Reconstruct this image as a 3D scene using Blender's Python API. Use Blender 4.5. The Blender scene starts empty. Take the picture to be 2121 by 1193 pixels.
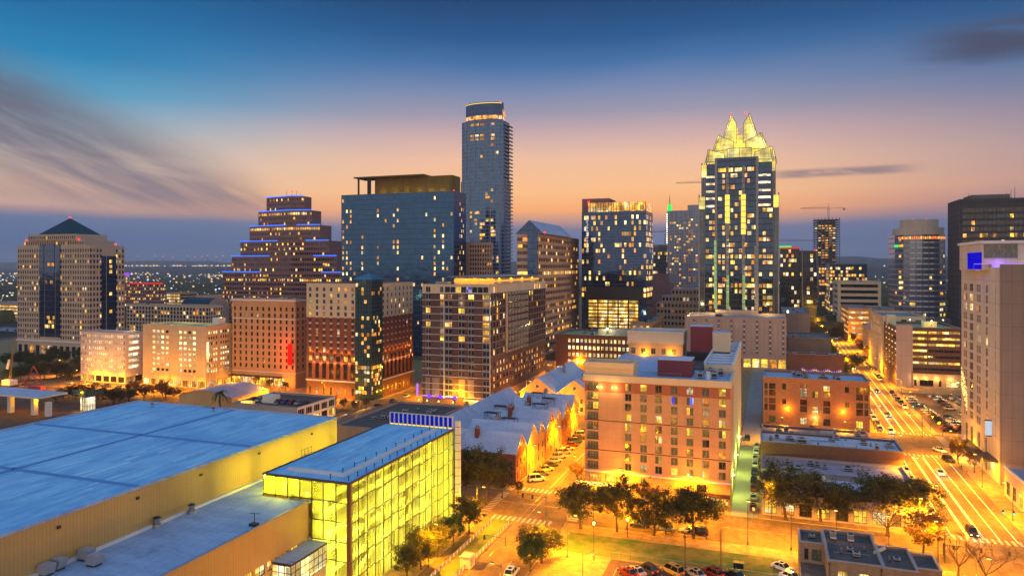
import bpy, math, random
from mathutils import Vector, Matrix
R = random.Random(7)
S = bpy.context.scene
COL = S.collection
# ---------------------------------------------------------------- camera calibration (metres; world axes follow the street grid)
CX, F, YH, H = 1060.5, 1473.0, 551.0, 62.0
ANG = math.atan2(528.0, F)
CA, SA = math.cos(ANG), math.sin(ANG)
def ray(px):
    r = (px - CX) / F
    return CA * r - SA, SA * r + CA
def gp(px, py, z=0.0):                      # point at height z seen at a pixel
    t = F * (H - z) / (py - YH); a, b = ray(px)
    return a * t, b * t, t
def at_v(px, v):
    a, b = ray(px); t = v / b
    return a * t, t
def at_u(px, u):
    a, b = ray(px); t = u / a
    return b * t, t
def zt(py, t): return H + (YH - py) / F * t
def dep(u, v): return -SA * u + CA * v
def box_l(pl, pc, pr, pyt, v0):             # building left of the streets' vanishing point: front face, right side
    u1, t = at_v(pc, v0); u0, _ = at_v(pl, v0); v1, _ = at_u(pr, u1)
    return u0, u1, v0, v1, zt(pyt, t)
def box_r(pl, pc, pr, pyt, v0):             # right of it: left side, front face
    u0, t = at_v(pc, v0); u1, _ = at_v(pr, v0); v1, _ = at_u(pl, u0)
    return u0, u1, v0, v1, zt(pyt, t)
cam = bpy.data.cameras.new('camera'); cam.sensor_width = 36; cam.lens = F / 2121 * 36
cam.shift_y = -(596.5 - YH) / 2121; cam.clip_start = 1; cam.clip_end = 60000
co = bpy.data.objects.new('camera', cam); co.location = (0, 0, H); co.rotation_euler = (math.pi / 2, 0, ANG)
COL.objects.link(co); S.camera = co
S.view_settings.view_transform = 'Standard'
S.view_settings.look = 'None'
S.cycles.use_denoising = True
S.cycles.max_bounces = 5; S.cycles.diffuse_bounces = 2; S.cycles.glossy_bounces = 3; S.cycles.transmission_bounces = 4
S.cycles.transparent_max_bounces = 8; S.cycles.volume_bounces = 0
S.cycles.sample_clamp_indirect = 3; S.cycles.sample_clamp_direct = 0
S.cycles.caustics_reflective = False; S.cycles.caustics_refractive = False
def lin(c): return tuple((x / 12.92 if x <= .04045 else ((x + .055) / 1.055) ** 2.4) for x in (c[0] / 255, c[1] / 255, c[2] / 255))
# ---------------------------------------------------------------- node helper
class NT:
    def __init__(s, tree):
        s.t = tree; s.t.nodes.clear()
    def n(s, typ, **kw):
        nd = s.t.nodes.new(typ)
        for k, v in kw.items():
            if k.startswith('_'): setattr(nd, k[1:], v)
        return nd
    def put(s, nd, key, v):
        i = nd.inputs[key]
        if hasattr(v, 'node'): s.t.links.new(v, i)
        elif v is not None:
            if isinstance(v, tuple) and len(v) == 3 and i.type == 'RGBA': v = (*v, 1)
            i.default_value = v
    def m(s, op, a, b=None, c=None, clamp=False):
        nd = s.n('ShaderNodeMath', _operation=op, _use_clamp=clamp)
        s.put(nd, 0, a)
        if b is not None: s.put(nd, 1, b)
        if c is not None: s.put(nd, 2, c)
        return nd.outputs[0]
    def vm(s, op, a, b=None):
        nd = s.n('ShaderNodeVectorMath', _operation=op)
        s.put(nd, 0, a)
        if b is not None: s.put(nd, 1, b)
        return nd.outputs['Value'] if op in ('DOT_PRODUCT', 'LENGTH') else nd.outputs[0]
    def sep(s, v):
        nd = s.n('ShaderNodeSeparateXYZ'); s.put(nd, 0, v); return nd.outputs
    def comb(s, x, y, z):
        nd = s.n('ShaderNodeCombineXYZ'); s.put(nd, 0, x); s.put(nd, 1, y); s.put(nd, 2, z); return nd.outputs[0]
    def mix(s, f, a, b, blend='MIX'):
        nd = s.n('ShaderNodeMix', _data_type='RGBA', _blend_type=blend)
        s.put(nd, 0, f); s.put(nd, 6, a); s.put(nd, 7, b); return nd.outputs[2]
    def ms(s, f, a, b):
        nd = s.n('ShaderNodeMixShader'); s.put(nd, 0, f); s.put(nd, 1, a); s.put(nd, 2, b); return nd.outputs[0]
    def noise(s, vec, scale, detail=3, rough=.55):
        nd = s.n('ShaderNodeTexNoise'); s.put(nd, 'Vector', vec); s.put(nd, 'Scale', scale); s.put(nd, 'Detail', float(detail)); s.put(nd, 'Roughness', rough)
        return nd.outputs[0]
    def white(s, vec):
        nd = s.n('ShaderNodeTexWhiteNoise', _noise_dimensions='3D'); s.put(nd, 'Vector', vec); return nd.outputs['Value']
    def ramp(s, f, stops, interp='LINEAR'):
        nd = s.n('ShaderNodeValToRGB'); cr = nd.color_ramp; cr.interpolation = interp
        while len(cr.elements) < len(stops): cr.elements.new(.5)
        for e, (p, c) in zip(cr.elements, stops):
            e.position = p; e.color = (*c, 1) if isinstance(c, tuple) else (c, c, c, 1)
        s.put(nd, 0, f); return nd.outputs[0]
    def sm(s, x, a, b):                      # smoothstep a..b
        nd = s.n('ShaderNodeMapRange', _interpolation_type='SMOOTHSTEP'); s.put(nd, 0, x); s.put(nd, 1, a); s.put(nd, 2, b)
        return nd.outputs[0]
    def pos(s): return s.n('ShaderNodeNewGeometry').outputs['Position']
    def out(s, sh):
        s.t.links.new(sh, s.n('ShaderNodeOutputMaterial').inputs['Surface'])
    def bsdf(s, col, rough=.7, metal=0., spec=.4, bump=None, bstr=.3, bdist=.05, emit=None, estr=0.):
        p = s.n('ShaderNodeBsdfPrincipled')
        s.put(p, 'Base Color', col); s.put(p, 'Roughness', rough); s.put(p, 'Metallic', metal); s.put(p, 'Specular IOR Level', spec)
        if bump is not None:
            b = s.n('ShaderNodeBump'); s.put(b, 'Height', bump); s.put(b, 'Strength', bstr); s.put(b, 'Distance', bdist)
            s.t.links.new(b.outputs[0], p.inputs['Normal'])
        if emit is not None:
            s.put(p, 'Emission Color', emit); s.put(p, 'Emission Strength', estr)
        return p.outputs[0]
    def wallcoord(s):                        # (along the facade, height): axis from the face normal
        g = s.n('ShaderNodeNewGeometry'); P = s.sep(g.outputs['Position']); Nn = s.sep(g.outputs['True Normal'])
        a = s.m('SUBTRACT', s.m('MULTIPLY', P[1], Nn[0]), s.m('MULTIPLY', P[0], Nn[1]))
        return a, P[2], g.outputs['Position']
MATS = {}
def new_mat(name):
    m = bpy.data.materials.new(name); m.use_nodes = True
    nt = NT(m.node_tree); MATS[name] = m
    return m, nt
def M(name): return MATS[name]
# ---------------------------------------------------------------- materials
def wall(name, rgb, var=.22, joint=0., jw=.06, jx=0., rough=.8, brick=False, spec=.3):
    m, n = new_mat(name); c = lin(rgb); a, z, P = n.wallcoord()
    big = n.noise(P, .12, 3); sm = n.noise(P, 1.7, 4)
    streak = n.noise(n.comb(n.m('MULTIPLY', a, .9), n.m('MULTIPLY', z, .06), 0.), 1.0, 4)
    f = n.m('ADD', n.m('MULTIPLY', big, .5), n.m('ADD', n.m('MULTIPLY', sm, .25), n.m('MULTIPLY', streak, .25)))
    col = n.mix(n.sm(f, .3, .7), tuple(x * (1 - var) for x in c), tuple(min(1, x * (1 + var)) for x in c))
    if brick:
        row = n.m('FLOOR', n.m('DIVIDE', z, .3)); cell = n.m('FLOOR', n.m('DIVIDE', n.m('ADD', a, n.m('MULTIPLY', row, .37)), .7))
        w = n.white(n.comb(row, cell, 0.)); col = n.mix(n.m('MULTIPLY', w, .45), col, tuple(x * .55 for x in c))
    for sp, co_ in ((joint, z), (jx, a)):
        if sp:
            fr = n.m('FRACT', n.m('DIVIDE', co_, sp)); col = n.mix(n.m('MULTIPLY', n.m('LESS_THAN', fr, jw / sp), .5), col, tuple(x * .3 for x in c))
    n.out(n.bsdf(col, rough, 0., spec, sm, .25, .04)); return m
def plain(name, rgb, rough=.6, metal=0., spec=.4, var=.12, sc=2.):
    m, n = new_mat(name); c = lin(rgb); f = n.noise(n.pos(), sc, 3)
    n.out(n.bsdf(n.mix(f, tuple(x * (1 - var) for x in c), tuple(min(1, x * (1 + var)) for x in c)), rough, metal, spec)); return m
def emis(name, rgb, st, sampled=False):
    m, n = new_mat(name); e = n.n('ShaderNodeEmission'); n.put(e, 0, lin(rgb)); n.put(e, 1, st); n.out(e.outputs[0])
    m.cycles.emission_sampling = 'AUTO' if sampled else 'NONE'; return m
def litwin(name, rgb, rgb2, st, lo=.35):
    m, n = new_mat(name); a, z, P = n.wallcoord()
    cell = n.white(n.vm('FLOOR', n.vm('MULTIPLY', P, (.37, .37, .3))))
    d = n.noise(n.comb(n.m('MULTIPLY', a, 1.5), n.m('MULTIPLY', z, .9), n.m('MULTIPLY', cell, 9.)), .9, 4, .65)
    f = n.ramp(d, [(.33, lo), (.5, .8), (.68, 1.25)])
    col = n.mix(n.sm(n.noise(P, .35, 2), .35, .65), lin(rgb), lin(rgb2)); hue = n.white(n.vm('FLOOR', n.vm('MULTIPLY', n.vm('ADD', P, (91., 17., 5.)), (.37, .37, .3))))
    col = n.mix(n.m('MULTIPLY', n.m('GREATER_THAN', hue, .72), .6), col, lin((255, 236, 190))); col = n.mix(n.m('MULTIPLY', n.m('LESS_THAN', hue, .2), .6), col, lin((230, 120, 40)))
    up = n.m('FRACT', n.m('DIVIDE', z, 3.3))
    e = n.bsdf((.02, .02, .02), .12, 0., .5, emit=col, estr=n.m('MULTIPLY', f, n.m('MULTIPLY', n.m('ADD', .35, n.m('MULTIPLY', n.m('POWER', cell, 1.4), 1.5)), st * 1.5)))
    n.out(e); m.cycles.emission_sampling = 'NONE'; return m
def darkwin(name, rgb, rough=.08, curt=.3, metal=0.):
    m, n = new_mat(name); a, z, P = n.wallcoord(); c = lin(rgb)
    cell = n.white(n.vm('FLOOR', n.vm('MULTIPLY', P, (.37, .37, .3))))
    d = n.noise(n.comb(n.m('MULTIPLY', a, 2.2), n.m('MULTIPLY', z, .5), n.m('MULTIPLY', cell, 7.)), 1.0, 3)
    col = n.mix(n.m('MULTIPLY', n.sm(d, .45, .7), curt), c, (.30, .27, .2))
    n.out(n.bsdf(col, rough, metal, .6, n.noise(P, .5, 1), .08, .2)); return m
def curtain_mat(name, rgb, line, cw, fh, metal=.75, rough=.12, lw=.12, lh=.3, zoff=0., alt=.35, lineamt=.7):
    m, n = new_mat(name); a, z, P = n.wallcoord(); c = lin(rgb)
    ca_ = n.m('DIVIDE', a, cw); cz = n.m('DIVIDE', n.m('SUBTRACT', z, zoff), fh)
    w = n.white(n.comb(n.m('FLOOR', ca_), n.m('FLOOR', cz), 0.))
    col = n.mix(n.m('MULTIPLY', w, alt), c, tuple(x * .35 for x in c))
    l1 = n.m('LESS_THAN', n.m('FRACT', ca_), lw / cw); l2 = n.m('LESS_THAN', n.m('FRACT', cz), lh / fh)
    ln = n.m('MAXIMUM', l1, l2)
    col = n.mix(n.m('MULTIPLY', ln, lineamt), col, lin(line))
    met = n.m('MULTIPLY', n.m('SUBTRACT', 1., ln), metal); ro = n.m('ADD', rough, n.m('MULTIPLY', ln, .3))
    n.out(n.bsdf(col, ro, met, .5, n.m('ADD', n.m('MULTIPLY', w, .35), n.m('MULTIPLY', n.noise(P, .16, 2), 1.6)), .12, .35)); return m
def roofmat(name, rgb, rgb2, seam=2.2, rough=.75):
    m, n = new_mat(name); P = n.pos(); x = n.sep(P)
    st = n.noise(n.vm('MULTIPLY', P, (.25, 1.1, 1.)), .35, 5, .65); f2 = n.noise(P, 1.3, 4, .7)
    col = n.mix(n.sm(n.m('ADD', n.m('MULTIPLY', st, .6), n.m('MULTIPLY', f2, .4)), .36, .64), lin(rgb), lin(rgb2))
    if seam:
        l = n.m('LESS_THAN', n.m('FRACT', n.m('DIVIDE', n.m('ADD', x[0], n.m('MULTIPLY', f2, .1)), seam)), .05)
        col = n.mix(n.m('MULTIPLY', l, .4), col, tuple(v * .45 for v in lin(rgb)))
    dirt = n.sm(n.noise(P, .09, 5, .7), .56, .7)
    col = n.mix(n.m('MULTIPLY', dirt, .5), col, tuple(v * .4 for v in lin(rgb)))
    n.out(n.bsdf(col, rough, 0., .35, f2, .3, .05)); return m
def hallroof():
    m, n = new_mat('hall_roof'); P = n.pos(); x = n.sep(P)
    c1, c2 = lin((140, 200, 230)), lin((172, 222, 242))
    st = n.noise(n.vm('MULTIPLY', P, (1.3, .08, 1.)), 1., 4, .6)
    col = n.mix(n.sm(st, .35, .65), c1, c2)
    blot = n.noise(P, .06, 4, .6); col = n.mix(n.m('MULTIPLY', n.sm(n.noise(n.vm('MULTIPLY', P, (.5, .12, 1.)), .8, 6, .7), .42, .62), .5), col, lin((96, 146, 196))); pat = n.white(n.vm('FLOOR', n.vm('MULTIPLY', P, (.16, .05, 0.)))); col = n.mix(n.m('MULTIPLY', n.m('GREATER_THAN', pat, .8), .3), col, lin((176, 212, 240))); col = n.mix(n.m('MULTIPLY', n.sm(blot, .45, .7), .5), col, lin((110, 166, 220)))
    # thin white streaks along the membrane laps: wet-seam glints painted into the colour
    row = n.m('FLOOR', n.m('DIVIDE', x[0], 1.9)); seg = n.m('FLOOR', n.m('ADD', n.m('DIVIDE', x[1], 3.4), n.m('MULTIPLY', n.white(n.comb(row, 3., 1.)), 5.)))
    on = n.m('GREATER_THAN', n.white(n.comb(row, seg, 2.)), .86)
    ln = n.m('LESS_THAN', n.m('FRACT', n.m('DIVIDE', x[0], 1.9)), .2)
    fl = n.m('MULTIPLY', n.m('MULTIPLY', on, ln), n.sm(n.noise(P, .035, 3), .5, .6))
    lap = n.m('LESS_THAN', n.m('FRACT', n.m('DIVIDE', x[0], 1.9)), .03)
    col = n.mix(n.m('MULTIPLY', lap, .22), col, lin((120, 150, 190)))
    col = n.mix(fl, col, (.98, .98, .98))
    rg = n.m('SUBTRACT', .62, n.m('MULTIPLY', fl, .5))
    n.out(n.bsdf(col, rg, 0., .5, st, .15, .05)); return m
hallroof()
wall('gold_panel', (122, 100, 44), .1, jx=6., jw=.3); wall('tan_panel', (198, 158, 92), .1, joint=0, jx=.6, jw=.05, rough=.5, spec=.4)
wall('beige', (203, 176, 150), .1, joint=5.6, jw=.1)
wall('beige_warm', (206, 160, 118), .12, joint=3.4, jw=.08, jx=3.6)
wall('tower_stone', (192, 172, 150), .1, joint=3.7, jw=.1, jx=4.)
wall('garage_white', (214, 196, 190), .08, joint=3., jw=.1, jx=6)
wall('garage_tan', (208, 180, 140), .1, joint=2.9, jw=.08, jx=5.)
wall('hotel_beige', (198, 152, 108), .1, joint=9., jw=.12, jx=7.5)
wall('brick_red', (146, 84, 62), .2, brick=True)
wall('brick_orange', (186, 128, 88), .22, brick=True)
wall('brick_tan', (176, 138, 98), .22, brick=True)
wall('brick_dark', (104, 80, 74), .2, brick=True)
wall('brick_brown', (128, 88, 66), .2, brick=True)
wall('hotel_wall', (206, 154, 114), .13, joint=2.65, jw=.05, jx=9.)
wall('hotel_band', (172, 104, 76), .1)
wall('cream', (226, 200, 160), .07, joint=0)
wall('white_panel', (212, 194, 172), .11, joint=6.4, jw=.12, jx=3.0)
wall('grey_panel', (146, 130, 120), .12, joint=6.4, jw=.1, jx=2.6)
wall('pink_stone', (200, 168, 150), .1, joint=8., jw=.12, jx=2.4)
wall('granite', (146, 108, 102), .14, joint=3.8, jw=.1, jx=3.)
wall('peach_stone', (206, 164, 134), .1, joint=3.9, jw=.08)
wall('concrete', (170, 162, 150), .16, joint=3.5, jw=.05)
wall('concrete_dark', (112, 110, 108), .16)
wall('grey_ribbed', (160, 148, 140), .08, jx=1., jw=.2)
wall('stucco', (186, 166, 146), .2); wall('house_wall', (146, 126, 106), .25, brick=True)
wall('stucco_orange', (214, 170, 112), .12)
wall('maroon_metal', (138, 62, 68), .1, jx=.5, jw=.12, rough=.5)
wall('dark_tower', (84, 84, 86), .1, joint=3.9, jw=.9, jx=1.6)
wall('brown_stripe', (104, 88, 86), .12)
plain('trim_white', (226, 222, 214), .5); plain('trim_grey', (150, 148, 146), .5); plain('trim_dark', (48, 48, 52), .45)
plain('metal', (150, 154, 158), .35, .6); plain('metal_dark', (58, 60, 64), .4, .5); plain('pole', (92, 92, 92), .4, .5)
plain('hvac', (176, 178, 180), .45, .3); plain('rust', (140, 66, 44), .6)
plain('tyre', (22, 22, 24), .8); plain('wood', (120, 88, 58), .8); plain('crane_red', (170, 60, 60), .5); plain('crane_white', (220, 216, 210), .5)
plain('crane_yellow', (150, 120, 70), .5); plain('awning', (96, 56, 44), .7); plain('green_roof', (22, 46, 52), .45, .3)
plain('bark', (84, 66, 50), .9, sc=6.); plain('skin_dark', (96, 70, 54), .7)
roofmat('roof_grey', (120, 122, 132), (150, 152, 160)); roofmat('roof_dark', (80, 68, 62), (106, 92, 84)); roofmat('roof_white', (190, 188, 196), (216, 212, 216), 3.)
roofmat('roof_purple', (150, 138, 150), (176, 164, 172), 1.4); roofmat('roof_metal', (176, 180, 196), (200, 204, 216), .55, .4); roofmat('roof_gravel', (140, 126, 122), (112, 102, 100), 0.)
roofmat('roof_green', (150, 170, 140), (120, 146, 118), 5.); roofmat('roof_blue', (150, 164, 190), (176, 190, 212), 2.)
litwin('lit_yellow', (255, 206, 70), (255, 190, 60), 1.0); litwin('lit_amber', (255, 176, 60), (255, 150, 50), .75, .2)
litwin('lit_pale', (255, 226, 150), (255, 212, 120), 1.0, .5); litwin('lit_dim', (190, 120, 60), (150, 100, 60), .45, .15); litwin('lit_white', (255, 240, 205), (255, 230, 170), 1.1, .6)
litwin('lit_garage', (255, 210, 90), (255, 190, 70), .9, .3); litwin('lit_blue', (70, 60, 255), (50, 90, 255), 1.2, .5)
darkwin('win_dark', (34, 38, 44)); darkwin('win_blue', (52, 70, 92), .06, .15, .3); darkwin('win_green', (86, 96, 76), .15, .6); darkwin('win_black', (16, 17, 19), .1, .1)
curtain_mat('glass_blue', (46, 86, 134), (34, 62, 88), 1.75, 3.5, .8, .1)
curtain_mat('glass_navy', (58, 86, 132), (30, 40, 58), 1.5, 3.8, .8, .08)
curtain_mat('glass_tall', (64, 104, 152), (150, 158, 170), 3.2, 3.4, .7, .1, .35, .6)
curtain_mat('glass_frost', (60, 84, 118), (50, 54, 60), 1.5, 3.9, .85, .07, .14, .35)
curtain_mat('glass_grey', (90, 104, 124), (60, 64, 74), 1.6, 3.7, .7, .12)
curtain_mat('glass_teal', (88, 130, 140), (60, 70, 66), 1.5, 1.9, .7, .08, .12, .12)
curtain_mat('glass_dark', (52, 62, 78), (30, 34, 40), 1.5, 3.7, .7, .1)
curtain_mat('glass_band', (112, 132, 158), (150, 146, 144), 2.4, 3.7, .45, .1, .1, 1.1)
curtain_mat('condo', (120, 140, 168), (186, 180, 180), 2.6, 3.1, .4, .3, .6, .7)
emis('blue_led', (40, 110, 255), 2.2); emis('red_beacon', (255, 40, 50), 4.); emis('red_sign', (255, 20, 10), 1.6, True); emis('orange_led', (255, 170, 40), 1.7, True)
emis('purple_neon', (120, 40, 255), 2.5); emis('violet_neon', (170, 110, 255), 1.6); emis('green_led', (40, 255, 90), 1.5); emis('teal_signal', (40, 255, 200), 6.)
emis('lamp_glow', (255, 190, 80), 14.); emis('lamp_white', (255, 236, 190), 10.); emis('headlight', (255, 240, 200), 10.); emis('taillight', (255, 40, 20), 2.5)
emis('star_warm', (255, 200, 120), 1.6); emis('star_white', (220, 235, 255), 1.5); emis('sign_white', (225, 240, 255), .75); emis('fairy', (255, 210, 110), 3.)
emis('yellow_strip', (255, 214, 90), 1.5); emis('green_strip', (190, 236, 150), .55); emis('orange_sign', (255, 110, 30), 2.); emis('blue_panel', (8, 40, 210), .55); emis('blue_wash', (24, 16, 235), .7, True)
def crown_mat():
    m, n = new_mat('crown_glass'); a, z, P = n.wallcoord()
    l = n.m('MAXIMUM', n.m('LESS_THAN', n.m('FRACT', n.m('DIVIDE', a, 2.6)), .1), n.m('LESS_THAN', n.m('FRACT', n.m('DIVIDE', z, 2.6)), .1))
    f = n.ramp(n.noise(P, .12, 2), [(.34, .45), (.5, 1.), (.64, 2.)])
    col = n.mix(n.sm(n.noise(P, .09, 1), .4, .65), lin((232, 196, 48)), lin((255, 232, 120)))
    e = n.bsdf((.35, .36, .25), .2, .2, .5, emit=col, estr=n.m('MULTIPLY', f, n.m('SUBTRACT', .95, n.m('MULTIPLY', l, .55))))
    n.out(e); m.cycles.emission_sampling = 'NONE'
crown_mat()
def hallglass():
    m, n = new_mat('hall_glass'); a, z, P = n.wallcoord()
    w = n.white(n.comb(n.m('FLOOR', n.m('DIVIDE', a, 1.03)), n.m('FLOOR', n.m('DIVIDE', z, 3.62)), 0.))
    tint = n.mix(w, lin((236, 238, 96)), lin((216, 232, 136)))
    tr = n.n('ShaderNodeBsdfTransparent'); n.put(tr, 0, tint)
    tl = n.n('ShaderNodeBsdfTranslucent'); n.put(tl, 0, lin((230, 234, 110)))
    gl = n.n('ShaderNodeBsdfGlossy'); n.put(gl, 0, (.8, .8, .8)); n.put(gl, 1, .04)
    fr = n.n('ShaderNodeFresnel'); n.put(fr, 0, 1.5)
    body = n.ms(n.m('ADD', .22, n.m('MULTIPLY', w, .28)), tr.outputs[0], tl.outputs[0])
    n.out(n.ms(n.m('MULTIPLY', fr.outputs[0], .8), body, gl.outputs[0]))
hallglass()
plain('hall_inner', (230, 226, 150), .7, var=.35, sc=.22); plain('hall_floor', (214, 200, 120), .6); plain('hall_art', (200, 90, 60), .6); plain('roof_seam', (96, 146, 196), .7); plain('hall_white', (236, 232, 200), .6)
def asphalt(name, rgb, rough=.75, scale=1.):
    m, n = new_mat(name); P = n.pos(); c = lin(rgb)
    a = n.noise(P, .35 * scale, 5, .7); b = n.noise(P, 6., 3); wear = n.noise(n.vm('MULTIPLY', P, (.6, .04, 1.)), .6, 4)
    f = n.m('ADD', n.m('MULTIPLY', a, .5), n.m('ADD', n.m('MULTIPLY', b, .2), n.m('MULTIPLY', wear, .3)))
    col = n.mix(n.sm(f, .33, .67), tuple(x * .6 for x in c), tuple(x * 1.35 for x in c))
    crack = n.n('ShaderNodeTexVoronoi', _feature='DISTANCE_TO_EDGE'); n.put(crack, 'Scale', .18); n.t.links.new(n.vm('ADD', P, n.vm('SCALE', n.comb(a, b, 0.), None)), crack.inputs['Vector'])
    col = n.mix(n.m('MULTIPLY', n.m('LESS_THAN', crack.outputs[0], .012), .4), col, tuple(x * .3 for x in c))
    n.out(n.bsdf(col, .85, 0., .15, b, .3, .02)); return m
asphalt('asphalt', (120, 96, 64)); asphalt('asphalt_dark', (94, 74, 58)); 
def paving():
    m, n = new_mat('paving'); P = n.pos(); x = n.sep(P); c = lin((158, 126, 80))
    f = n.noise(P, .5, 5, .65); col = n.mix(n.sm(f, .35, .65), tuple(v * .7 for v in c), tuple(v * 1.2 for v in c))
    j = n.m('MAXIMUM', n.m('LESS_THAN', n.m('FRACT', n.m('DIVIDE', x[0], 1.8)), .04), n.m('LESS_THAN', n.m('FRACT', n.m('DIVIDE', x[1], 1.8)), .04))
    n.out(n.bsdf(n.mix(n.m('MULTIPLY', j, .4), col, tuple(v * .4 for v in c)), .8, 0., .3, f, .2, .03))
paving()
plain('paint', (176, 166, 146), .6, var=.2, sc=3.); plain('paint_light_trail', (232, 230, 222), .5, var=.2, sc=3.); plain('paint_yellow', (222, 180, 60), .6, var=.2, sc=3.); plain('rail_steel', (150, 140, 130), .35, .7)
def grassmat():
    m, n = new_mat('turf'); P = n.pos(); f = n.noise(P, .22, 5, .7); g = n.noise(P, 4., 3)
    col = n.mix(n.sm(f, .38, .62), lin((78, 104, 42)), lin((130, 120, 62)))
    col = n.mix(n.m('MULTIPLY', g, .5), col, lin((44, 60, 26))); n.out(n.bsdf(col, .95, 0., .1, g, .6, .1))
grassmat()
def groundmat():
    m, n = new_mat('far_ground'); P = n.pos(); f = n.noise(P, .004, 6, .7); g = n.noise(P, .03, 4)
    col = n.mix(n.sm(f, .4, .6), lin((38, 46, 40)), lin((70, 72, 64))); col = n.mix(n.m('MULTIPLY', g, .5), col, lin((28, 34, 28))); n.out(n.bsdf(col, .95, 0., .1))
groundmat()
def leafmat(name, rgb, rgb2):
    m, n = new_mat(name); oi = n.n('ShaderNodeObjectInfo'); P = n.pos(); f = n.noise(P, .9, 3); g = n.noise(P, 7., 1)
    col = n.mix(n.sm(n.m('ADD', n.m('MULTIPLY', f, .6), n.m('MULTIPLY', g, .4)), .35, .65), lin(rgb), lin(rgb2))
    d = n.bsdf(col, .6, 0., .3); tl = n.n('ShaderNodeBsdfTranslucent'); n.put(tl, 0, col)
    n.out(n.ms(.3, d, tl.outputs[0]))
leafmat('leaf_dark', (58, 62, 28), (100, 98, 46)); leafmat('leaf_brown', (96, 70, 34), (128, 96, 44)); leafmat('leaf_green', (48, 76, 34), (86, 112, 52))
def paintmat():
    m, n = new_mat('car_paint'); oi = n.n('ShaderNodeObjectInfo'); p = n.bsdf(oi.outputs['Color'], .25, .15, .5); n.out(p)
paintmat()
darkwin('car_glass', (20, 22, 26), .05, 0.)
# ---------------------------------------------------------------- meshes
class MB:
    def __init__(s): s.v = []; s.f = []; s.mi = []; s.mats = []
    def mid(s, m):
        if m not in s.mats: s.mats.append(m)
        return s.mats.index(m)
    def poly(s, pts, m):
        b = len(s.v); s.v += [tuple(p) for p in pts]; s.f.append(tuple(range(b, b + len(pts)))); s.mi.append(s.mid(m)); return s
    def box(s, x0, x1, y0, y1, z0, z1, m, mt=None):
        b = len(s.v); s.v += [(x0, y0, z0), (x1, y0, z0), (x1, y1, z0), (x0, y1, z0), (x0, y0, z1), (x1, y0, z1), (x1, y1, z1), (x0, y1, z1)]
        for q in ((3, 2, 1, 0), (0, 1, 5, 4), (1, 2, 6, 5), (2, 3, 7, 6), (3, 0, 4, 7)): s.f.append(tuple(b + k for k in q)); s.mi.append(s.mid(m))
        s.f.append((b + 4, b + 5, b + 6, b + 7)); s.mi.append(s.mid(mt or m)); return s
    def prism(s, pts, z0, z1, m, mt=None, pts1=None):
        n = len(pts); b = len(s.v); q = pts1 or pts
        s.v += [(p[0], p[1], z0) for p in pts] + [(p[0], p[1], z1) for p in q]
        for i in range(n): s.f.append((b + i, b + (i + 1) % n, b + n + (i + 1) % n, b + n + i)); s.mi.append(s.mid(m))
        s.f.append(tuple(b + n + i for i in range(n))); s.mi.append(s.mid(mt or m))
        s.f.append(tuple(b + n - 1 - i for i in range(n))); s.mi.append(s.mid(m)); return s
    def cyl(s, x, y, z0, z1, r0, r1, m, n=10, mt=None):
        return s.prism([(x + r0 * math.cos(6.2832 * k / n), y + r0 * math.sin(6.2832 * k / n)) for k in range(n)], z0, z1, m, mt,
                       [(x + r1 * math.cos(6.2832 * k / n), y + r1 * math.sin(6.2832 * k / n)) for k in range(n)])
    def tube(s, p, q, r0, r1, m, n=6):
        p, q = Vector(p), Vector(q); d = q - p
        if d.length < 1e-5: return s
        d.normalize(); a = d.orthogonal().normalized(); c = d.cross(a); b = len(s.v)
        for P_, r in ((p, r0), (q, r1)):
            for k in range(n):
                w = a * math.cos(6.2832 * k / n) + c * math.sin(6.2832 * k / n); s.v.append(tuple(P_ + w * r))
        for k in range(n): s.f.append((b + k, b + (k + 1) % n, b + n + (k + 1) % n, b + n + k)); s.mi.append(s.mid(m))
        s.f.append(tuple(b + n - 1 - k for k in range(n))); s.mi.append(s.mid(m)); s.f.append(tuple(b + n + k for k in range(n))); s.mi.append(s.mid(m)); return s
    def slab(s, pts, nrm, th, m):            # polygon given thickness th along -nrm
        nv = Vector(nrm).normalized() * th; q = [tuple(Vector(p) - nv) for p in pts]; n = len(pts); b = len(s.v)
        s.v += [tuple(p) for p in pts] + q
        s.f.append(tuple(b + i for i in range(n))); s.f.append(tuple(b + 2 * n - 1 - i for i in range(n))); k = s.mid(m); s.mi += [k, k]
        for i in range(n): s.f.append((b + (i + 1) % n, b + i, b + n + i, b + n + (i + 1) % n)); s.mi.append(k)
        return s
    def mesh(s, name, off=(0, 0, 0), smooth=False):
        me = bpy.data.meshes.new(name); o = off
        me.from_pydata([(a - o[0], b - o[1], c - o[2]) for a, b, c in s.v], [], s.f)
        for m in s.mats: me.materials.append(M(m))
        me.polygons.foreach_set('material_index', s.mi)
        if smooth: me.polygons.foreach_set('use_smooth', [True] * len(s.f))
        me.update(); return me
    def build(s, name, parent=None, off=None, smooth=False, **tags):
        if not s.f: return None
        if off is None: off = tuple(wloc(parent)) if parent is not None else (0, 0, 0)
        o = bpy.data.objects.new(name, s.mesh(name, off, smooth)); COL.objects.link(o)
        if parent is not None: o.parent = parent
        for k, v in tags.items(): o[k] = v
        return o
def wloc(o):
    l = Vector(o.location)
    while o.parent is not None: o = o.parent; l = l + Vector(o.location)
    return l
LABELS = set()
def thing(name, label, cat, loc, rz=0., group=None):
    o = bpy.data.objects.new(name, None); COL.objects.link(o); o.location = loc; o.rotation_euler = (0, 0, rz); o.empty_display_size = .5
    tag(o, label, cat, group); return o
def tag(o, label, cat, group=None):
    o['label'] = label; o['category'] = cat
    if group: o['group'] = group
    return o
def struct(name, mb, kind='structure'):
    o = mb.build(name); o['kind'] = kind; return o
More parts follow.
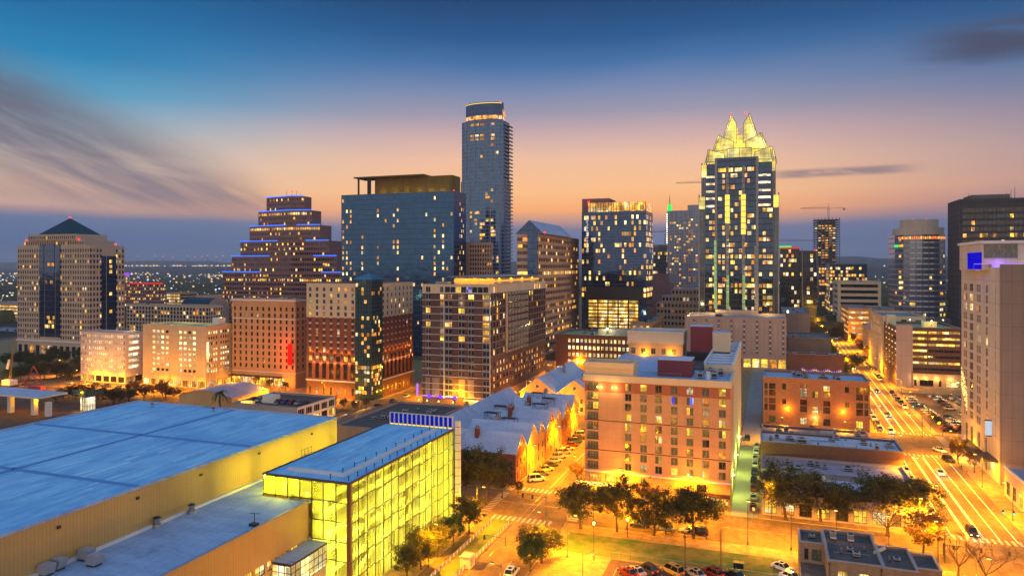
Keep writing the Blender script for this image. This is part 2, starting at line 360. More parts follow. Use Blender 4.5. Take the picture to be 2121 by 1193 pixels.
def light(x, y, z, rgb, p, r=.25, typ='POINT', rot=None, spot=2.4):
    l = bpy.data.lights.new('lamp', typ); l.energy = p; l.color = rgb
    if typ != 'AREA': l.shadow_soft_size = r
    if typ == 'SPOT': l.spot_size = spot; l.spot_blend = .45
    o = bpy.data.objects.new('lamp', l); o.location = (x, y, z); COL.objects.link(o)
    if rot: o.rotation_euler = rot
    return o
SOD = (1., .385, .0); WARM = (1., .62, .18)
# ---------------------------------------------------------------- facades
class Fr:
    def __init__(s, o, d, n, L): s.o = o; s.d = d; s.n = n; s.L = L
    def p(s, a, z, k=0.): return (s.o[0] + s.d[0] * a + s.n[0] * k, s.o[1] + s.d[1] * a + s.n[1] * k, z)
    def rz(s): return math.atan2(s.n[0], -s.n[1])
def frames(u0, u1, v0, v1):
    return {'S': Fr((u0, v0), (1, 0), (0, -1), u1 - u0), 'E': Fr((u1, v0), (0, 1), (1, 0), v1 - v0),
            'W': Fr((u0, v1), (0, -1), (-1, 0), v1 - v0), 'N': Fr((u1, v1), (-1, 0), (0, 1), u1 - u0)}
def frame_pts(p, q):
    d = Vector((q[0] - p[0], q[1] - p[1])); L = d.length; d /= L
    return Fr((p[0], p[1]), (d.x, d.y), (d.y, -d.x), L)
def holed(mb, fr, z0, z1, cols, rows, rev, m, keep=None, a0=0., a1=None, mr=None):
    a1 = fr.L if a1 is None else a1
    xs = sorted({a0, a1, *[c for i in cols for c in i]}); zs = sorted({z0, z1, *[c for i in rows for c in i]})
    cs = {c[0]: i for i, c in enumerate(cols)}; rs = {r[0]: i for i, r in enumerate(rows)}
    for xa, xb in zip(xs, xs[1:]):
        run = None
        for za, zb in zip(zs, zs[1:]):
            hole = xa in cs and za in rs and (keep is None or keep(cs[xa], rs[za]))
            if hole:
                if run is not None: mb.poly([fr.p(xa, run), fr.p(xb, run), fr.p(xb, za), fr.p(xa, za)], m); run = None
                k = -rev; c = mr or m
                mb.poly([fr.p(xa, za), fr.p(xb, za), fr.p(xb, za, k), fr.p(xa, za, k)], c); mb.poly([fr.p(xa, zb, k), fr.p(xb, zb, k), fr.p(xb, zb), fr.p(xa, zb)], c)
                mb.poly([fr.p(xa, za, k), fr.p(xa, zb, k), fr.p(xa, zb), fr.p(xa, za)], c); mb.poly([fr.p(xb, za), fr.p(xb, zb), fr.p(xb, zb, k), fr.p(xb, za, k)], c)
            elif run is None: run = za
        if run is not None: mb.poly([fr.p(xa, run), fr.p(xb, run), fr.p(xb, z1), fr.p(xa, z1)], m)
WM = {}
KM = {'d': 'win_dark', 'b': 'win_blue', 'g': 'win_green', 'k': 'win_black', 'y': 'lit_yellow', 'a': 'lit_amber', 'p': 'lit_pale', 'm': 'lit_dim', 'w': 'lit_white', 'G': 'lit_garage', 'B': 'lit_blue', 'H': 'hall_glass', 'N': 'blue_panel'}
def win_geo(mb, w, h, kind, style):
    if kind is None: pass
    elif kind[0] == '/':                      # two leaves, two looks
        mb.poly([(0, 0, 0), (w / 2, 0, 0), (w / 2, 0, h), (0, 0, h)], KM[kind[1]]); mb.poly([(w / 2, 0, 0), (w, 0, 0), (w, 0, h), (w / 2, 0, h)], KM[kind[2]])
    else: mb.poly([(0, 0, 0), (w, 0, 0), (w, 0, h), (0, 0, h)], KM[kind])
    if style:
        c = {1: 'trim_grey', 2: 'trim_dark', 3: 'trim_white'}[style[0]]; b = style[1]
        mb.box(0, b, -.06, -.002, 0, h, c); mb.box(w - b, w, -.06, -.002, 0, h, c); mb.box(b, w - b, -.06, -.002, 0, b, c); mb.box(b, w - b, -.06, -.002, h - b, h, c)
        for k in range(1, style[2]): mb.box(w * k / style[2] - b / 2, w * k / style[2] + b / 2, -.055, -.002, b, h - b, c)
        for k in range(1, style[3]): mb.box(b, w - b, -.05, -.002, h * k / style[3] - b / 2, h * k / style[3] + b / 2, c)
class Wins:
    def __init__(s, name='window'): s.l = []; s.name = name
    def add(s, fr, a, z, w, h, kind, k=0., style=None):
        s.l.append((fr, a, z, round(w, 2), round(h, 2), kind, k, style))
    def flush(s, root, cap=100, sub=False):
        base = wloc(root)
        def key(w):
            p = w[0].p(w[1], w[2]); d = Vector((p[0], p[1], p[2] - H)); lit = 0 if w[5] in 'dbgk' else 1
            return -w[3] * w[4] * (1.4 if lit else 1) * abs(w[0].n[0] * d.x + w[0].n[1] * d.y) / d.length ** 3
        s.l.sort(key=key); rest = MB(); nrest = 0
        for i, (fr, a, z, w, h, kind, k, st) in enumerate(s.l):
            p = fr.p(a, z, k); rz = fr.rz()
            if i < cap:
                kk = (w, h, kind, st, sub)
                if kk not in WM:
                    mb = MB(); win_geo(mb, w, h, kind, None if sub else st); WM[kk] = mb.mesh(s.name)
                    if sub: q = MB(); win_geo(q, w, h, None, st); WM[kk, 1] = q.mesh('frame')
                o = bpy.data.objects.new(s.name, WM[kk]); COL.objects.link(o); o.parent = root
                o.location = Vector(p) - base; o.rotation_euler = (0, 0, rz)
                if sub: q = bpy.data.objects.new('frame', WM[kk, 1]); COL.objects.link(q); q.parent = o
            else:
                mb = MB(); win_geo(mb, w, h, kind, st); c, s_ = math.cos(rz), math.sin(rz); b = len(rest.v)
                rest.v += [(p[0] + x * c - y * s_, p[1] + x * s_ + y * c, p[2] + zz) for x, y, zz in mb.v]
                rest.f += [tuple(b + t for t in f) for f in mb.f]; rest.mi += [rest.mid(mb.mats[t]) for t in mb.mi]
        if rest.f: rest.build(s.name, root, kind='stuff')
def pick(lit, rnd, litk='yyap', dk='ddb'):
    return rnd.choice(litk) if rnd.random() < lit else rnd.choice(dk)
def hvac_unit(root, x, y, z, sx, sy, h, rnd):
    mb = MB(); mb.box(x - sx / 2, x + sx / 2, y - sy / 2, y + sy / 2, z + .25, z + h, 'hvac'); mb.box(x - sx * .4, x + sx * .4, y - sy * .4, y + sy * .4, z, z + .25, 'trim_dark')
    mb.cyl(x, y, z + h, z + h + .18, min(sx, sy) * .36, min(sx, sy) * .36, 'metal_dark', 12); mb.box(x + sx * .5, x + sx * .5 + .05, y - sy * .35, y + sy * .35, z + .5, z + h * .8, 'metal_dark')
    mb.box(x - sx * .38, x + sx * .38, y - sy * .5 - .05, y - sy * .5, z + .5, z + h * .75, 'metal_dark')
    mb.build('air_handler', root)
def rooftop(root, u0, u1, v0, v1, z, n, seed, big=1.):
    rnd = random.Random(seed)
    for i in range(n):
        x = rnd.uniform(u0 + 2, u1 - 2); y = rnd.uniform(v0 + 2, v1 - 2); s = rnd.uniform(1.2, 2.6) * big
        hvac_unit(root, x, y, z, s * rnd.uniform(.8, 1.6), s, rnd.uniform(1., 1.9) * big, rnd)
    for i in range(n):
        x = rnd.uniform(u0 + 1, u1 - 1); y = rnd.uniform(v0 + 1, v1 - 1); mb = MB()
        mb.cyl(x, y, z, z + rnd.uniform(.6, 1.4), .16, .16, 'metal', 8); mb.cyl(x, y, z, z + .15, .4, .3, 'trim_dark', 8); mb.build('vent_pipe', root)
def shell(root, u0, u1, v0, v1, z0, z1, wm, faces, par=.9, roofm='roof_grey', cap='trim_grey', skip=''):
    mb = MB(); fs = frames(u0, u1, v0, v1)
    for k, fr in fs.items():
        if k not in faces and k not in skip: mb.poly([fr.p(0, z0), fr.p(fr.L, z0), fr.p(fr.L, z1), fr.p(0, z1)], wm)
    t = .35
    for a, b, c, d in ((u0, u1, v0, v0 + t), (u0, u1, v1 - t, v1), (u0, u0 + t, v0 + t, v1 - t), (u1 - t, u1, v0 + t, v1 - t)):
        pass
    mb.poly([(u0 + t, v0 + t, z1 - par), (u0 + t, v0 + t, z1), (u1 - t, v0 + t, z1), (u1 - t, v0 + t, z1 - par)], wm); mb.poly([(u0 + t, v1 - t, z1 - par), (u1 - t, v1 - t, z1 - par), (u1 - t, v1 - t, z1), (u0 + t, v1 - t, z1)], wm)
    mb.poly([(u0 + t, v0 + t, z1 - par), (u0 + t, v1 - t, z1 - par), (u0 + t, v1 - t, z1), (u0 + t, v0 + t, z1)], wm); mb.poly([(u1 - t, v0 + t, z1 - par), (u1 - t, v0 + t, z1), (u1 - t, v1 - t, z1), (u1 - t, v1 - t, z1 - par)], wm)
    c = MB(); e = .08
    for a, b, cc, d in ((u0 - e, u1 + e, v0 - e, v0 + t), (u0 - e, u1 + e, v1 - t, v1 + e), (u0 - e, u0 + t, v0 + t, v1 - t), (u1 - t, u1 + e, v0 + t, v1 - t)): c.box(a, b, cc, d, z1 + .001, z1 + .16, cap)
    c.build('parapet_cap', root)
    r = MB(); r.poly([(u0 + t, v0 + t, z1 - par + .004), (u1 - t, v0 + t, z1 - par + .004), (u1 - t, v1 - t, z1 - par + .004), (u0 + t, v1 - t, z1 - par + .004)], roofm); r.build('roof', root)
    return mb, fs
def building(name, label, cat, bx, wm, faces='SE', nc=(10, 6), fh=3.3, zf=4., ztop=None, ww=.55, wh=.55, lit=.2, litk='yyap', dk='ddb', rev=.25, cap=100,
             par=.9, roofm='roof_grey', style=None, z0=0., rt=3, seed=1, shop=None, keep=None, cornice=0, group=None, margin=.0, kind_fn=None, band=None):
    u0, u1, v0, v1, z1 = bx; rnd = random.Random(seed)
    root = thing(name, label, cat, ((u0 + u1) / 2, (v0 + v1) / 2, z0), group=group)
    mb, fs = shell(root, u0, u1, v0, v1, z0, z1, wm, faces, par, roofm)
    W = Wins(); ztop = z1 - 1.3 if ztop is None else ztop; nf = max(1, int(round((ztop - zf) / fh))); f = (ztop - zf) / nf
    for k, n in zip(faces, nc):
        fr = fs[k]; mg = margin * fr.L; bay = (fr.L - 2 * mg) / n
        cols = [(mg + bay * (i + .5 - ww / 2), mg + bay * (i + .5 + ww / 2)) for i in range(n)]; rows = [(zf + f * (j + .5 - wh / 2), zf + f * (j + .5 + wh / 2)) for j in range(nf)]
        kp = (lambda i, j: keep(k, i, j)) if keep else None
        holed(mb, fr, z0, z1, cols, rows, rev, wm, kp)
        for j, (za, zb) in enumerate(rows):
            busy = rnd.choice((.4, .7, 1, 1.3, 2.))
            for i, (xa, xb) in enumerate(cols):
                if kp and not kp(i, j): continue
                kd = kind_fn(k, i, j, rnd) if kind_fn else pick(lit * busy, rnd, litk, dk)
                W.add(fr, xa, za, xb - xa, zb - za, kd, -rev + .01, style)
        if shop:
            n2 = max(2, int(fr.L / 5)); b2 = fr.L / n2
            for i in range(n2): W.add(fr, b2 * (i + .12), .5, b2 * .76, min(3., zf - 1.2), rnd.choice(shop), .03, (2, .1, 3, 1))
    mb.build('wall', root)
    if cornice:
        c = MB(); e = .5; c.box(u0 - e, u1 + e, v0 - e, v0 - .003, z1 - 1.2, z1 - .3, 'trim_white'); c.box(u1 + .003, u1 + e, v0 - .003, v1, z1 - 1.2, z1 - .3, 'trim_white'); c.build('cornice', root)
    if band:
        c = MB()
        for zb in band: c.box(u0 - .15, u1 + .15, v0 - .15, v0 - .003, zb, zb + .35, 'trim_white'); c.box(u1 + .003, u1 + .15, v0 - .003, v1, zb, zb + .35, 'trim_white')
        c.build('stringcourse', root)
    W.flush(root, cap); rooftop(root, u0, u1, v0, v1, z1 - par, rt, seed + 5)
    return root, fs, rnd
def curtain(name, label, cat, bx, gm, faces='SE', cw=1.75, fh=3.5, zf=4., lit=.12, litk='yap', seed=1, cap=100, slabm='trim_dark', slabs=True, busy_floors=(), wh=.7, ww=.8, par=1.2, rt=3, z0=0., roofm='roof_grey', ztop=None, lf=None):
    u0, u1, v0, v1, z1 = bx; rnd = random.Random(seed)
    root = thing(name, label, cat, ((u0 + u1) / 2, (v0 + v1) / 2, z0))
    mb, fs = shell(root, u0, u1, v0, v1, z0, z1, gm, '', par, roofm); mb.build('curtain_wall', root)
    nf = int((z1 - zf) / fh)
    if slabs:
        sb = MB()
        for j in range(nf + 1):
            z = zf + j * fh
            for k in faces: 
                fr = fs[k]; q = [fr.p(0, z, .003), fr.p(fr.L, z, .12)]; sb.box(min(q[0][0], q[1][0]), max(q[0][0], q[1][0]), min(q[0][1], q[1][1]), max(q[0][1], q[1][1]), z, z + .25, slabm)
        sb.build('floor_band', root)
    W = Wins('lit_window')
    for k in faces:
        fr = fs[k]; n = int(fr.L / cw); c = fr.L / n
        for j in range(nf):
            b = rnd.choice((.2, .5, .8, 1, 1.5, 2.5))
            L_ = lf(k, j, nf) if lf else (lit * b if j not in busy_floors else .75)
            for i in range(n):
                if rnd.random() < L_: W.add(fr, c * (i + .5 - ww / 2), zf + fh * j + .25 + fh * (1 - wh) / 2, c * ww, fh * wh, rnd.choice(litk), .02)
    W.flush(root, cap); rooftop(root, u0, u1, v0, v1, z1 - par, rt, seed)
    return root, fs, rnd
HAZE = 0.00008
# ---------------------------------------------------------------- sky
w = bpy.data.worlds.new('World'); S.world = w; w.use_nodes = True
n = NT(w.node_tree)
d = n.vm('NORMALIZE', n.n('ShaderNodeTexCoord').outputs['Generated']); X = n.sep(d)
r0 = (1170 - CX) / F; sx, sy = CA * r0 - SA, SA * r0 + CA; q = math.hypot(sx, sy); sx /= q; sy /= q
hl = n.m('MAXIMUM', n.m('SQRT', n.m('ADD', n.m('MULTIPLY', X[0], X[0]), n.m('MULTIPLY', X[1], X[1]))), .001)
cc = n.m('DIVIDE', n.m('ADD', n.m('MULTIPLY', X[0], sx), n.m('MULTIPLY', X[1], sy)), hl)
ss = n.m('DIVIDE', n.m('SUBTRACT', n.m('MULTIPLY', X[0], sy), n.m('MULTIPLY', X[1], sx)), hl)
az = n.m('ARCTAN2', ss, cc); el = n.m('DIVIDE', X[2], hl)          # tangent of the elevation
wob = n.m('MULTIPLY', n.m('SUBTRACT', n.noise(n.comb(n.m('MULTIPLY', az, 2.2), n.m('MULTIPLY', el, 6.), 3.), 1., 3), .5), .03)
elw = n.m('ADD', el, wob); e2 = n.m('MULTIPLY', elw, 1.6, clamp=True)
def sk(st): return n.ramp(e2, [(max(0., a * 1.6), lin(c)) for a, c in st], 'LINEAR')
mid = sk([(0, (92, 116, 152)), (.03, (86, 112, 154)), (.052, (106, 118, 156)), (.063, (196, 146, 132)), (.078, (255, 172, 106)), (.105, (253, 190, 132)), (.15, (236, 186, 156)), (.185, (200, 166, 166)), (.215, (152, 146, 166)), (.25, (112, 130, 170)), (.285, (60, 106, 160)), (.32, (22, 82, 138)), (.37, (4, 60, 110)), (.6, (40, 110, 180))])
lef = sk([(0, (56, 96, 142)), (.03, (70, 104, 152)), (.056, (92, 114, 154)), (.07, (206, 158, 144)), (.095, (236, 188, 154)), (.13, (214, 192, 174)), (.17, (160, 176, 186)), (.21, (84, 154, 190)), (.255, (22, 126, 176)), (.31, (6, 102, 156)), (.37, (4, 80, 132)), (.6, (40, 110, 180))])
rig = sk([(0, (62, 88, 132)), (.04, (76, 98, 142)), (.06, (92, 104, 146)), (.078, (150, 122, 138)), (.1, (190, 146, 138)), (.14, (172, 146, 150)), (.19, (122, 124, 154)), (.24, (70, 106, 152)), (.3, (26, 78, 128)), (.37, (8, 56, 102)), (.6, (40, 110, 180))])
side = n.mix(n.sm(ss, -.1, .1), lef, rig)
ww_ = n.m('MULTIPLY', n.sm(az, -.62, -.16), n.m('SUBTRACT', 1., n.sm(az, .16, .66))); col = n.mix(ww_, side, mid)
def cloud(col, a0, a1, e0, e1, fa, fe, sa_, se_, th, c, amt, seed):
    ma = n.m('MULTIPLY', n.sm(az, a0, a0 + fa), n.m('SUBTRACT', 1., n.sm(az, a1 - fa, a1))); me_ = n.m('MULTIPLY', n.sm(el, e0, e0 + fe), n.m('SUBTRACT', 1., n.sm(el, e1 - fe, e1)))
    v = n.noise(n.comb(n.m('MULTIPLY', az, sa_), n.m('ADD', n.m('MULTIPLY', el, se_), n.m('MULTIPLY', az, se_ * .12)), seed), 1., 6, .55)
    k = n.m('MULTIPLY', n.m('MULTIPLY', n.m('MULTIPLY', ma, me_), n.sm(v, th, th + .2)), amt)
    return n.mix(k, col, lin(c))
etop = n.m('SUBTRACT', .25, n.m('MULTIPLY', n.m('ADD', az, .70), .50))
acr = n.m('ADD', el, n.m('MULTIPLY', az, .42))
wisp = n.noise(n.comb(n.m('MULTIPLY', az, 3.), n.m('MULTIPLY', acr, 20.), 4.), 1., 8, .58); wis2 = n.noise(n.comb(n.m('MULTIPLY', az, 5.), n.m('MULTIPLY', el, 44.), 8.), 1., 6, .6)
edge = n.m('ADD', n.m('SUBTRACT', etop, el), n.m('MULTIPLY', n.m('SUBTRACT', wisp, .5), .10)); band_ = n.m('MULTIPLY', n.sm(el, .05, .09), n.m('SUBTRACT', 1., n.sm(az, -.44, -.30)))
warm = n.m('MULTIPLY', n.m('MULTIPLY', n.sm(edge, .05, .12), band_), n.sm(wis2, .42, .62)); col = n.mix(n.m('MULTIPLY', warm, .8), col, lin((214, 178, 158)))
mk = n.m('MULTIPLY', n.m('MULTIPLY', n.sm(edge, -.02, .05), n.m('SUBTRACT', 1., n.m('MULTIPLY', n.sm(edge, .10, .16), .55))), band_)
mk = n.m('MULTIPLY', mk, n.ramp(wisp, [(.32, .5), (.48, 1.), (.64, .6), (.74, 1.)]))
col = n.mix(n.m('MULTIPLY', mk, .9), col, n.mix(n.sm(el, .08, .2), lin((122, 112, 130)), lin((92, 98, 116))))
col = cloud(col, -.95, -.35, .16, .27, .2, .04, 3., 16., .46, (112, 96, 120), .55, 9.)
col = cloud(col, -.9, -.36, .066, .15, .2, .03, 3., 26., .5, (206, 180, 170), .7, 5.)
col = cloud(col, .40, .9, .225, .30, .12, .03, 5., 30., .38, (66, 70, 96), .95, 4.)
col = cloud(col, .36, .9, .29, .37, .2, .05, 3., 20., .45, (52, 70, 104), .6, 7.)
col = cloud(col, .25, .46, .112, .128, .06, .006, 9., 60., .3, (130, 112, 126), .8, 2.)
zen = n.sm(el, .42, 1.3); back = n.m('MULTIPLY', n.sm(cc, .55, -.2), 1.)  # zenith and back sky, out of view, brightened as ambient fill
col = n.mix(n.m('MULTIPLY', back, n.m('SUBTRACT', 1., zen)), col, n.mix(n.sm(el, .05, .7), tuple(1.3 * q for q in lin((250, 212, 176))), lin((106, 154, 206))))
col = n.mix(zen, col, lin((112, 162, 214)))
sky = n.n('ShaderNodeTexSky', _sky_type='NISHITA', _sun_disc=False, _sun_elevation=math.radians(-2.), _sun_rotation=math.atan2(sx, sy))
tot = n.mix(1., col, n.mix(1., sky.outputs[0], (.05, .05, .05), 'MULTIPLY'), 'ADD')
bg = n.n('ShaderNodeBackground'); n.put(bg, 0, tot); n.put(bg, 1, 1.06)
n.t.links.new(bg.outputs[0], n.n('ShaderNodeOutputWorld').inputs[0])
sl = bpy.data.lights.new('sun', 'SUN'); sl.energy = .12; sl.angle = math.radians(30); sl.color = (1., .55, .3)
so = bpy.data.objects.new('sun', sl); COL.objects.link(so); so.rotation_euler = Vector((-sx, -sy, -.12)).to_track_quat('-Z', 'Y').to_euler()
# ---------------------------------------------------------------- ground, streets, blocks
def uc(v): return 46.5 + .0165 * (v - 190)
g = MB(); g.poly([(-30000, -3000, -.6), (30000, -3000, -.6), (30000, 40000, -.6), (-30000, 40000, -.6)], 'far_ground'); struct('ground', g)
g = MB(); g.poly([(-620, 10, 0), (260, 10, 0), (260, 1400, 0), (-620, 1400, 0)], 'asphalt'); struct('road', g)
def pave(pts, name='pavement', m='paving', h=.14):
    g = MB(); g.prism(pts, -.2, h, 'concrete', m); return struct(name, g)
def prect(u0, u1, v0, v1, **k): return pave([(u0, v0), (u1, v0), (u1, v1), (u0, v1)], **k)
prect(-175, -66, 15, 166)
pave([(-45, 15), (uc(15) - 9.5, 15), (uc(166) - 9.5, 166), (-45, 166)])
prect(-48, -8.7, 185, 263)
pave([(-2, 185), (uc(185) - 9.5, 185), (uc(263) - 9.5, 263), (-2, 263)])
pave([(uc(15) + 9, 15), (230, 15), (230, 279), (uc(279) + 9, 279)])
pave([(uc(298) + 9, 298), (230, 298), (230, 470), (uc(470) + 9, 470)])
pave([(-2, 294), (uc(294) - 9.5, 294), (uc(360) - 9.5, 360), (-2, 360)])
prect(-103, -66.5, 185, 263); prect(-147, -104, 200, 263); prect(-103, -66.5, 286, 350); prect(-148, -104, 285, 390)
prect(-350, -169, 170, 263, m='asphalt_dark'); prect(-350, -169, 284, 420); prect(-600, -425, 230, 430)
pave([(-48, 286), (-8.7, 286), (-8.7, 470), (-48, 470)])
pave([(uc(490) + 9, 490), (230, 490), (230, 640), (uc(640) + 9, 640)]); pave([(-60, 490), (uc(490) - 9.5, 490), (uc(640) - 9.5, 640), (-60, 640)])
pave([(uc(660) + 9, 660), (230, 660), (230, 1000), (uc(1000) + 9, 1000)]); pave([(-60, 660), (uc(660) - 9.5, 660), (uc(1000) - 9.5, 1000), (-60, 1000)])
# lot and grass in front of the hotel
g = MB(); g.box(-43, 3, 149.5, 160.5, .1, .19, 'turf'); struct('grass', g, 'stuff')
g = MB(); g.box(-62.5, -58.5, 60, 163, 0.002, .05, 'turf'); struct('verge', g)
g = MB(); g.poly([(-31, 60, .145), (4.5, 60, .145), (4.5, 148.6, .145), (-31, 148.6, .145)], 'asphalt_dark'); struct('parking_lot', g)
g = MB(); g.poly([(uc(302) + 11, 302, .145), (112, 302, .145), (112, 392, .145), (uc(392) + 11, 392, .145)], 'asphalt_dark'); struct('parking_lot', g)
g = MB(); g.poly([(-8.6, 185, .004), (-2.1, 185, .004), (-2.1, 470, .004), (-8.6, 470, .004)], 'concrete'); struct('alley_road', g)
# painted markings; the brightest lines imitate light trails
g = MB()
def dash(u, v0, v1, wd=.16, m='paint', slope=.0165, step=None):
    if step is None: g.poly([(u, v0, .006), (u + wd, v0, .006), (u + wd + slope * (v1 - v0), v1, .006), (u + slope * (v1 - v0), v1, .006)], m)
    else:
        v = v0
        while v < v1:
            o = slope * (v - v0); g.poly([(u + o, v, .006), (u + o + wd, v, .006), (u + o + wd + slope * 3, v + 3, .006), (u + o + slope * 3, v + 3, .006)], m); v += step
for a, b in ((60, 166), (188, 262), (300, 470), (490, 640), (660, 1000)):
    for off, wd in ((-6.6, .2), (-3.4, .2), (-3.0, .2), (-.4, .22), (0., .2), (3.0, .2), (6.4, .2)): dash(uc(a) + off, a, b, wd + .04, 'paint_light_trail')  # extra-bright lane lines stand in for headlight trails
for a, b in ((190, 262), (286, 350)): dash(-57, a, b, .16, 'paint_yellow', 0.)
dash(-50.6, 60, 166, .14, 'paint', 0., 6.); dash(-45.6, 60, 166, .14, 'paint', 0.)
def zebra_v(u0, u1, v0, v1):                # bars parallel to v, crossing a v-street
    u = u0
    while u < u1 - .5: g.poly([(u, v0, .007), (u + .6, v0, .007), (u + .6, v1, .007), (u, v1, .007)], 'paint'); u += 1.3
def zebra_u(v0, v1, u0, u1):
    v = v0
    while v < v1 - .5: g.poly([(u0, v, .007), (u1, v, .007), (u1, v + .6, .007), (u0, v + .6, .007)], 'paint'); v += 1.3
zebra_v(-64, -48, 163, 166); zebra_v(-64, -49.5, 186, 189); zebra_u(168, 184, -68.5, -66.2); zebra_u(168, 184, -46, -43.5)
zebra_v(uc(166) - 9, uc(166) + 9, 162, 165); zebra_v(uc(187) - 9, uc(187) + 9, 186, 189); zebra_v(uc(264) - 9, uc(264) + 9, 263, 266); zebra_v(uc(297) - 9, uc(297) + 9, 296, 299); zebra_u(281, 297, uc(288) + 9.5, uc(288) + 12)
for k in range(5): g.poly([(-66 + k * 6, 175.9, .006), (-62.5 + k * 6, 175.9, .006), (-62.5 + k * 6, 176.1, .006), (-66 + k * 6, 176.1, .006)], 'paint_yellow')
for k in range(26): g.poly([(-40 + k * 3, 176, .006), (-38.2 + k * 3, 176, .006), (-38.2 + k * 3, 176.15, .006), (-40 + k * 3, 176.15, .006)], 'paint_yellow')
for k in range(11): g.poly([(-29 + k * 3.05, 139.5, .152), (-28.88 + k * 3.05, 139.5, .152), (-28.88 + k * 3.05, 144.7, .152), (-29 + k * 3.05, 144.7, .152)], 'paint')
struct('road_markings_and_trails', g)
# tram track beside the glass hall
g = MB()
for u in (-57.4, -55.9): g.box(u, u + .09, 60, 230, .003, .035, 'rail_steel')
struct('tram_rails', g)
def picket(u, v0, v1, label):
    f = thing('picket_fence', label, 'fence', (u, v0, 0)); a = MB(); v = v0
    while v < v1: a.box(u - .05, u + .05, v, v + .45, .05, .95, 'trim_white' if int(v / .9) % 2 else 'trim_grey'); v += .9  # separate fence pickets in a row
    a.build('picket_panel', f); b = MB(); b.box(u - .03, u + .03, v0, v1, .9, .98, 'metal'); b.build('rail', f)
picket(-58.2, 112, 160, 'long low barrier along the track, on the track side'); picket(-62.8, 104, 160, 'long low barrier beside the verge, nearer the glass hall')
# ---------------------------------------------------------------- terrain far off
rn = random.Random(3)
def ridge(y, hs, seed, x0=-14000, x1=16000, nx=150, dy=2600):
    rr = random.Random(seed); g = MB(); ph = [rr.uniform(0, 6.28) for _ in range(6)]; rows = 7; pts = []
    for j in range(rows):
        for i in range(nx + 1):
            x = x0 + (x1 - x0) * i / nx; k = j / (rows - 1)
            h = hs(x) * (1 + .10 * math.sin(x / 700 + ph[0]) + .07 * math.sin(x / 310 + ph[1]) + .05 * math.sin(x / 140 + ph[2]) + .03 * math.sin(x / 60 + ph[3]))
            pts.append((x, y + dy * k, -2 + h * math.sin(k * math.pi / 2) ** 1.3))
    g.v = pts
    for j in range(rows - 1):
        for i in range(nx): g.f.append((j * (nx + 1) + i, j * (nx + 1) + i + 1, (j + 1) * (nx + 1) + i + 1, (j + 1) * (nx + 1) + i)); g.mi.append(g.mid('far_ground'))
    o = struct('hills', g); o.data.polygons.foreach_set('use_smooth', [True] * len(o.data.polygons)); return o
ridge(5200, lambda x: 128 if x < 0 else 128 + 60 * min(1, x / 3000), 4); ridge(3400, lambda x: 40 + 20 * math.sin(x / 900), 6, dy=1200)
# scattered city lights, uncountable from here
def lights_stuff(name, m, pts):
    g = MB()
    for x, y, z, s in pts: g.box(x - s, x + s, y - s, y + s, z, z + 2 * s, m)
    o = struct(name, g, 'stuff')
P1, P2 = [], []
for k in range(1000):
    px = rn.uniform(0, 480) if rn.random() < .72 else rn.uniform(1560, 2121)
    cl = rn.gauss(0, 1)
    py = 553 + abs(rn.gauss(0, 1)) * 26 if rn.random() < .6 else rn.uniform(556, 640)
    z = 6; t = min(F * (H - z) / max(py - YH, 4), 6500); a, b = ray(px); x, y = a * t, b * t
    if y < 700: continue
    (P1 if rn.random() < .62 else P2).append((x, y, z + rn.uniform(0, 12) if y < 4800 else 60, t * rn.choice((.0003, .0004, .0005, .0008))))
lights_stuff('city_lights', 'star_warm', P1); lights_stuff('city_lights', 'star_white', P2)
def bump_h(x): return 128 if x < 0 else 128 + 60 * min(1, x / 3000)
for k, px in enumerate((285, 322, 358, 388, 404, 418, 430, 448, 462, 338)):
    a, b = ray(px); t = 8000; x, y = a * t, b * t; zz = zt(R.uniform(531, 536), t)
    th_ = thing('radio_mast', 'distant radio mast with orange beacon on the hill crest, number %s from the left' % ('first second fourth sixth seventh eighth ninth tenth eleventh third'.split()[k]), 'mast', (x, y, 40), group='beacon masts along the hill crest')
    g = MB(); g.tube((x, y, 60), (x, y, zz), 4, 1.5, 'metal_dark', 4); g.build('mast', th_); g = MB(); g.cyl(x, y, zz, zz + 10, 5, 5, 'orange_sign', 8); g.build('beacon', th_)
# far woods as one mass beyond the towers
g = MB(); rr = random.Random(12)
for k in range(2600):
    px = rr.uniform(-150, 480) if rr.random() < .6 else rr.uniform(1500, 2250); t = 620 + 3600 * rr.random() ** 1.8; a, b = ray(px); x, y = a * t, b * t
    if b * t < 560: continue
    r_ = rr.uniform(5, 11) * (1 + t / 3000); h_ = rr.uniform(7, 13)
    nn = 6; ring = [(x + r_ * math.cos(k2 * 1.047 + x), y + r_ * math.sin(k2 * 1.047 + x)) for k2 in range(nn)]
    ring2 = [(x + (p[0] - x) * .55 + rr.uniform(-1, 1), y + (p[1] - y) * .55 + rr.uniform(-1, 1)) for p in ring]
    g.prism(ring, -.5, h_ * .6, 'leaf_dark', None, [(x + (p[0] - x) * .9, y + (p[1] - y) * .9) for p in ring]); g.prism([(x + (p[0] - x) * .9, y + (p[1] - y) * .9) for p in ring], h_ * .6 + .01, h_, 'leaf_dark', None, ring2)
struct('woods', g, 'stuff')
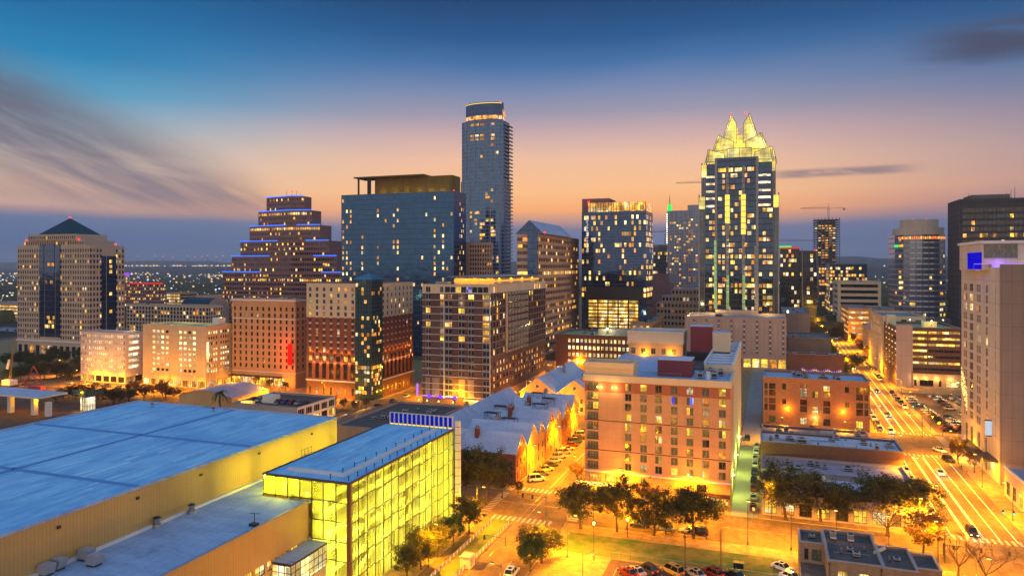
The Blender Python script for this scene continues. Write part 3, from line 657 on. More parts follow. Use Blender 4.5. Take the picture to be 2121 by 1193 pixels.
# ================================================================ convention hall and glass hall
t = thing('convention_hall', 'huge low hall with a flat pale blue roof and ribbed tan metal wall', 'convention hall', (-130, 90, 0))
hu0, hu1, hv0, hv1, hz = -162., -98.5, 20., 148.5, 24.9
m = MB(); m.box(hu0, hu1, hv0, hv1, 0, hz, 'tan_panel', 'hall_roof'); m.build('wall', t)
m = MB()
for v in (38, 64.5, 91, 119): m.box(hu0 + .5, hu1 - .5, v, v + .8, hz + .003, hz + .2, 'roof_seam')
m.build('roof_ridge', t); m = MB(); m.box(-129.5, -128.9, hv0, hv1 - .5, hz + .003, hz + .2, 'roof_seam'); m.build('roof_ridge', t)
m = MB()
for a in ((hu0 - .1, hu0 + .3, hv0, hv1 + .1), (hu1 - .25, hu1 + .12, hv0, hv1 + .1), (hu0 + .3, hu1 - .25, hv1 - .3, hv1 + .1)): m.box(*a, hz + .002, hz + .42, 'roof_blue')
m.build('parapet_cap', t)
for v in (52, 63, 76, 90, 104, 120, 138):
    m = MB(); m.box(hu1 + .002, hu1 + .3, v, v + .5, hz - 1.6, hz - 1.2, 'trim_dark'); m.build('scupper', t)
for px, py in ((315, 843), (442, 852)):
    p = gp(px, py, hz); m = MB(); m.cyl(p[0], p[1], hz, hz + .9, .35, .3, 'metal', 8); m.cyl(p[0], p[1], hz + .9, hz + 1.1, .55, .2, 'metal_dark', 8); m.build('roof_vent', t)
# lower wing of the hall
t = thing('low_wing', 'lower flat-roofed wing with brown stains between the hall and the glass hall', 'building', (-90, 80, 0))
lz, lu = 17.7, -81.2
m = MB(); fr = Fr((lu, 20), (0, 1), (1, 0), 93.1)
wc = [(80.3 + k * 1.55, 81.55 + k * 1.55) for k in range(7)]; wc = [(38 + k * 3.1, 40.4 + k * 3.1) for k in range(17)]
holed(m, fr, 0, lz, wc, [(9.2, 10.9), (6.2, 8.7)], .25, 'tan_panel')
m.poly([(hu1 + .02, 20, 0), (lu, 20, 0), (lu, 20, lz), (hu1 + .02, 20, lz)], 'tan_panel'); m.build('wall', t)
m = MB(); m.poly([(hu1 + .02, 20, lz), (lu, 20, lz), (lu, 113.1, lz), (hu1 + .02, 113.1, lz)], 'roof_blue'); m.poly([(hu1 + .02, 113.1, lz), (-92.1, 113.1, lz), (-92.1, 160, lz), (hu1 + .02, 160, lz)], 'roof_blue'); m.build('roof', t)
m = MB(); m.box(lu - .3, lu + .1, 20, 113.1, lz + .002, lz + .25, 'trim_grey'); m.build('parapet_cap', t); m = MB(); m.box(hu1 + .05, hu1 + .5, 20, 148, lz + .002, lz + .5, 'trim_white'); m.build('flashing', t)
W = Wins()
for a, b in wc:
    for z0, h in ((9.2, 1.7), (6.2, 2.5)): W.add(fr, a, z0, b - a, h, 'y', -.2, (2, .09, 2, 1))
W.flush(t)
for (px, py, k) in ((397, 1062, 'c'), (325, 1090, 'c'), (178, 1158, 'b'), (196, 1170, 'b'), (120, 1178, 'b'), (95, 1190, 'b')):
    p = gp(px, py, lz); m = MB(); x, y = p[0], p[1]
    if k == 'c': m.cyl(x, y, lz, lz + .5, .8, .7, 'metal', 12); m.cyl(x, y, lz + .5, lz + 1.5, .5, .5, 'metal', 12); m.cyl(x, y, lz + 1.5, lz + 1.75, .7, .3, 'metal_dark', 12)
    else: m.prism([(x - 1.2, y - .8), (x + .8, y - .8), (x + .8, y + .8), (x - 1.2, y + .8)], lz + .3, lz + 1.7, 'hvac', None, [(x - .7, y - .7), (x + 1.3, y - .7), (x + 1.3, y + .7), (x - .7, y + .7)]); m.box(x - .9, x + .7, y - .6, y + .6, lz, lz + .3, 'trim_dark')
    m.build('roof_vent', t)
p = gp(527, 1088, lz); m = MB(); m.tube((p[0], p[1], lz), (p[0], p[1], lz + 2.2), .08, .06, 'trim_dark'); m.tube((p[0] - .9, p[1], lz + 2.), (p[0] + .9, p[1] + .4, lz + 2.), .05, .05, 'trim_dark'); m.box(p[0] - .8, p[0] + .6, p[1] - .5, p[1] + .5, lz, lz + .4, 'trim_dark'); m.build('roof_mast', t)
# glass hall
gu0, gu1, gv0, gv1, gz = -91.8, -72.5, 113.4, 160., 21.7
t = thing('glass_hall', 'tall glass hall glowing yellow green behind a grid of panes', 'glass building', ((gu0 + gu1) / 2, (gv0 + gv1) / 2, 0))
fs = frames(gu0, gu1, gv0, gv1); W = Wins('glass_panel'); mb = MB(); NC, NR = 15, 6; rh = gz / NR
for i in range(NC):
    a = fs['E'].L / NC; off = .18 * (i % 3 - 1)
    for j in range(NR):
        W.add(fs['E'], a * i + .05, j * rh + .06 + off * (j > 0), a - .1, rh - .12 + off * ((j == 0) - (j > 0)), 'H', -.06)
ws = [0, 2.9, 5.6, 8.4, 11.1, 13.6, 16.4, 19.3]
for i in range(7):
    for j in range(NR):
        if i < 4 and j < 5: continue
        W.add(fs['S'], ws[i] + .05, j * rh + .06, ws[i + 1] - ws[i] - .1, rh - .12, 'H', -.06)
for i in range(15): W.add(fs['W'], i * 3.1 + .05, 5 * rh + .06, 3.0, rh - .12, 'H', -.06)
W.flush(t)
m = MB()
def fbox(mb, fr, a0, a1, z0, z1, k0, k1, mt):
    p, q = fr.p(a0, z0, k0), fr.p(a1, z0, k1); mb.box(min(p[0], q[0]), max(p[0], q[0]), min(p[1], q[1]), max(p[1], q[1]), z0, z1, mt)
for i in range(NC + 1):
    fbox(m, fs['E'], max(0, fs['E'].L / NC * i - .05), min(fs['E'].L, fs['E'].L / NC * i + .05), 0, gz, -.12, .08, 'trim_dark')
    if i < NC:
        for k in (1, 2): fbox(m, fs['E'], fs['E'].L / NC * (i + k / 3) - .02, fs['E'].L / NC * (i + k / 3) + .02, 0, gz, -.1, .01, 'trim_grey')
for i in range(NC):
    a = fs['E'].L / NC; off = .18 * (i % 3 - 1)
    for j in range(1, NR): fbox(m, fs['E'], a * i + .07, a * i + a - .07, j * rh - .05 + off, j * rh + .05 + off, -.1, .1, 'trim_dark')
for i in range(8): fbox(m, fs['S'], max(.0, ws[i] - .06), min(19.3, ws[i] + .06), 17.72 if i < 4 else 0, gz, -.12, .12, 'trim_dark')
for i in range(7):
    for j in range(1, NR):
        if i < 4 and j < 5: continue
        fbox(m, fs['S'], ws[i] + .06, ws[i + 1] - .06, j * rh - .06 + .1 * (i % 2), j * rh + .06 + .1 * (i % 2), -.1, .1, 'trim_dark')
for i in range(16): fbox(m, fs['W'], min(46.5, i * 3.1), min(46.6, i * 3.1 + .1), 17.72, gz, -.12, .1, 'trim_dark')
m.build('mullion', t); m = MB(); m.box(gu1 - .5, gu1 + .14, gv0 - .14, gv0 + .5, 0, gz + .1, 'skin_dark'); m.build('corner_post', t)
m = MB(); m.box(gu0 + .3, gu1 - .3, gv0 + .3, gv1, gz - .3, gz + .12, 'hall_white', 'hall_roof'); m.build('roof', t)
m = MB()
for a in ((gu0 - .15, gu0 + .3, gv0 - .15, gv1), (gu1 - .3, gu1 + .15, gv0 - .15, gv1), (gu0 + .3, gu1 - .3, gv0 - .15, gv0 + .3)): m.box(*a, gz - .02, gz + .28, 'skin_dark')
m.build('parapet_cap', t)
m = MB(); m.box(gu0 + 3, gu1 - 3.4, gv0 + 3.4, gv0 + 4., gz + .12, gz + .75, 'trim_white'); m.box(gu1 - 4., gu1 - 3.4, gv0 + 4., gv1 - 3, gz + .12, gz + .75, 'trim_white'); m.build('roof_curb', t)
for k in range(15):
    for uu, st in ((gu1 - 1.2, 3.1), (gu1 - 5.2, 4.2)):
        v = gv0 + 1.6 + k * st
        if v < gv1 - 1: m = MB(); m.cyl(uu, v, gz + .1, gz + .85, .09, .09, 'trim_dark', 6); m.cyl(uu, v, gz + .85, gz + 1.05, .17, .12, 'trim_dark', 6); m.build('roof_post', t)
# inside
m = MB(); m.box(-86.4, -86., 114, gv1 - .2, .1, gz - .4, 'hall_inner'); m.box(gu0 + .3, gu1 - .4, gv1 - .3, gv1, .1, gz, 'hall_inner'); m.box(-81., -80.7, 113.6, 119, 0, 17.5, 'hall_inner'); m.build('inner_wall', t)
for k in range(1, 6):
    m = MB(); m.box(-85.9, -79.5 + (k % 2) * 1.2, 114.2, gv1 - .4, k * rh - .35, k * rh, 'hall_floor'); m.box(-79.6 + (k % 2) * 1.2, -79.5 + (k % 2) * 1.2, 114.2, gv1 - .4, k * rh, k * rh + 1.1, 'hall_white'); m.build('balcony', t)
for v in range(118, 160, 6):
    m = MB(); m.cyl(-75.2, v, 0, gz - .4, .28, .28, 'hall_white', 10); m.build('column', t)
for k, (v, z) in enumerate(((124, 0), (136, 3.6), (146, 7.2), (130, 10.8))):
    m = MB(); m.tube((-78, v, z), (-78, v + 9, z + 3.6), .5, .5, 'hall_white', 4); m.build('escalator', t)
for v, z, h, c in ((121, 4, 3, 'hall_art'), (127, 8, 3.5, 'hall_white'), (139, 5, 4, 'hall_art'), (150, 9, 3, 'hall_art'), (133, 14, 3, 'hall_white'), (155, 3, 4, 'hall_white')):
    m = MB(); m.box(-85.98, -85.8, v, v + 3.4, z, z + h, c); m.build('wall_panel', t)
for k in range(9):
    m = MB(); v = 117 + k * 5; m.cyl(-74.4, v, gz - .95, gz - .7, .22, .22, 'lamp_white', 8); m.cyl(-74.4, v, gz - .7, gz - .45, .1, .1, 'trim_dark', 6); m.build('ceiling_lamp', t)
for x, y, z in ((-87.4, 114.6, 20.), (-82.5, 114.4, 18.6), (-88, 114.6, 18.7)):
    m = MB(); m.cyl(x, y, z, z + .3, .2, .2, 'lamp_white', 8); m.build('ceiling_lamp', t)
for v in (118, 127, 136, 145, 155):
    for z in (2.6, 9., 16.): light(-76.6, v, z, (1., .9, .38), 1350, .5)
for v in (116, 124, 132, 140, 148, 156): light(-89.5, v, 20.4, (1., .86, .05), 4200, .4)
for x, y, z in ((-78, 115.2, 12), (-75, 115.2, 12), (-84.5, 115, 20.3), (-80, 116, 20.3), (-83, 122, 20.3)): light(x, y, z, (1., .88, .2), 420, .4)
# blue louvre screen and pylon at the far end
t = thing('louvre_screen', 'row of deep blue glass panels in white posts along the glass hall roof end', 'screen', (-80, 160.4, gz))
su0 = at_v(808, 160.4)[0]; n_ = 14; st = (gu1 - .6 - su0) / n_; frS = Fr((su0, 160.4), (1, 0), (0, -1), gu1 - .6 - su0); W = Wins('blue_panel')
for i in range(n_): W.add(frS, i * st + .22, gz + .5, st - .34, 2.3, 'N', .0)
W.flush(t)
for i in range(n_ + 1): m = MB(); m.box(su0 + i * st - .1, su0 + i * st + .14, 160.2, 160.6, gz + .1, gz + 3., 'trim_white'); m.build('post', t)
m = MB(); m.box(su0, gu1 - .6, 160.25, 160.55, gz + 3., gz + 3.15, 'trim_white'); m.box(su0, gu1 - .6, 160.25, 160.55, gz + .12, gz + .32, 'yellow_strip'); m.build('rail', t)
t = thing('corner_pylon', 'slim pale glass pylon standing at the far corner of the glass hall', 'pylon', (-71.6, 160.5, 0))
m = MB(); m.box(-72.3, -71.2, 160.1, 161.2, 0, 23.8, 'trim_white'); m.build('shaft', t); m = MB()
for k in range(12): m.box(-72.34, -71.16, 160.06, 161.24, k * 2. + .4, k * 2. + .5, 'trim_dark')
m.build('joint', t)
# small glass entrance box
t = thing('entrance_pavilion', 'small glass pavilion with a flat roof at the foot of the glass hall', 'pavilion', (-79, 107, 0))
m = MB(); m.box(-81.15, -77.2, 102.5, 113.2, 10.2, 10.6, 'trim_dark', 'roof_blue'); m.build('roof', t); pf = frames(-81.15, -77.3, 102.6, 113.2); W = Wins('glass_panel')
for k, L in (('S', 3.85), ('E', 10.6)):
    nn = int(L / 1.28)
    for i in range(nn):
        for j in range(3): W.add(pf[k], L / nn * i, 6.3 + j * 1.3, L / nn, 1.3, 'p', 0, (2, .06, 1, 1))
W.flush(t); m = MB(); m.box(-81.1, -77.35, 102.65, 113.1, 0, 6.29, 'stucco'); m.build('wall', t)
t = thing('roof_railing', 'black metal ladder cage at the edge of the glass hall roof', 'railing', (-92, 128, gz))
m = MB()
for v in (126, 127.2, 128.4, 129.6):
    m.tube((-92.3, v, gz - 1.5), (-92.3, v, gz + 1.6), .05, .05, 'trim_dark', 5)
for z in (gz - .6, gz + .3, gz + 1.5): m.tube((-92.3, 126, z), (-92.3, 129.6, z), .05, .05, 'trim_dark', 5)
m.build('cage', t)
# ================================================================ hotel in the middle
h0, h1, hv, hz = -46.6, -8.7, 188.6, 31.6
t = thing('hotel', 'pink and tan ten storey hotel with maroon boxes on its roof', 'hotel', ((h0 + h1) / 2, 210, 0))
fs = frames(h0, h1, hv, 208); fr = fs['S']; m = MB(); W = Wins()
def sx_(px): return at_v(px, hv)[0] - h0
colpx = (1301, 1333, 1364, 1396.5, 1429, 1462, 1496); ww2 = 1.75
cols = [(sx_(1228) - 1.5, sx_(1228) + 1.5)] + [(sx_(p) - ww2 / 2, sx_(p) + ww2 / 2) for p in colpx]
rz_ = [29.7 - 2.65 * k for k in range(9)]; rows = [(z - 1., z + .95) for z in rz_][::-1]
holed(m, fr, 6.9, hz - .6, cols, rows, .22, 'hotel_wall'); m.build('wall', t)
pat = ['g /gy /gy g /gm g g g g', '/gy d d y y g d /gy d'.replace('/gy d d', '/yg d d'), 'y g g g a y g g y', 'k g g y d /gy g /gy d', 'g /Bg g g g g g g y', 'm /gB /yg g y g g g y', 'g a a g g d g a a', 'y y g y /gy g a d m']
for (a, b), p in zip(cols, pat):
    for z, k in zip(rz_, p.split()): W.add(fr, a, z - 1., b - a, 1.95, k, -.2, (1, .07, 2 if b - a < 2 else 4, 1))
W.flush(t, sub=True)
m = MB(); holed(m, fr, 0, 6.5, [(1.2, 4.4), (5.6, 8.8), (sx_(1301) - .7, sx_(1301) + .7), (sx_(1333) - .7, sx_(1333) + .7), (29.5, 32), (33, 37.2)], [(.1, 3.4), (4., 5.9)], .35, 'brick_tan', lambda i, j: (j == 1 and i < 5) or (j == 0 and i in (2, 3, 5)))
m.build('base_wall', t)
W = Wins()
for i, (a, b) in enumerate([(1.2, 4.4), (5.6, 8.8), (sx_(1301) - .7, sx_(1301) + .7), (sx_(1333) - .7, sx_(1333) + .7)]): W.add(fr, a, 4., b - a, 1.9, 'y', -.3, (2, .12, 4 if i < 2 else 2, 1))
for i in (2, 3): a, b = [(sx_(1301) - .7, sx_(1301) + .7), (sx_(1333) - .7, sx_(1333) + .7)][i - 2]; W.add(fr, a, .1, b - a, 3.3, 'p', -.3, (2, .12, 2, 2))
W.add(fr, 29.5, 4., 2.5, 1.9, 'k', -.3, (2, .06, 5, 1)); W.add(fr, 33, .1, 4.2, 3.3, 'y', -.33, (2, .1, 4, 2)); W.flush(t)
m = MB(); fbox(m, fr, -.1, 38., 6.5, 6.9, 0.003, .25, 'trim_white'); m.box(h1 + .003, h1 + .2, hv, 208, 6.5, 6.9, 'trim_white'); m.build('stringcourse', t)
m = MB()
for z in (20.45, 12.5): fbox(m, fr, -.05, 37.95, z - .1, z + .1, .003, .08, 'skin_dark')
m.build('joint_line', t)
frb = Fr((h0, hv - .12), (1, 0), (0, -1), h1 - h0); mb_ = MB(); holed(mb_, frb, 28.2, 31., cols, [(28.7, 30.65)], .12, 'hotel_band'); mb_.build('wall_band', t)
m = MB(); fbox(m, fr, -.3, 38.2, 31., 32.7, -.3, .45, 'cream'); m.box(h1 - .3, h1 + .4, hv + .31, 208, 31., 32.7, 'cream'); m.build('cornice', t)
m = MB(); m.box(h0, h0 + 13.2, hv + .31, 196, 31., 35., 'cream'); m.poly([(h0 + .5, hv + .8, 35.01), (h0 + 12.7, hv + .8, 35.01), (h0 + 12.7, 195.5, 35.01), (h0 + .5, 195.5, 35.01)], 'roof_dark')
for a in ((h0 - .2, h0 + .5, hv - .3, 196.3), (h0 + 12.7, h0 + 13.4, hv - .3, 196.3), (h0 + .5, h0 + 12.7, hv - .3, hv + .4), (h0 + .5, h0 + 12.7, 195.6, 196.3)): m.box(*a, 34.6, 36.1, 'cream')
m.build('penthouse', t)
m = MB(); m.poly([(h0, hv + .4, hz), (h1 - .3, hv + .4, hz), (h1 - .3, 262, hz), (h0, 262, hz)], 'roof_blue')
m.build('roof', t)
m = MB(); m.poly([(h0, 262, 0), (h0, hv, 0), (h0, hv, hz), (h0, 262, hz)], 'hotel_wall'); m.poly([(h1, hv, 6.9), (h1, 208, 6.9), (h1, 208, 31), (h1, hv, 31)], 'hotel_wall'); m.poly([(h1, hv, 0), (h1, 208, 0), (h1, 208, 6.5), (h1, hv, 6.5)], 'brick_tan'); m.box(h1 - 8, h1, 208, 268, 0, 34.2, 'cream', 'roof_blue'); m.box(h1 - .5, h1 + .15, 208, 268, 34.2, 35., 'trim_white'); m.box(h1 - 8.1, h1 - 7.6, 208, 268, 34.2, 35., 'trim_white'); m.build('side_wall', t)
m = MB()
for v in range(212, 268, 6): m.box(h1 - 7.5, h1 - .6, v, v + .25, 34.22, 34.6, 'trim_white')
m.build('roof_beam', t)
def maroon(p0, p1, py0, py1, v, dpt, zb):
    a, ta = at_v(p0, v); b, _ = at_v(p1, v); z1 = zt(py1, ta); m = MB(); m.box(a, b, v, v + dpt, zb, z1, 'maroon_metal', 'roof_metal'); m.box(a - .1, b + .1, v - .1, v + dpt + .1, z1 + .002, z1 + .14, 'roof_metal'); m.build('plant_room', t)
maroon(1362, 1432, 780, 745, 199, 9, hz); maroon(1430, 1475, 708, 676, 246, 8, hz)
a, ta = at_v(1476, 236); b, _ = at_v(1512, 236); m = MB(); m.box(a, b, 236, 243, hz, zt(688, ta), 'cream', 'roof_blue'); m.build('lift_tower', t)
# back wing with orange lit wall
a, ta = at_v(1302, 244); b, _ = at_v(1414, 244); zt_ = zt(688, ta); m = MB(); f2 = Fr((a, 244), (1, 0), (0, -1), b - a)
wc = [(.8 + k * (b - a - 1) / 5, 2.3 + k * (b - a - 1) / 5) for k in range(5)]; holed(m, f2, hz - 8, zt_ - 3.6, wc, [(zt_ - 7.2 - 3.1 * k, zt_ - 5.2 - 3.1 * k) for k in (2, 1, 0)], .2, 'stucco_orange'); m.box(a - .3, b + .3, 243.6, 258, zt_ - 3.6, zt_ - .1, 'cream', 'roof_blue'); m.box(a, b, 244.3, 258, 0, zt_ - 3.61, 'stucco_orange')
for q in ((a - .4, b + .4, 243.5, 243.9), (a - .4, b + .4, 257.6, 258.1), (a - .4, a, 243.9, 257.6), (b, b + .4, 243.9, 257.6)): m.box(*q, zt_ - .1, zt_ + .6, 'cream')
m.build('back_wing', t); W = Wins()
for i, (p, q) in enumerate(wc):
    for k in range(3): W.add(f2, p, zt_ - 7.2 - 3.1 * k, q - p, 2., 'gddgg gydgd dygdg'.split()[k][i], -.18, (1, .07, 2, 1))
W.flush(t)
for i, px in enumerate((1335, 1390)):
    x = at_v(px, 243.4)[0]; m = MB(); m.cyl(x, 243.6, hz + .6, hz + 1., .22, .22, 'lamp_glow', 8); m.build('wall_lamp', t); light(x, 242.6, hz + .8, SOD, 700, .2)
m = MB(); mm = (-26, -14, 214, 232); m.box(*mm, hz + .02, hz + .5, 'roof_dark'); m.box(-24, -9 - 7.8, 232, 233, hz, hz + 3.2, 'metal_dark'); m.build('pool_deck', t)
for x, y in ((-17, 199), (-13.4, 200), (-12, 205), (-15, 207)): hvac_unit(t, x, y, hz, 1.6, 1.4, 1.7, R)
m = MB(); m.cyl(-14.8, 197, hz, hz + 2.2, .6, .6, 'trim_white', 12); m.build('tank', t)
m = MB()
for i in range(26): m.tube((h0 + 14 + i * .42, 197.6, hz), (h0 + 14 + i * .42, 197.6, hz + 1.1), .03, .03, 'metal', 4)
m.tube((h0 + 14, 197.6, hz + 1.1), (h0 + 25, 197.6, hz + 1.1), .04, .04, 'metal', 4); m.build('roof_rail', t)
for px in (1238, 1246, 1268, 1277):
    x = at_v(px, hv - .4)[0]; m = MB(); m.cyl(x, hv - .4, 29.3, 29.7, .2, .2, 'lamp_glow', 8); m.box(x - .06, x + .06, hv - .3, hv - .13, 29.4, 29.5, 'trim_dark'); m.build('flood_lamp', t)
light(at_v(1242, hv - 1.2)[0], hv - 1.2, 29.4, WARM, 420, .15); light(at_v(1272, hv - 1.2)[0], hv - 1.2, 29.4, WARM, 420, .15)
for z in rz_[:9]:
    m = MB(); fbox(m, fr, cols[0][0] - .15, cols[0][1] + .15, z - 1.12, z - 1.02, .003, .4, 'skin_dark')
    for k in range(13): fbox(m, fr, cols[0][0] - .1 + k * .26, cols[0][0] - .06 + k * .26, z - 1.02, z - .1, .33, .38, 'skin_dark')
    fbox(m, fr, cols[0][0] - .15, cols[0][1] + .15, z - .1, z - .03, .32, .4, 'skin_dark'); m.build('balcony', t)
m = MB(); fbox(m, fr, 29, 37.9, 3.45, 3.75, .0, 2.2, 'awning')
for k in range(20): fbox(m, fr, 29.1 + k * .45, 29.25 + k * .45, 3.76, 3.95, .1, 2.4, 'awning')
m.build('pergola_canopy', t); m = MB(); m.box(h0 - 2.4, h0 + 8, hv - 2., hv - .01, 3.3, 3.7, 'trim_white'); m.build('entrance_canopy', t)
# ================================================================ towers at the back
# stone tower with a pyramid roof
u1_, tt = at_v(185, 348.7); u0_, _ = at_v(36, 348.7); v1_, _ = at_u(258, u1_); V0 = 348.7
t = thing('stone_tower', 'pale stone office tower with stepped top and dark pyramid roof', 'office tower', ((u0_ + u1_) / 2, 362, 0))
zA, zB, zC = zt(508, tt), zt(497, tt), zt(484, tt); rnd = random.Random(5); W = Wins()
def sp(px): return at_v(px, V0)[0] - u0_
mb = MB(); fs = frames(u0_, u1_, V0, v1_)
nS, nE = 30, 11; zf = 12; nf = 17; f = (zA - 1.5 - zf) / nf
gs = (sp(83), sp(125)); L = fs['S'].L; LE = fs['E'].L
def cset(L, n): b = L / n; return [(b * (i + .2), b * (i + .8)) for i in range(n)]
cS = [c for c in cset(L, nS) if not (gs[0] - .3 < (c[0] + c[1]) / 2 < gs[1] + .3)]; ge = (at_u(210, u1_)[0] - V0, at_u(240, u1_)[0] - V0); cE = [c for c in cset(LE, nE) if not (ge[0] - .3 < (c[0] + c[1]) / 2 < ge[1] + .3)]
rw = [(zf + f * (j + .2), zf + f * (j + .78)) for j in range(nf)]
for k, cs in (('S', cS), ('E', cE)):
    holed(mb, fs[k], 0, zA, cs, rw, .4, 'tower_stone')
    for j, r in enumerate(rw):
        b = rnd.choice((.3, .6, 1, 1.6))
        for c in cs: W.add(fs[k], c[0], r[0], c[1] - c[0], r[1] - r[0], pick(.13 * b, rnd, 'yyam', 'kkd'), -.38)
mb.poly([(u0_, v1_, 0), (u0_, V0, 0), (u0_, V0, zA), (u0_, v1_, zA)], 'tower_stone'); mb.poly([(u0_, V0, zA), (u1_, V0, zA), (u1_, v1_, zA), (u0_, v1_, zA)], 'roof_grey')
mb.build('wall', t)
m = MB()
for a, b in ((gs[0], gs[0] + 4), (gs[0] + 5, gs[1] - 5), (gs[1] - 4, gs[1])): fbox(m, fs['S'], a, b, 14, zC - 7, -.2, .5, 'glass_navy')
for a, b in ((ge[0], ge[0] + .28 * (ge[1] - ge[0])), (ge[0] + .36 * (ge[1] - ge[0]), ge[1])): fbox(m, fs['E'], a, b, 14, zA - 7, -.2, .5, 'glass_navy')
m.build('glass_bay', t)
for z, lo, hi, k in ((20, gs[0] + 5, gs[1] - 5, 5), (26, gs[0] + 5, gs[1] - 5, 4), (50, gs[0] + 5, gs[1] - 5, 3), (62, gs[0] + 5, gs[1] - 5, 4), (23, gs[0] + 5, gs[1] - 5, 3)):
    for q in range(k): W.add(fs['S'], lo + (hi - lo) * rnd.random() * .85, z, 1.8, 2.2, rnd.choice('yam'), .53)
for z in (57, 60.5, 64, 30, 42): W.add(fs['E'], ge[0] + .5 * (ge[1] - ge[0]), z, 2.2, 2.2, 'y', .53)
xb0, xb1 = at_v(50, V0 + 1)[0], at_v(238, v1_ - 3)[0]; m2 = MB(); fB = frames(xb0, xb1, V0 + .6, v1_ - 3); cB = cset(fB['S'].L, 26)
holed(m2, fB['S'], zA + .003, zB, cB, [(zA + .6, zB - .9)], .3, 'tower_stone'); m2.poly([fB['E'].p(0, zA), fB['E'].p(fB['E'].L, zA), fB['E'].p(fB['E'].L, zB), fB['E'].p(0, zB)], 'tower_stone'); m2.poly([fB['W'].p(0, zA), fB['W'].p(fB['W'].L, zA), fB['W'].p(fB['W'].L, zB), fB['W'].p(0, zB)], 'tower_stone'); m2.poly([(xb0, V0 + .6, zB), (xb1, V0 + .6, zB), (xb1, v1_ - 3, zB), (xb0, v1_ - 3, zB)], 'roof_grey'); m2.build('upper_storey', t)
for c in cB: W.add(fB['S'], c[0], zA + .6, c[1] - c[0], zB - zA - 1.5, pick(.08, rnd, 'ya', 'kd'), -.28)
xc0, xc1 = at_v(66, V0 + 2)[0], at_v(222, v1_ - 4)[0]; m2 = MB(); fC = frames(xc0, xc1, V0 - .6, v1_ - 4); cC = cset(fC['S'].L, 24)
holed(m2, fC['S'], zB + .003, zC, cC, [(zB + .8, zC - 1.2)], .3, 'tower_stone')
for k in 'EW': m2.poly([fC[k].p(0, zB), fC[k].p(fC[k].L, zB), fC[k].p(fC[k].L, zC), fC[k].p(0, zC)], 'tower_stone')
m2.poly([(xc0, V0 - .6, zC), (xc1, V0 - .6, zC), (xc1, v1_ - 4, zC), (xc0, v1_ - 4, zC)], 'roof_grey'); m2.build('upper_storey', t)
for c in cC: W.add(fC['S'], c[0], zB + .8, c[1] - c[0], zC - zB - 2., pick(.08, rnd, 'ya', 'kd'), -.28)
xp0, xp1 = at_v(82, V0 + 1)[0], at_v(209, v1_ - 2)[0]; cx_, cy_ = at_v(145, V0 + 13)[0], V0 + 13; ap = zt(452, dep(cx_, cy_))
m = MB(); m.box(xp0, xp1, V0 + 1, v1_ - 2, zC + .01, zC + .5, 'green_roof'); base = [(xp0, V0 + 1, zC + .5), (xp1, V0 + 1, zC + .5), (xp1, v1_ - 2, zC + .5), (xp0, v1_ - 2, zC + .5)]
for i in range(4): m.poly([base[i], base[(i + 1) % 4], (cx_, cy_, ap)], 'green_roof')
m.build('pyramid_roof', t)
for px, v, z in ((145, 0, 0), (53, V0, zB), (162, V0, zB), (238, V0 + 1, zA)):
    x = cx_ if v == 0 else at_v(px, v)[0]; y = cy_ if v == 0 else v + .5; z = ap if v == 0 else z; m = MB(); m.cyl(x, y, z, z + .9, .6, .6, 'red_beacon', 8); m.build('beacon', t)
m = MB(); fbox(m, fs['S'], -.4, L + .4, 10.6, 11.4, .01, .8, 'trim_white'); m.box(u1_ + .01, u1_ + .8, V0, v1_, 10.6, 11.4, 'trim_white'); m.build('stringcourse', t)
for i in range(12): W.add(fs['S'], L / 12 * (i + .2), 1, L / 12 * .6, 7, rnd.choice('kkda'), .02)
W.flush(t)
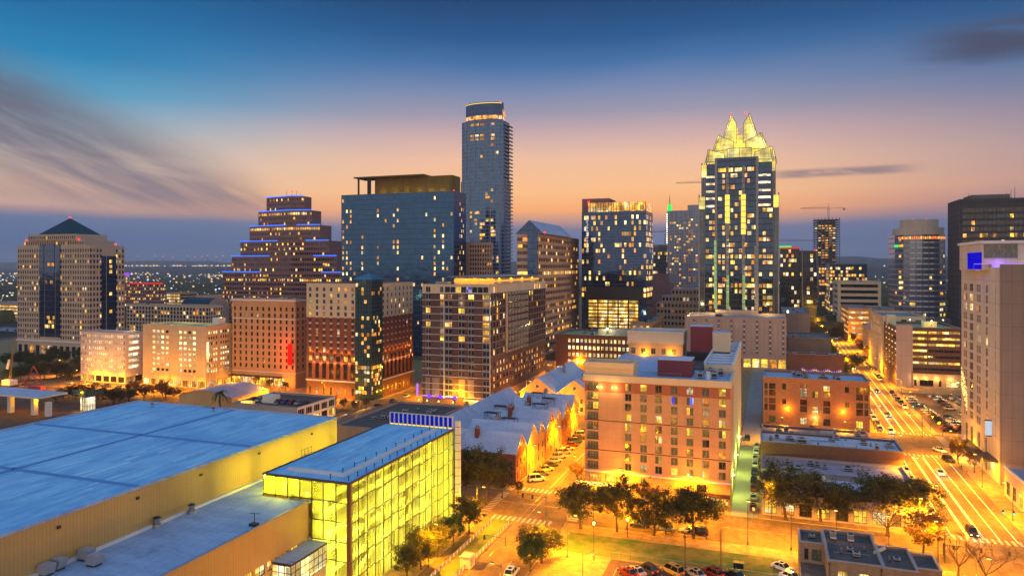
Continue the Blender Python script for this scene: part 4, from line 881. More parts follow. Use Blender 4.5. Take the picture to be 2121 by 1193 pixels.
# blue edged ziggurat
zgv = 520; t = thing('stepped_tower', 'dark brown stepped office tower with blue light lines along every setback', 'office tower', (at_v(590, 545)[0], 545, 0))
tiers = [(552, 639, 398), (535, 655, 430), (517, 672, 463), (498, 690, 497), (480, 706, 530), (461, 722, 565)]; prev = None; W = Wins(); rnd = random.Random(8)
tt = 600; zs = [zt(y, 605) for _, _, y in tiers] + [0.]
for k, (pl, pr, y) in enumerate(tiers):
    v = zgv + 3.2 * (5 - k); ul, uc_, ur = at_v(pl, v + 7)[0], at_v(602, v)[0], at_v(pr - 9, v + 5)[0]; z1, z0 = zs[k], zs[k + 1]; mb = MB(); d_ = 552
    fL, fR = frame_pts((ul, v + 7), (uc_, v)), frame_pts((uc_, v), (ur, v + 5)); nf = max(2, int(round((z1 - z0 - .6) / 4.1))); f = (z1 - z0 - .8) / nf
    for fr in (fL, fR):
        n_ = max(3, int(fr.L / 2.1)); cs = [(fr.L / n_ * (i + .1), fr.L / n_ * (i + .9)) for i in range(n_)]; rw = [(z0 + f * (j + .28), z0 + f * (j + .78)) for j in range(nf)]
        holed(mb, fr, z0, z1, cs, rw, .35, 'granite')
        for j, r in enumerate(rw):
            top = (k in (1, 2) and j == nf - 1); low = k == 5 and j == nf - 2; b = rnd.choice((.3, .6, 1.2))
            for i, c in enumerate(cs): W.add(fr, c[0], r[0], c[1] - c[0], r[1] - r[0], pick(.9 if top else (.75 if low else .2 * b), rnd, 'yya', 'kdb'), -.33)
    mb.poly([(ur, v + 5, z0), (ur, d_, z0), (ur, d_, z1), (ur, v + 5, z1)], 'granite'); mb.poly([(ul, d_, z0), (ul, v + 7, z0), (ul, v + 7, z1), (ul, d_, z1)], 'granite'); mb.poly([(ul, v + 7, z1), (uc_, v, z1), (ur, v + 5, z1), (ur, d_, z1), (ul, d_, z1)], 'roof_dark'); mb.build('tier', t)
    m = MB()
    if k in (0, 1): segs = [(fL, 0, fL.L), (fR, 0, fR.L)]
    else: segs = [(fL, 0, min(fL.L, at_v(pl + 74, v)[0] - ul)), (fR, fR.L - min(fR.L, 22), fR.L)]
    for fr, a, b in segs: m.poly([fr.p(a, z1 + .1, .35), fr.p(b, z1 + .1, .35), fr.p(b, z1 + .75, .35), fr.p(a, z1 + .75, .35)], 'blue_led'); m.poly([fr.p(a, z1 + .75, .35), fr.p(b, z1 + .75, .35), fr.p(b, z1 + .75, -.2), fr.p(a, z1 + .75, -.2)], 'blue_led'); m.poly([fr.p(b, z1 + .1, -.2), fr.p(a, z1 + .1, -.2), fr.p(a, z1 + .75, -.2), fr.p(b, z1 + .75, -.2)], 'blue_led')
    m.build('light_strip', t)
W.flush(t); xx, yy = at_v(602, zgv + 24)[0], zgv + 26
for k, (dx, h) in enumerate(((-6, 7), (0, 5), (5, 6), (9, 4))): m = MB(); m.tube((xx + dx, yy, zs[0]), (xx + dx, yy, zs[0] + h), .2, .1, 'trim_dark', 5); m.build('antenna', t)
m = MB(); m.cyl(xx, yy, zs[0] + 5, zs[0] + 6, .6, .6, 'red_beacon', 8); m.build('beacon', t)
# blue glass hotel slab
bx = box_l(707, 940, 965, 396, 438.6)
t, fs, rnd = curtain('glass_hotel', 'broad dark blue glass hotel slab under a flat overhanging canopy', 'hotel tower', bx, 'glass_blue', cw=2.5, fh=3.4, lit=0, seed=3, slabs=False, rt=0)
u0, u1, v0, v1, z1 = bx; W = Wins('lit_window'); rnd = random.Random(11)
for k, n_ in (('S', 28), ('E', 7)):
    fr = fs[k]; c = fr.L / n_; hot = [rnd.choice((.02, .06, .25, .38)) for _ in range(n_)]
    for j in range(24):
        for i in range(n_):
            z = 22 + j * 3.7
            if rnd.random() < hot[i] * (.6 + .5 * (j < 22)) * (1 if 2 < j else .5): W.add(fr, c * (i + .22), z, c * .5, 2.5, rnd.choice('paap'), .03, (2, .12, 1, 1))
W.flush(t); m = MB(); ra, rb = at_v(778, v0 + 6)[0], at_v(938, v0 + 6)[0]; zr = zt(363, dep(rb, v0 + 6)); m.box(ra, rb, v0 + 5, v1 - 2, z1 + .2, zr, 'gold_panel', 'roof_dark'); m.build('penthouse', t)
ca0, cb0 = at_v(733, v0)[0], at_v(878, v0)[0]; m = MB(); m.box(ca0, cb0, v0 - .5, v1 - 4, zr + .05, zr + .9, 'gold_panel', 'roof_dark'); m.build('canopy_roof', t)
for px in (742, 762, 766): x = at_v(px, v0 + 1)[0]; m = MB(); m.box(x - .5, x + .5, v0 + 1, v0 + 2, z1, zr + .04, 'trim_dark'); m.build('canopy_post', t)
for px in (790, 815, 840, 865, 890, 915): light(at_v(px, v0 + 2.5)[0], v0 + 2.5, z1 + 1.5, (1., .7, .12), 260, .4)
m = MB(); m.box(u1 - .2, u1 + .1, v0, v0 + .6, z1 + .2, z1 + 1, 'red_beacon'); m.build('beacon', t)
# slim residential tower
v0 = 600; bx = box_l(951, 1040, 1058, 247, v0); u0, u1, _, v1, z1 = bx; v1 = min(v1, v0 + 60)
t = thing('tall_tower', 'tallest slim glass tower with a rounded front and lit crown', 'skyscraper', ((u0 + u1) / 2, v0 + 20, 0)); um = (u0 + u1) / 2; hw = (u1 - u0) / 2
def arc(hw, vv, bulge, n_=10): return [(um + hw * math.sin(-1.15 + 2.3 * k / n_) / math.sin(1.15), vv - bulge * (math.cos(-1.15 + 2.3 * k / n_) - math.cos(1.15)) / (1 - math.cos(1.15))) for k in range(n_ + 1)]
zm = zt(372, 640); m = MB(); A1 = arc(hw, v0 + 4, 6); m.prism(A1 + [(u1, v1), (u0, v1)], 0, zm, 'glass_tall'); m.build('lower_shaft', t)
A2 = arc(hw - .6, v0 + 5, 6); m = MB(); m.prism(A2 + [(u1 - .6, v1 - 2), (u0 + .6, v1 - 2)], zm + .01, z1, 'glass_tall'); m.build('upper_shaft', t)
zc = zt(207, 640); A3 = arc(hw * .84, v0 + 8, 6); m = MB(); m.prism(A3 + [(um + hw * .84, v1 - 10), (um - hw * .84, v1 - 10)], z1 + .01, zc, 'glass_navy'); m.build('crown', t)
m = MB()
for k in range(10):
    p, q = A3[k], A3[k + 1]; f_ = frame_pts(p, q)
    m.poly([f_.p(0, zt(243, 640), .2), f_.p(f_.L, zt(243, 640), .2), f_.p(f_.L, zt(235, 640), .2), f_.p(0, zt(235, 640), .2)], 'lit_amber'); m.poly([f_.p(0, zt(210, 640), .2), f_.p(f_.L, zt(210, 640), .2), f_.p(f_.L, zt(208.6, 640), .2), f_.p(0, zt(208.6, 640), .2)], 'yellow_strip')
m.build('lit_band', t); m = MB(); fE = Fr((um + hw * .84, v0 + 8), (0, 1), (1, 0), 20); m.poly([fE.p(2, z1 + 1, .1), fE.p(9, z1 + 1, .1), fE.p(9, zc - 6, .1), fE.p(2, zc - 6, .1)], 'lit_amber'); m.build('lit_band', t)
m = MB(); rnd = random.Random(4); nb = int(z1 / 3.4)
for j in range(3, nb): m.box(u1 - .1, u1 + 1.2, v0 + 8 + (j % 2), v0 + 26, j * 3.4, j * 3.4 + 1.1, 'concrete')
m.build('balcony', t); m = MB(); W = Wins('lit_window')
for a in (A1,):
    for k in (1, 3, 7, 9): p = a[k]; m.box(p[0] - .4, p[0] + .4, p[1] - .5, p[1] + .3, 0, zm + .01, 'trim_grey')
for k in (2, 4, 6, 8): p = A2[k]; m.box(p[0] - .3, p[0] + .3, p[1] - .4, p[1] + .3, zm + .02, z1, 'trim_grey')
m.build('fin', t)
for k in range(64):
    z = rnd.choice((0, 1)) and rnd.uniform(20, 110) or rnd.uniform(20, z1 - 8); a = A1 if z < zm - 4 else A2; i = rnd.choice((3, 4, 5, 6, 7, 8)); f_ = frame_pts(a[i], a[i + 1]); z = int(z / 3.4) * 3.4 + .5
    if z > zm - 4 and a is A1: continue
    W.add(f_, .3, z, f_.L - .6 if rnd.random() < .3 else 2.2, 2.3, rnd.choice('yaap'), .06)
for z in (zt(252, 640), zt(282, 640), zt(275, 640)):
    for i in (3, 4, 5, 7): f_ = frame_pts(A2[i], A2[i + 1]); W.add(f_, .3, z - 2.6, f_.L * .7, 2.2, 'a', .06)
W.flush(t)
for dx in (-.8, 0, .7): m = MB(); m.cyl(um + hw * dx, v0 + 12, zc, zc + 1.6, .8, .8, 'red_beacon', 8); m.build('beacon', t)
# plain beige grid block
bx = box_l(952, 1019, 1021, 502, 470)
building('grid_block', 'plain beige block with a small square window grid below the tallest tower', 'building', bx, 'peach_stone', nc=(13, 2), fh=3.1, zf=8, ww=.6, wh=.6, lit=.03, dk='kdd', seed=21, margin=.0, keep=lambda k, i, j: k == 'S' and i > 3, rt=1)
# striped beige tower with gable
v0 = 410; bx = box_l(1071, 1116, 1199, 484, v0); u0, u1, _, v1, z1 = bx
t, fs, rnd = building('striped_tower', 'peach stone office tower with long window stripes and a gabled glass slot', 'office tower', (u0, u1, v0, v1, z1), 'peach_stone', nc=(4, 26), fh=4.05, zf=6, ww=.96, wh=.5, lit=.07, litk='yam', dk='ddkb', rev=.45, seed=31, rt=0,
    kind_fn=lambda k, i, j, r: pick(.85 if j in (12,) else (.6 if j in (7, 3) else .16), r, 'yya', 'dkkb') if not (k == 'S' and i == 3) else pick(.4, r, 'ya', 'kd'))
m = MB(); sl_ = Fr((u1 - 6, v0 - .5), (1, 0), (0, -1), 5); m.box(u1 - 7, u1 - .6, v0 - .7, v0 + 2, 6, z1 + 1, 'glass_navy'); m.build('glass_slot', t)
m = MB(); um_ = u1 - 6; ze = z1; za = zt(456, dep(um_, v0)); w2 = 9
m.poly([(um_ - w2, v0 - .3, ze), (um_ + w2, v0 - .3, ze), (um_, v0 - .3, za)], 'glass_navy'); m.poly([(um_ + w2, v0 - .3, ze), (um_ + w2, v1 - 30, ze), (um_, v1 - 30, za), (um_, v0 - .3, za)], 'roof_blue'); m.poly([(um_ - w2, v1 - 30, ze), (um_ - w2, v0 - .3, ze), (um_, v0 - .3, za), (um_, v1 - 30, za)], 'roof_blue'); m.poly([(um_ + w2, v1 - 30, ze), (um_ - w2, v1 - 30, ze), (um_, v1 - 30, za)], 'peach_stone'); m.build('gable_roof', t)
for x in (u0 + 1, um_ + w2 + .5): m = MB(); m.cyl(x, v0 + 1, z1 + .2, z1 + 1.2, .5, .5, 'red_beacon', 8); m.build('beacon', t)
m = MB(); m.box(u0 - 2, u1 + 3, v0 - 1.4, v1 - 3, 0, 8, 'peach_stone'); m.box(u0 - 1.4, u0 - .003, v0, v1, 8, zt(570, 430), 'peach_stone'); m.build('podium', t)
# dark glass tower with glowing crown
v0 = 482; bx = box_l(1205, 1338, 1352, 437, v0); u0, u1, _, v1, z1 = bx
t, fs, rnd = curtain('crown_tower', 'dark glass office block with a glowing yellow crown strip and lit garage floors', 'office tower', bx, 'glass_navy', cw=1.6, fh=3.8, zf=40, lit=.26, seed=41, busy_floors=(0, 1), rt=0, cap=100, ww=.85)
tc = dep(u1, v0); ze = zt(416, tc); a0 = at_v(1218, v0)[0]; m = MB(); m.box(a0, u1 - .2, v0 + .3, v1 - .3, z1 + .2, ze - .3, 'glass_navy', 'roof_dark'); m.build('crown_wall', t)
W = Wins('lit_panel'); fc = Fr((a0, v0 + .3), (1, 0), (0, -1), u1 - .2 - a0); n_ = 22
for i in range(n_): W.add(fc, fc.L / n_ * i, z1 + .2, fc.L / n_ - .35, ze - z1 - .6, 'y' if i % 3 else 'a', .15)
fc2 = Fr((u1 - .2, v0 + .3), (0, 1), (1, 0), v1 - v0 - .6)
for i in range(6): W.add(fc2, fc2.L / 6 * i, z1 + .2, fc2.L / 6 - .3, ze - z1 - .6, 'a', .15)
ga, gb = at_v(1218, v0)[0] - u0, at_v(1323, v0)[0] - u0; zl, zh = zt(682, tc), zt(622, tc); nb, nfl = 5, 8; bw, fh_ = (gb - ga) / nb, (zh - zl) / nfl
for i in range(nb):
    for j in range(nfl): W.add(fs['S'], ga + bw * i + .5, zl + fh_ * j + .45, bw - 1., fh_ - .8, 'G', .1)
W.flush(t); m = MB(); fbox(m, fs['S'], ga - 1, gb + 1, zl - 1, zl, .02, .5, 'trim_dark')
for i in range(nb + 1): fbox(m, fs['S'], ga + bw * i - .4, ga + bw * i + .4, zl, zh, .02, .5, 'trim_dark')
for j in range(nfl + 1): fbox(m, fs['S'], ga + .4, gb - .4, zl + fh_ * j - .15, zl + fh_ * j + .25, .02, .35, 'trim_dark')
m.build('garage_frame', t); m = MB(); fbox(m, fs['S'], ga - 1.5, gb + 3, zh + .3, zh + 8.5, .02, .2, 'metal_dark')
for k in range(40): fbox(m, fs['S'], ga - 1.5 + k * (gb - ga + 4) / 40, ga - 1.4 + k * (gb - ga + 4) / 40, zh + .3, zh + 8.5, .21, .4, 'trim_dark')
m.build('louvre', t); p0, p1 = at_v(1205.5, v0 + 4)[0], at_v(1262, v0 + 4)[0]; m = MB(); m.box(p0, p1, v0 + 4, v1 - 4, z1 + .1, zt(407, tc), 'granite', 'roof_dark'); m.build('penthouse', t)
m = MB(); m.cyl(a0, v0 + 2, ze, ze + 1, .7, .7, 'red_beacon', 8); m.build('beacon', t)
m = MB()
for k in range(22): fbox(m, fs['S'], 3 + .4 * (k % 3), 4.2 + .4 * (k % 2), z1 - 3 - k * 1.15, z1 - 2.4 - k * 1.15, .13, .3, 'sign_white')
m.build('sign', t)
# small things between the towers
bx = box_l(1353, 1381, 1383, 507, 720); curtain('glass_block', 'slim grey glass block seen between the crown tower and the condo tower', 'office block', bx, 'glass_grey', cw=2.2, fh=3.8, lit=.14, litk='wyp', seed=51, cap=60, rt=1)
for k, (a, b, y) in enumerate(((1350, 1396, 604), (1350, 1388, 588), (1350, 1380, 568))):
    pass
t = thing('dark_stepped_block', 'dark brown stepped block crouching beside the crown tower', 'building', (at_v(1372, 640)[0], 650, 0))
for k, (a, b, y, y0) in enumerate(((1348, 1396, 604, 700), (1348, 1388, 586, 604), (1348, 1379, 567, 586))):
    x0, tt = at_v(a, 640 + k); x1, _ = at_v(b, 640 + k); m = MB(); m.box(x0, x1, 640 + k, 670 - k, max(0, zt(y0, tt)), zt(y, tt), 'granite', 'roof_dark'); m.build('tier', t)
# condo tower with green lit spire
v0 = 820; x0, tc = at_v(1382, v0); x1, _ = at_v(1446, v0); zt1 = zt(437, tc)
t = thing('condo_tower', 'pale residential tower with a green lit spire beside the crowned tower', 'skyscraper', ((x0 + x1) / 2, v0 + 15, 0)); m = MB()
m.prism([(x0, v0), (x1, v0), (x1, v0 + 30), (x0, v0 + 30)], 0, zt1, 'condo', 'roof_grey'); m.build('shaft', t); xm = at_v(1424, v0)[0]; m = MB(); m.box(xm, x1, v0 + 1, v0 + 28, zt1 + .01, zt(426, tc), 'condo', 'roof_grey'); m.build('upper_block', t)
xs_ = at_v(1386.5, v0)[0]; m = MB(); m.cyl(xs_, v0 + 3, zt1, zt(425, tc), 2.6, 2.2, 'green_led', 8); m.cyl(xs_, v0 + 3, zt(425, tc), zt(418, tc), 1.3, 1., 'green_strip', 8); m.cyl(xs_, v0 + 3, zt(418, tc), zt(404, tc), .6, .15, 'trim_grey', 6); m.build('spire', t)
fr = Fr((x0, v0), (1, 0), (0, -1), x1 - x0); W = Wins('lit_window'); rnd = random.Random(13)
for k in range(84): W.add(fr, 2.6 * rnd.randrange(1, int(fr.L / 2.6)) + .3, 20 + 3.1 * rnd.randrange(1, int((zt1 - 26) / 3.1)), 2. if rnd.random() < .7 else 4.4, 1.9, rnd.choice('aapm'), .05)
W.flush(t)
m = MB()
for k in range(1, int(fr.L / 5.2)): fbox(m, fr, k * 5.2 - .3, k * 5.2 + .3, 15, zt1, .01, .9, 'trim_grey')
m.build('pilaster', t); m = MB()
for k in range(44): m.box(x0 - .6, x0 - .05, v0 + .2, v0 + .8, 14 + k * (zt1 - 16) / 44, 14.9 + k * (zt1 - 16) / 44, 'lamp_white')
m.build('light_string', t)
# beige ziggurat block
t = thing('beige_setback_block', 'beige stepped stone block with small windows, lower left of the crowned tower', 'building', (at_v(1410, 560)[0], 575, 0)); W = Wins(); rnd = random.Random(17)
for k, (a, b, y, y0) in enumerate(((1360, 1450, 626, 700), (1371, 1450, 612, 626), (1391, 1450, 598, 612))):
    v = 560 + 2 * k; x0, tt = at_v(a, v); x1, _ = at_v(b, v); z0, z1 = max(0, zt(y0, tt)), zt(y, tt); fr = Fr((x0, v), (1, 0), (0, -1), x1 - x0); m = MB(); n_ = int(fr.L / 2.6); cs = [(fr.L / n_ * (i + .2), fr.L / n_ * (i + .8)) for i in range(n_)]; nr = max(1, int((z1 - z0) / 4)); rw = [(z0 + (z1 - z0) / nr * (j + .25), z0 + (z1 - z0) / nr * (j + .75)) for j in range(nr)]
    holed(m, fr, z0, z1, cs, rw, .4, 'beige'); m.poly([(x0, v, z1), (x1, v, z1), (x1, v + 20, z1), (x0, v + 20, z1)], 'roof_grey'); m.poly([(x0, v + 20, z0), (x0, v, z0), (x0, v, z1), (x0, v + 20, z1)], 'beige'); m.build('tier', t)
    for r in rw:
        for c in cs: W.add(fr, c[0], r[0], c[1] - c[0], r[1] - r[0], pick(.12, rnd, 'am', 'dk'), -.38)
W.flush(t, 60)
# ---------------------------------------------------------------- crowned tower
v0 = 505; cxp, tc = at_v(1531, v0); k_ = tc / F
def fz(y): return zt(y, tc)
t = thing('crowned_tower', 'dark glass skyscraper with a glowing yellow crown of folded glass petals', 'skyscraper', (cxp, v0 + 26, 0)); cy = v0 + 26
def fx(px): return at_v(px, v0)[0]
m = MB(); m.box(fx(1460), fx(1602), v0, v0 + 50, 0, fz(404), 'glass_frost', 'roof_dark'); m.build('lower_shaft', t)
m = MB(); m.box(fx(1463), fx(1599), v0 + 2, v0 + 48, fz(404) + .01, fz(337), 'glass_frost', 'roof_dark'); m.build('upper_shaft', t)
m = MB(); m.box(fx(1486), fx(1567), v0 - 2.4, v0 - .01, 0, fz(327), 'glass_frost', 'roof_dark'); m.box(fx(1489), fx(1564), v0 + .01, v0 + 10, fz(336), fz(327), 'glass_frost', 'roof_dark'); m.build('centre_bay', t)
for a, b, y in ((1447, 1459.8, 405), (1602.3, 1613, 405), (1452, 1462.6, 337), (1599.4, 1606, 329)):
    m = MB(); dv = 3 if y > 400 else 6; m.box(fx(a), fx(b), v0 + dv, v0 + 44, 0 if y > 400 else fz(405), fz(y), 'glass_grey', 'roof_dark'); m.box(fx(a) - .3, fx(a) + .5, v0 + dv - .4, v0 + dv + .6, 0 if y > 400 else fz(405), fz(y) + 1.5, 'trim_grey'); m.box(fx(b) - .5, fx(b) + .3, v0 + dv - .4, v0 + dv + .6, 0 if y > 400 else fz(405), fz(y) + 1.5, 'trim_grey')
    m.box(fx(a), fx(b), v0 + dv - .5, v0 + dv - .05, fz(y + 26), fz(y), 'crown_glass'); m.build('shoulder', t)
W = Wins('lit_window'); fS = Fr((fx(1460), v0), (1, 0), (0, -1), fx(1602) - fx(1460)); fC = Fr((fx(1486), v0 - 2.4), (1, 0), (0, -1), fx(1567) - fx(1486)); rnd = random.Random(23)
m = MB()
for px, lo, hi, mt in ((1507, 486, 398, 'yellow_strip'), (1540, 486, 398, 'yellow_strip'), (1507, 640, 486.5, 'trim_grey'), (1540, 640, 486.5, 'trim_grey'), (1507, 404, 345, 'trim_grey'), (1540, 404, 345, 'trim_grey'), (1482, 640, 490, 'green_strip'), (1507.9, 640, 560, 'green_strip'), (1541, 640, 570, 'green_strip'), (1565.6, 640, 500, 'trim_grey')):
    w_ = .9 if mt == 'trim_grey' else (1.5 if mt == 'yellow_strip' else .8); x = fx(px); m2 = MB(); st = 3.9
    z = fz(lo)
    while z < fz(hi) - 3: m2.box(x - w_, x + w_, v0 - 3.1, v0 - 2.45, z, z + 3.5, mt if mt != 'yellow_strip' or rnd.random() < .9 else 'trim_grey'); z += st
    m2.build('light_column' if 'strip' in mt else 'pier', t)
for px in (1483.5, 1568.5): m2 = MB(); m2.box(fx(px) - .8, fx(px) + .8, v0 - 2.8, v0 - .02, 0, fz(327), 'trim_grey'); m2.build('pier', t)
m2 = MB()
for j in range(36):
    z = 8 + 3.9 * j
    if z < fz(330): m2.box(fx(1486.2), fx(1566.8), v0 - 2.55, v0 - 2.405, z, z + .3, 'trim_dark')
    if z < fz(408): m2.box(fx(1460.3), fx(1481), v0 - .15, v0 - .003, z, z + .3, 'trim_dark'); m2.box(fx(1571), fx(1601.5), v0 - .15, v0 - .003, z, z + .3, 'trim_dark')
m2.build('floor_band', t)
for sd, (a, b) in (('l', (1462, 1483)), ('r', (1570, 1596))):
    for y in (364, 379, 395): W.add(Fr((0, v0 + 2), (1, 0), (0, -1), 1), fx(a), fz(y + 2.2), fx(b) - fx(a), 4.4 * k_, 'w', .08)
    for y in (410, 426): W.add(Fr((0, v0), (1, 0), (0, -1), 1), fx(a), fz(y + 2.2), fx(b) - fx(a), 4.4 * k_, 'w', .08)
f0 = Fr((0, v0), (1, 0), (0, -1), 1); fc0 = Fr((0, v0 - 2.4), (1, 0), (0, -1), 1)
for j in range(33):
    z = 12 + 3.9 * j + .5; y = YH - (z - H) / k_; hot = 3. if any(abs(y - q) < 5 for q in (540, 553, 578, 352, 600)) else 1.
    if z > fz(345): continue
    for q in range(9):
        x = 1488 + q * 8.6
        if rnd.random() < .36 * hot: W.add(fc0, fx(x), z, fx(x + rnd.choice((5, 8))) - fx(x), 2.6, rnd.choice('yap'), .05)
    if z < fz(432):
        for x in (1462, 1469, 1476, 1572, 1580, 1588, 1594):
            if rnd.random() < .36 * hot: W.add(f0, fx(x), z, fx(x + 6) - fx(x), 2.4, rnd.choice('yap'), .05)
W.flush(t)
def petal(pts):                              # (dx px, y px, outward distance m) on the front, mirrored and turned round the axis
    for mir in (1, -1):
        for rot in range(4):
            c, s_ = math.cos(rot * math.pi / 2), math.sin(rot * math.pi / 2); P = []
            for dx, y, o in pts:
                tq = tc + (26 - o) * .94; x, yy = dx * mir * tq / F, -o; P.append((cxp + x * c - yy * s_, cy + x * s_ + yy * c, zt(y, tq)))
            if mir < 0: P.reverse()
            nv = (Vector(P[1]) - Vector(P[0])).cross(Vector(P[2]) - Vector(P[0])); m = MB(); m.slab(P, nv, .35, 'crown_glass'); m.build('crown_petal', t)
            e = MB()
            for i in range(len(P)): e.tube(P[i], P[(i + 1) % len(P)], .28, .28, 'trim_grey', 4)
            e.build('petal_edge', t)
petal([(-67, 334, 21), (-30, 331, 22.5), (-30, 317, 21.5), (-63, 307, 19.5)]); petal([(-54, 311, 17), (-12, 309, 19), (-12, 293, 17.5), (-43, 278, 13)]); petal([(-35, 288, 11), (-6, 297, 13.5), (-7, 256, 9), (-19, 237, 5.)])
petal([(-24, 330, 24.), (0, 330, 24.), (0, 307, 22.), (-24, 307, 22.)])
m = MB(); m.box(cxp - 17, cxp + 17, cy - 15, cy + 15, fz(337), fz(300), 'crown_glass'); m.box(cxp - 9, cxp + 9, cy - 9, cy + 9, fz(300), fz(272), 'crown_glass'); m.build('crown_core', t)
m = MB()
for z in range(int(fz(297)), int(fz(252)), 3): m.tube((cxp - 3.2, cy - 4, z), (cxp + 3.2, cy - 4, z), .2, .2, 'trim_grey', 4); m.tube((cxp - 3.2, cy - 4, z), (cxp + 3.2, cy - 4, z + 3), .15, .15, 'trim_grey', 4)
m.build('truss', t)
for dx in (-19, 11): m = MB(); m.cyl(cxp + dx * k_, cy - 5, zt(236.5, tc + 20), zt(234, tc + 20), .5, .5, 'red_beacon', 8); m.build('beacon', t)
m = MB(); m.box(fx(1485), fx(1570), v0 - 10, v0 - 2.42, 0, fz(641), 'beige', 'roof_grey'); m.build('podium', t)
# podium garage with pink panels
v0 = 453; x0, tt = at_v(1418, v0); x1, _ = at_v(1629, v0); z1 = zt(655, tt)
building('panelled_garage', 'long pink stone garage with tall panels and round medallions under the crowned tower', 'parking garage', (x0, x1, v0, 494, z1), 'pink_stone', nc=(1, 1), lit=0, rt=0, seed=3, keep=lambda k, i, j: False, zf=5, fh=30)
t = [o for o in COL.objects if o.name == 'panelled_garage'][0]; fr = Fr((x0, v0), (1, 0), (0, -1), x1 - x0); m = MB(); n_ = 24
for i in range(n_):
    a = fr.L / n_ * i
    if i % 6 in (2, 5): fbox(m, fr, a + .2, a + 1.3, 9, z1 - 1.5, .003, .25, 'granite')
    else: fbox(m, fr, a + .5, a + fr.L / n_ - .5, 10, z1 - 2, .003, .2, 'beige')
m.build('panel', t)
for i in range(n_):
    if i % 6 in (2, 5):
        for j in range(6):
            m = MB(); c = fr.p(fr.L / n_ * i + .75, 11 + j * 3.2, .3); m.poly([(c[0] + .6 * math.cos(q * .785), c[1] - .05, c[2] + .6 * math.sin(q * .785)) for q in range(8)], 'trim_white'); m.build('medallion', t)
W = Wins()
for i in range(12): W.add(fr, fr.L / 12 * (i + .1), 1, fr.L / 12 * .8, 5, rnd.choice('ayyk'), .04)
W.flush(t); hvac_unit(t, x0 + 20, v0 + 12, z1 - .9, 5, 3, 2.4, R)
m = MB(); m.cyl(at_v(1425, v0)[0], v0 + 3, z1, z1 + .6, .35, .35, 'lamp_glow', 8); m.build('roof_lamp', t); light(at_v(1432, v0)[0], v0 + 30, z1 + 4, WARM, 3000, .5); light(at_v(1470, v0)[0], v0 + 38, z1 + 5, WARM, 4000, .5); light(at_v(1590, v0)[0], v0 + 38, z1 + 5, WARM, 4000, .5)
x0, tt = at_v(1622, 558); x1, _ = at_v(1678, 558); z1 = zt(648, tt); t, fs, _ = building('ribbed_block', 'blank grey ribbed block beside the panelled garage', 'building', (x0, x1, 558, 640, z1), 'grey_ribbed', nc=(1, 1), keep=lambda k, i, j: False, rt=2, seed=6)
m = MB(); x = at_v(1650, 560)[0]; m.tube((x + 4, 562, 0), (x + 4, 562, zt(515, 520)), .5, .3, 'trim_grey', 6); m.cyl(x - 6, 560, z1 + .2, z1 + 1.6, .5, .5, 'lamp_white', 8); m.build('roof_mast', t)
# low street buildings right of the garage
bx = box_l(1630, 1745, 1748, 733, 400); building('low_brick_shop', 'low dark red brick building with a string-lit roof terrace', 'building', bx, 'brick_brown', nc=(6, 3), fh=4, zf=6, ww=.25, wh=.5, lit=.25, roofm='roof_blue', seed=61)
bx = box_l(1628, 1712, 1722, 690, 520); building('flat_store', 'low grey flat-roofed store beyond the brick shop', 'building', bx, 'concrete_dark', nc=(8, 4), fh=4, zf=4, ww=.6, wh=.4, lit=.3, seed=62, roofm='roof_gravel')
# rooftop terrace lights
t = thing('string_lights', 'purple and amber string lights over a roof terrace behind the brick block', 'lights', (10, 376, 8)); m = MB(); m2 = MB(); ta, tb = at_v(1662, 380)[0], at_v(1742, 380)[0]
for r_ in range(5):
    for k in range(22):
        f = k / 21; (m if r_ % 2 else m2).cyl(ta + (tb - ta) * f, 372 + 3 * r_, 9.6 - 1.2 * math.sin(f * 9.42) ** 2 + .3 * r_, 9.9 - 1.2 * math.sin(f * 9.42) ** 2 + .3 * r_, .18, .18, 'fairy' if r_ % 2 else 'violet_neon', 5)
m.build('bulb', t); m2.build('bulb', t); light((ta + tb) / 2, 374, 8.6, (1., .4, .3), 900, .5)
m = MB(); m.box(ta - 4, tb + 1, 366, 388, 0, 6.4, 'brick_brown', 'roof_gravel'); m.build('terrace', t); m = MB()
for k in range(6): x = ta + (tb - ta) * k / 5; m.tube((x, 371, 6.4), (x, 371, 10), .06, .06, 'trim_dark', 5)
m.build('post', t)
# dark glass block right of the crowned tower
v0 = 655; x0, tt = at_v(1616, v0); xm, _ = at_v(1656, v0); x1, _ = at_v(1691, v0)
t, fs, _ = curtain('twin_block', 'black glass block with red roof edge right of the crowned tower', 'office block', (x0, xm, v0, 690, zt(513, tt)), 'glass_dark', faces='S', cw=2.2, fh=3.9, zf=6, lit=.2, litk='ypaw', seed=71, rt=1, cap=100)
m = MB(); z = zt(513, tt); m.box(x0, xm, v0 - .5, v0 - .2, z - 1, z - .3, 'red_sign'); m.build('edge_light', t); m = MB(); m.box(x0 - 1, x0 + 9, v0 - .6, v0 - .25, z + .3, z + 1.3, 'green_led'); m.build('edge_light', t)
t, fs, _ = curtain('lit_block', 'dark glass block with scattered bright floors beside the busy street', 'office block', (xm + .2, x1, v0 - 3, 690, zt(520, tt)), 'glass_dark', faces='SE', cw=2.2, fh=3.9, zf=6, lit=.18, litk='ypaw', seed=72, rt=1, cap=100)
m = MB(); m.cyl(x1 - 1, v0, zt(520, tt), zt(518, tt), .7, .7, 'red_beacon', 8); m.build('beacon', t)
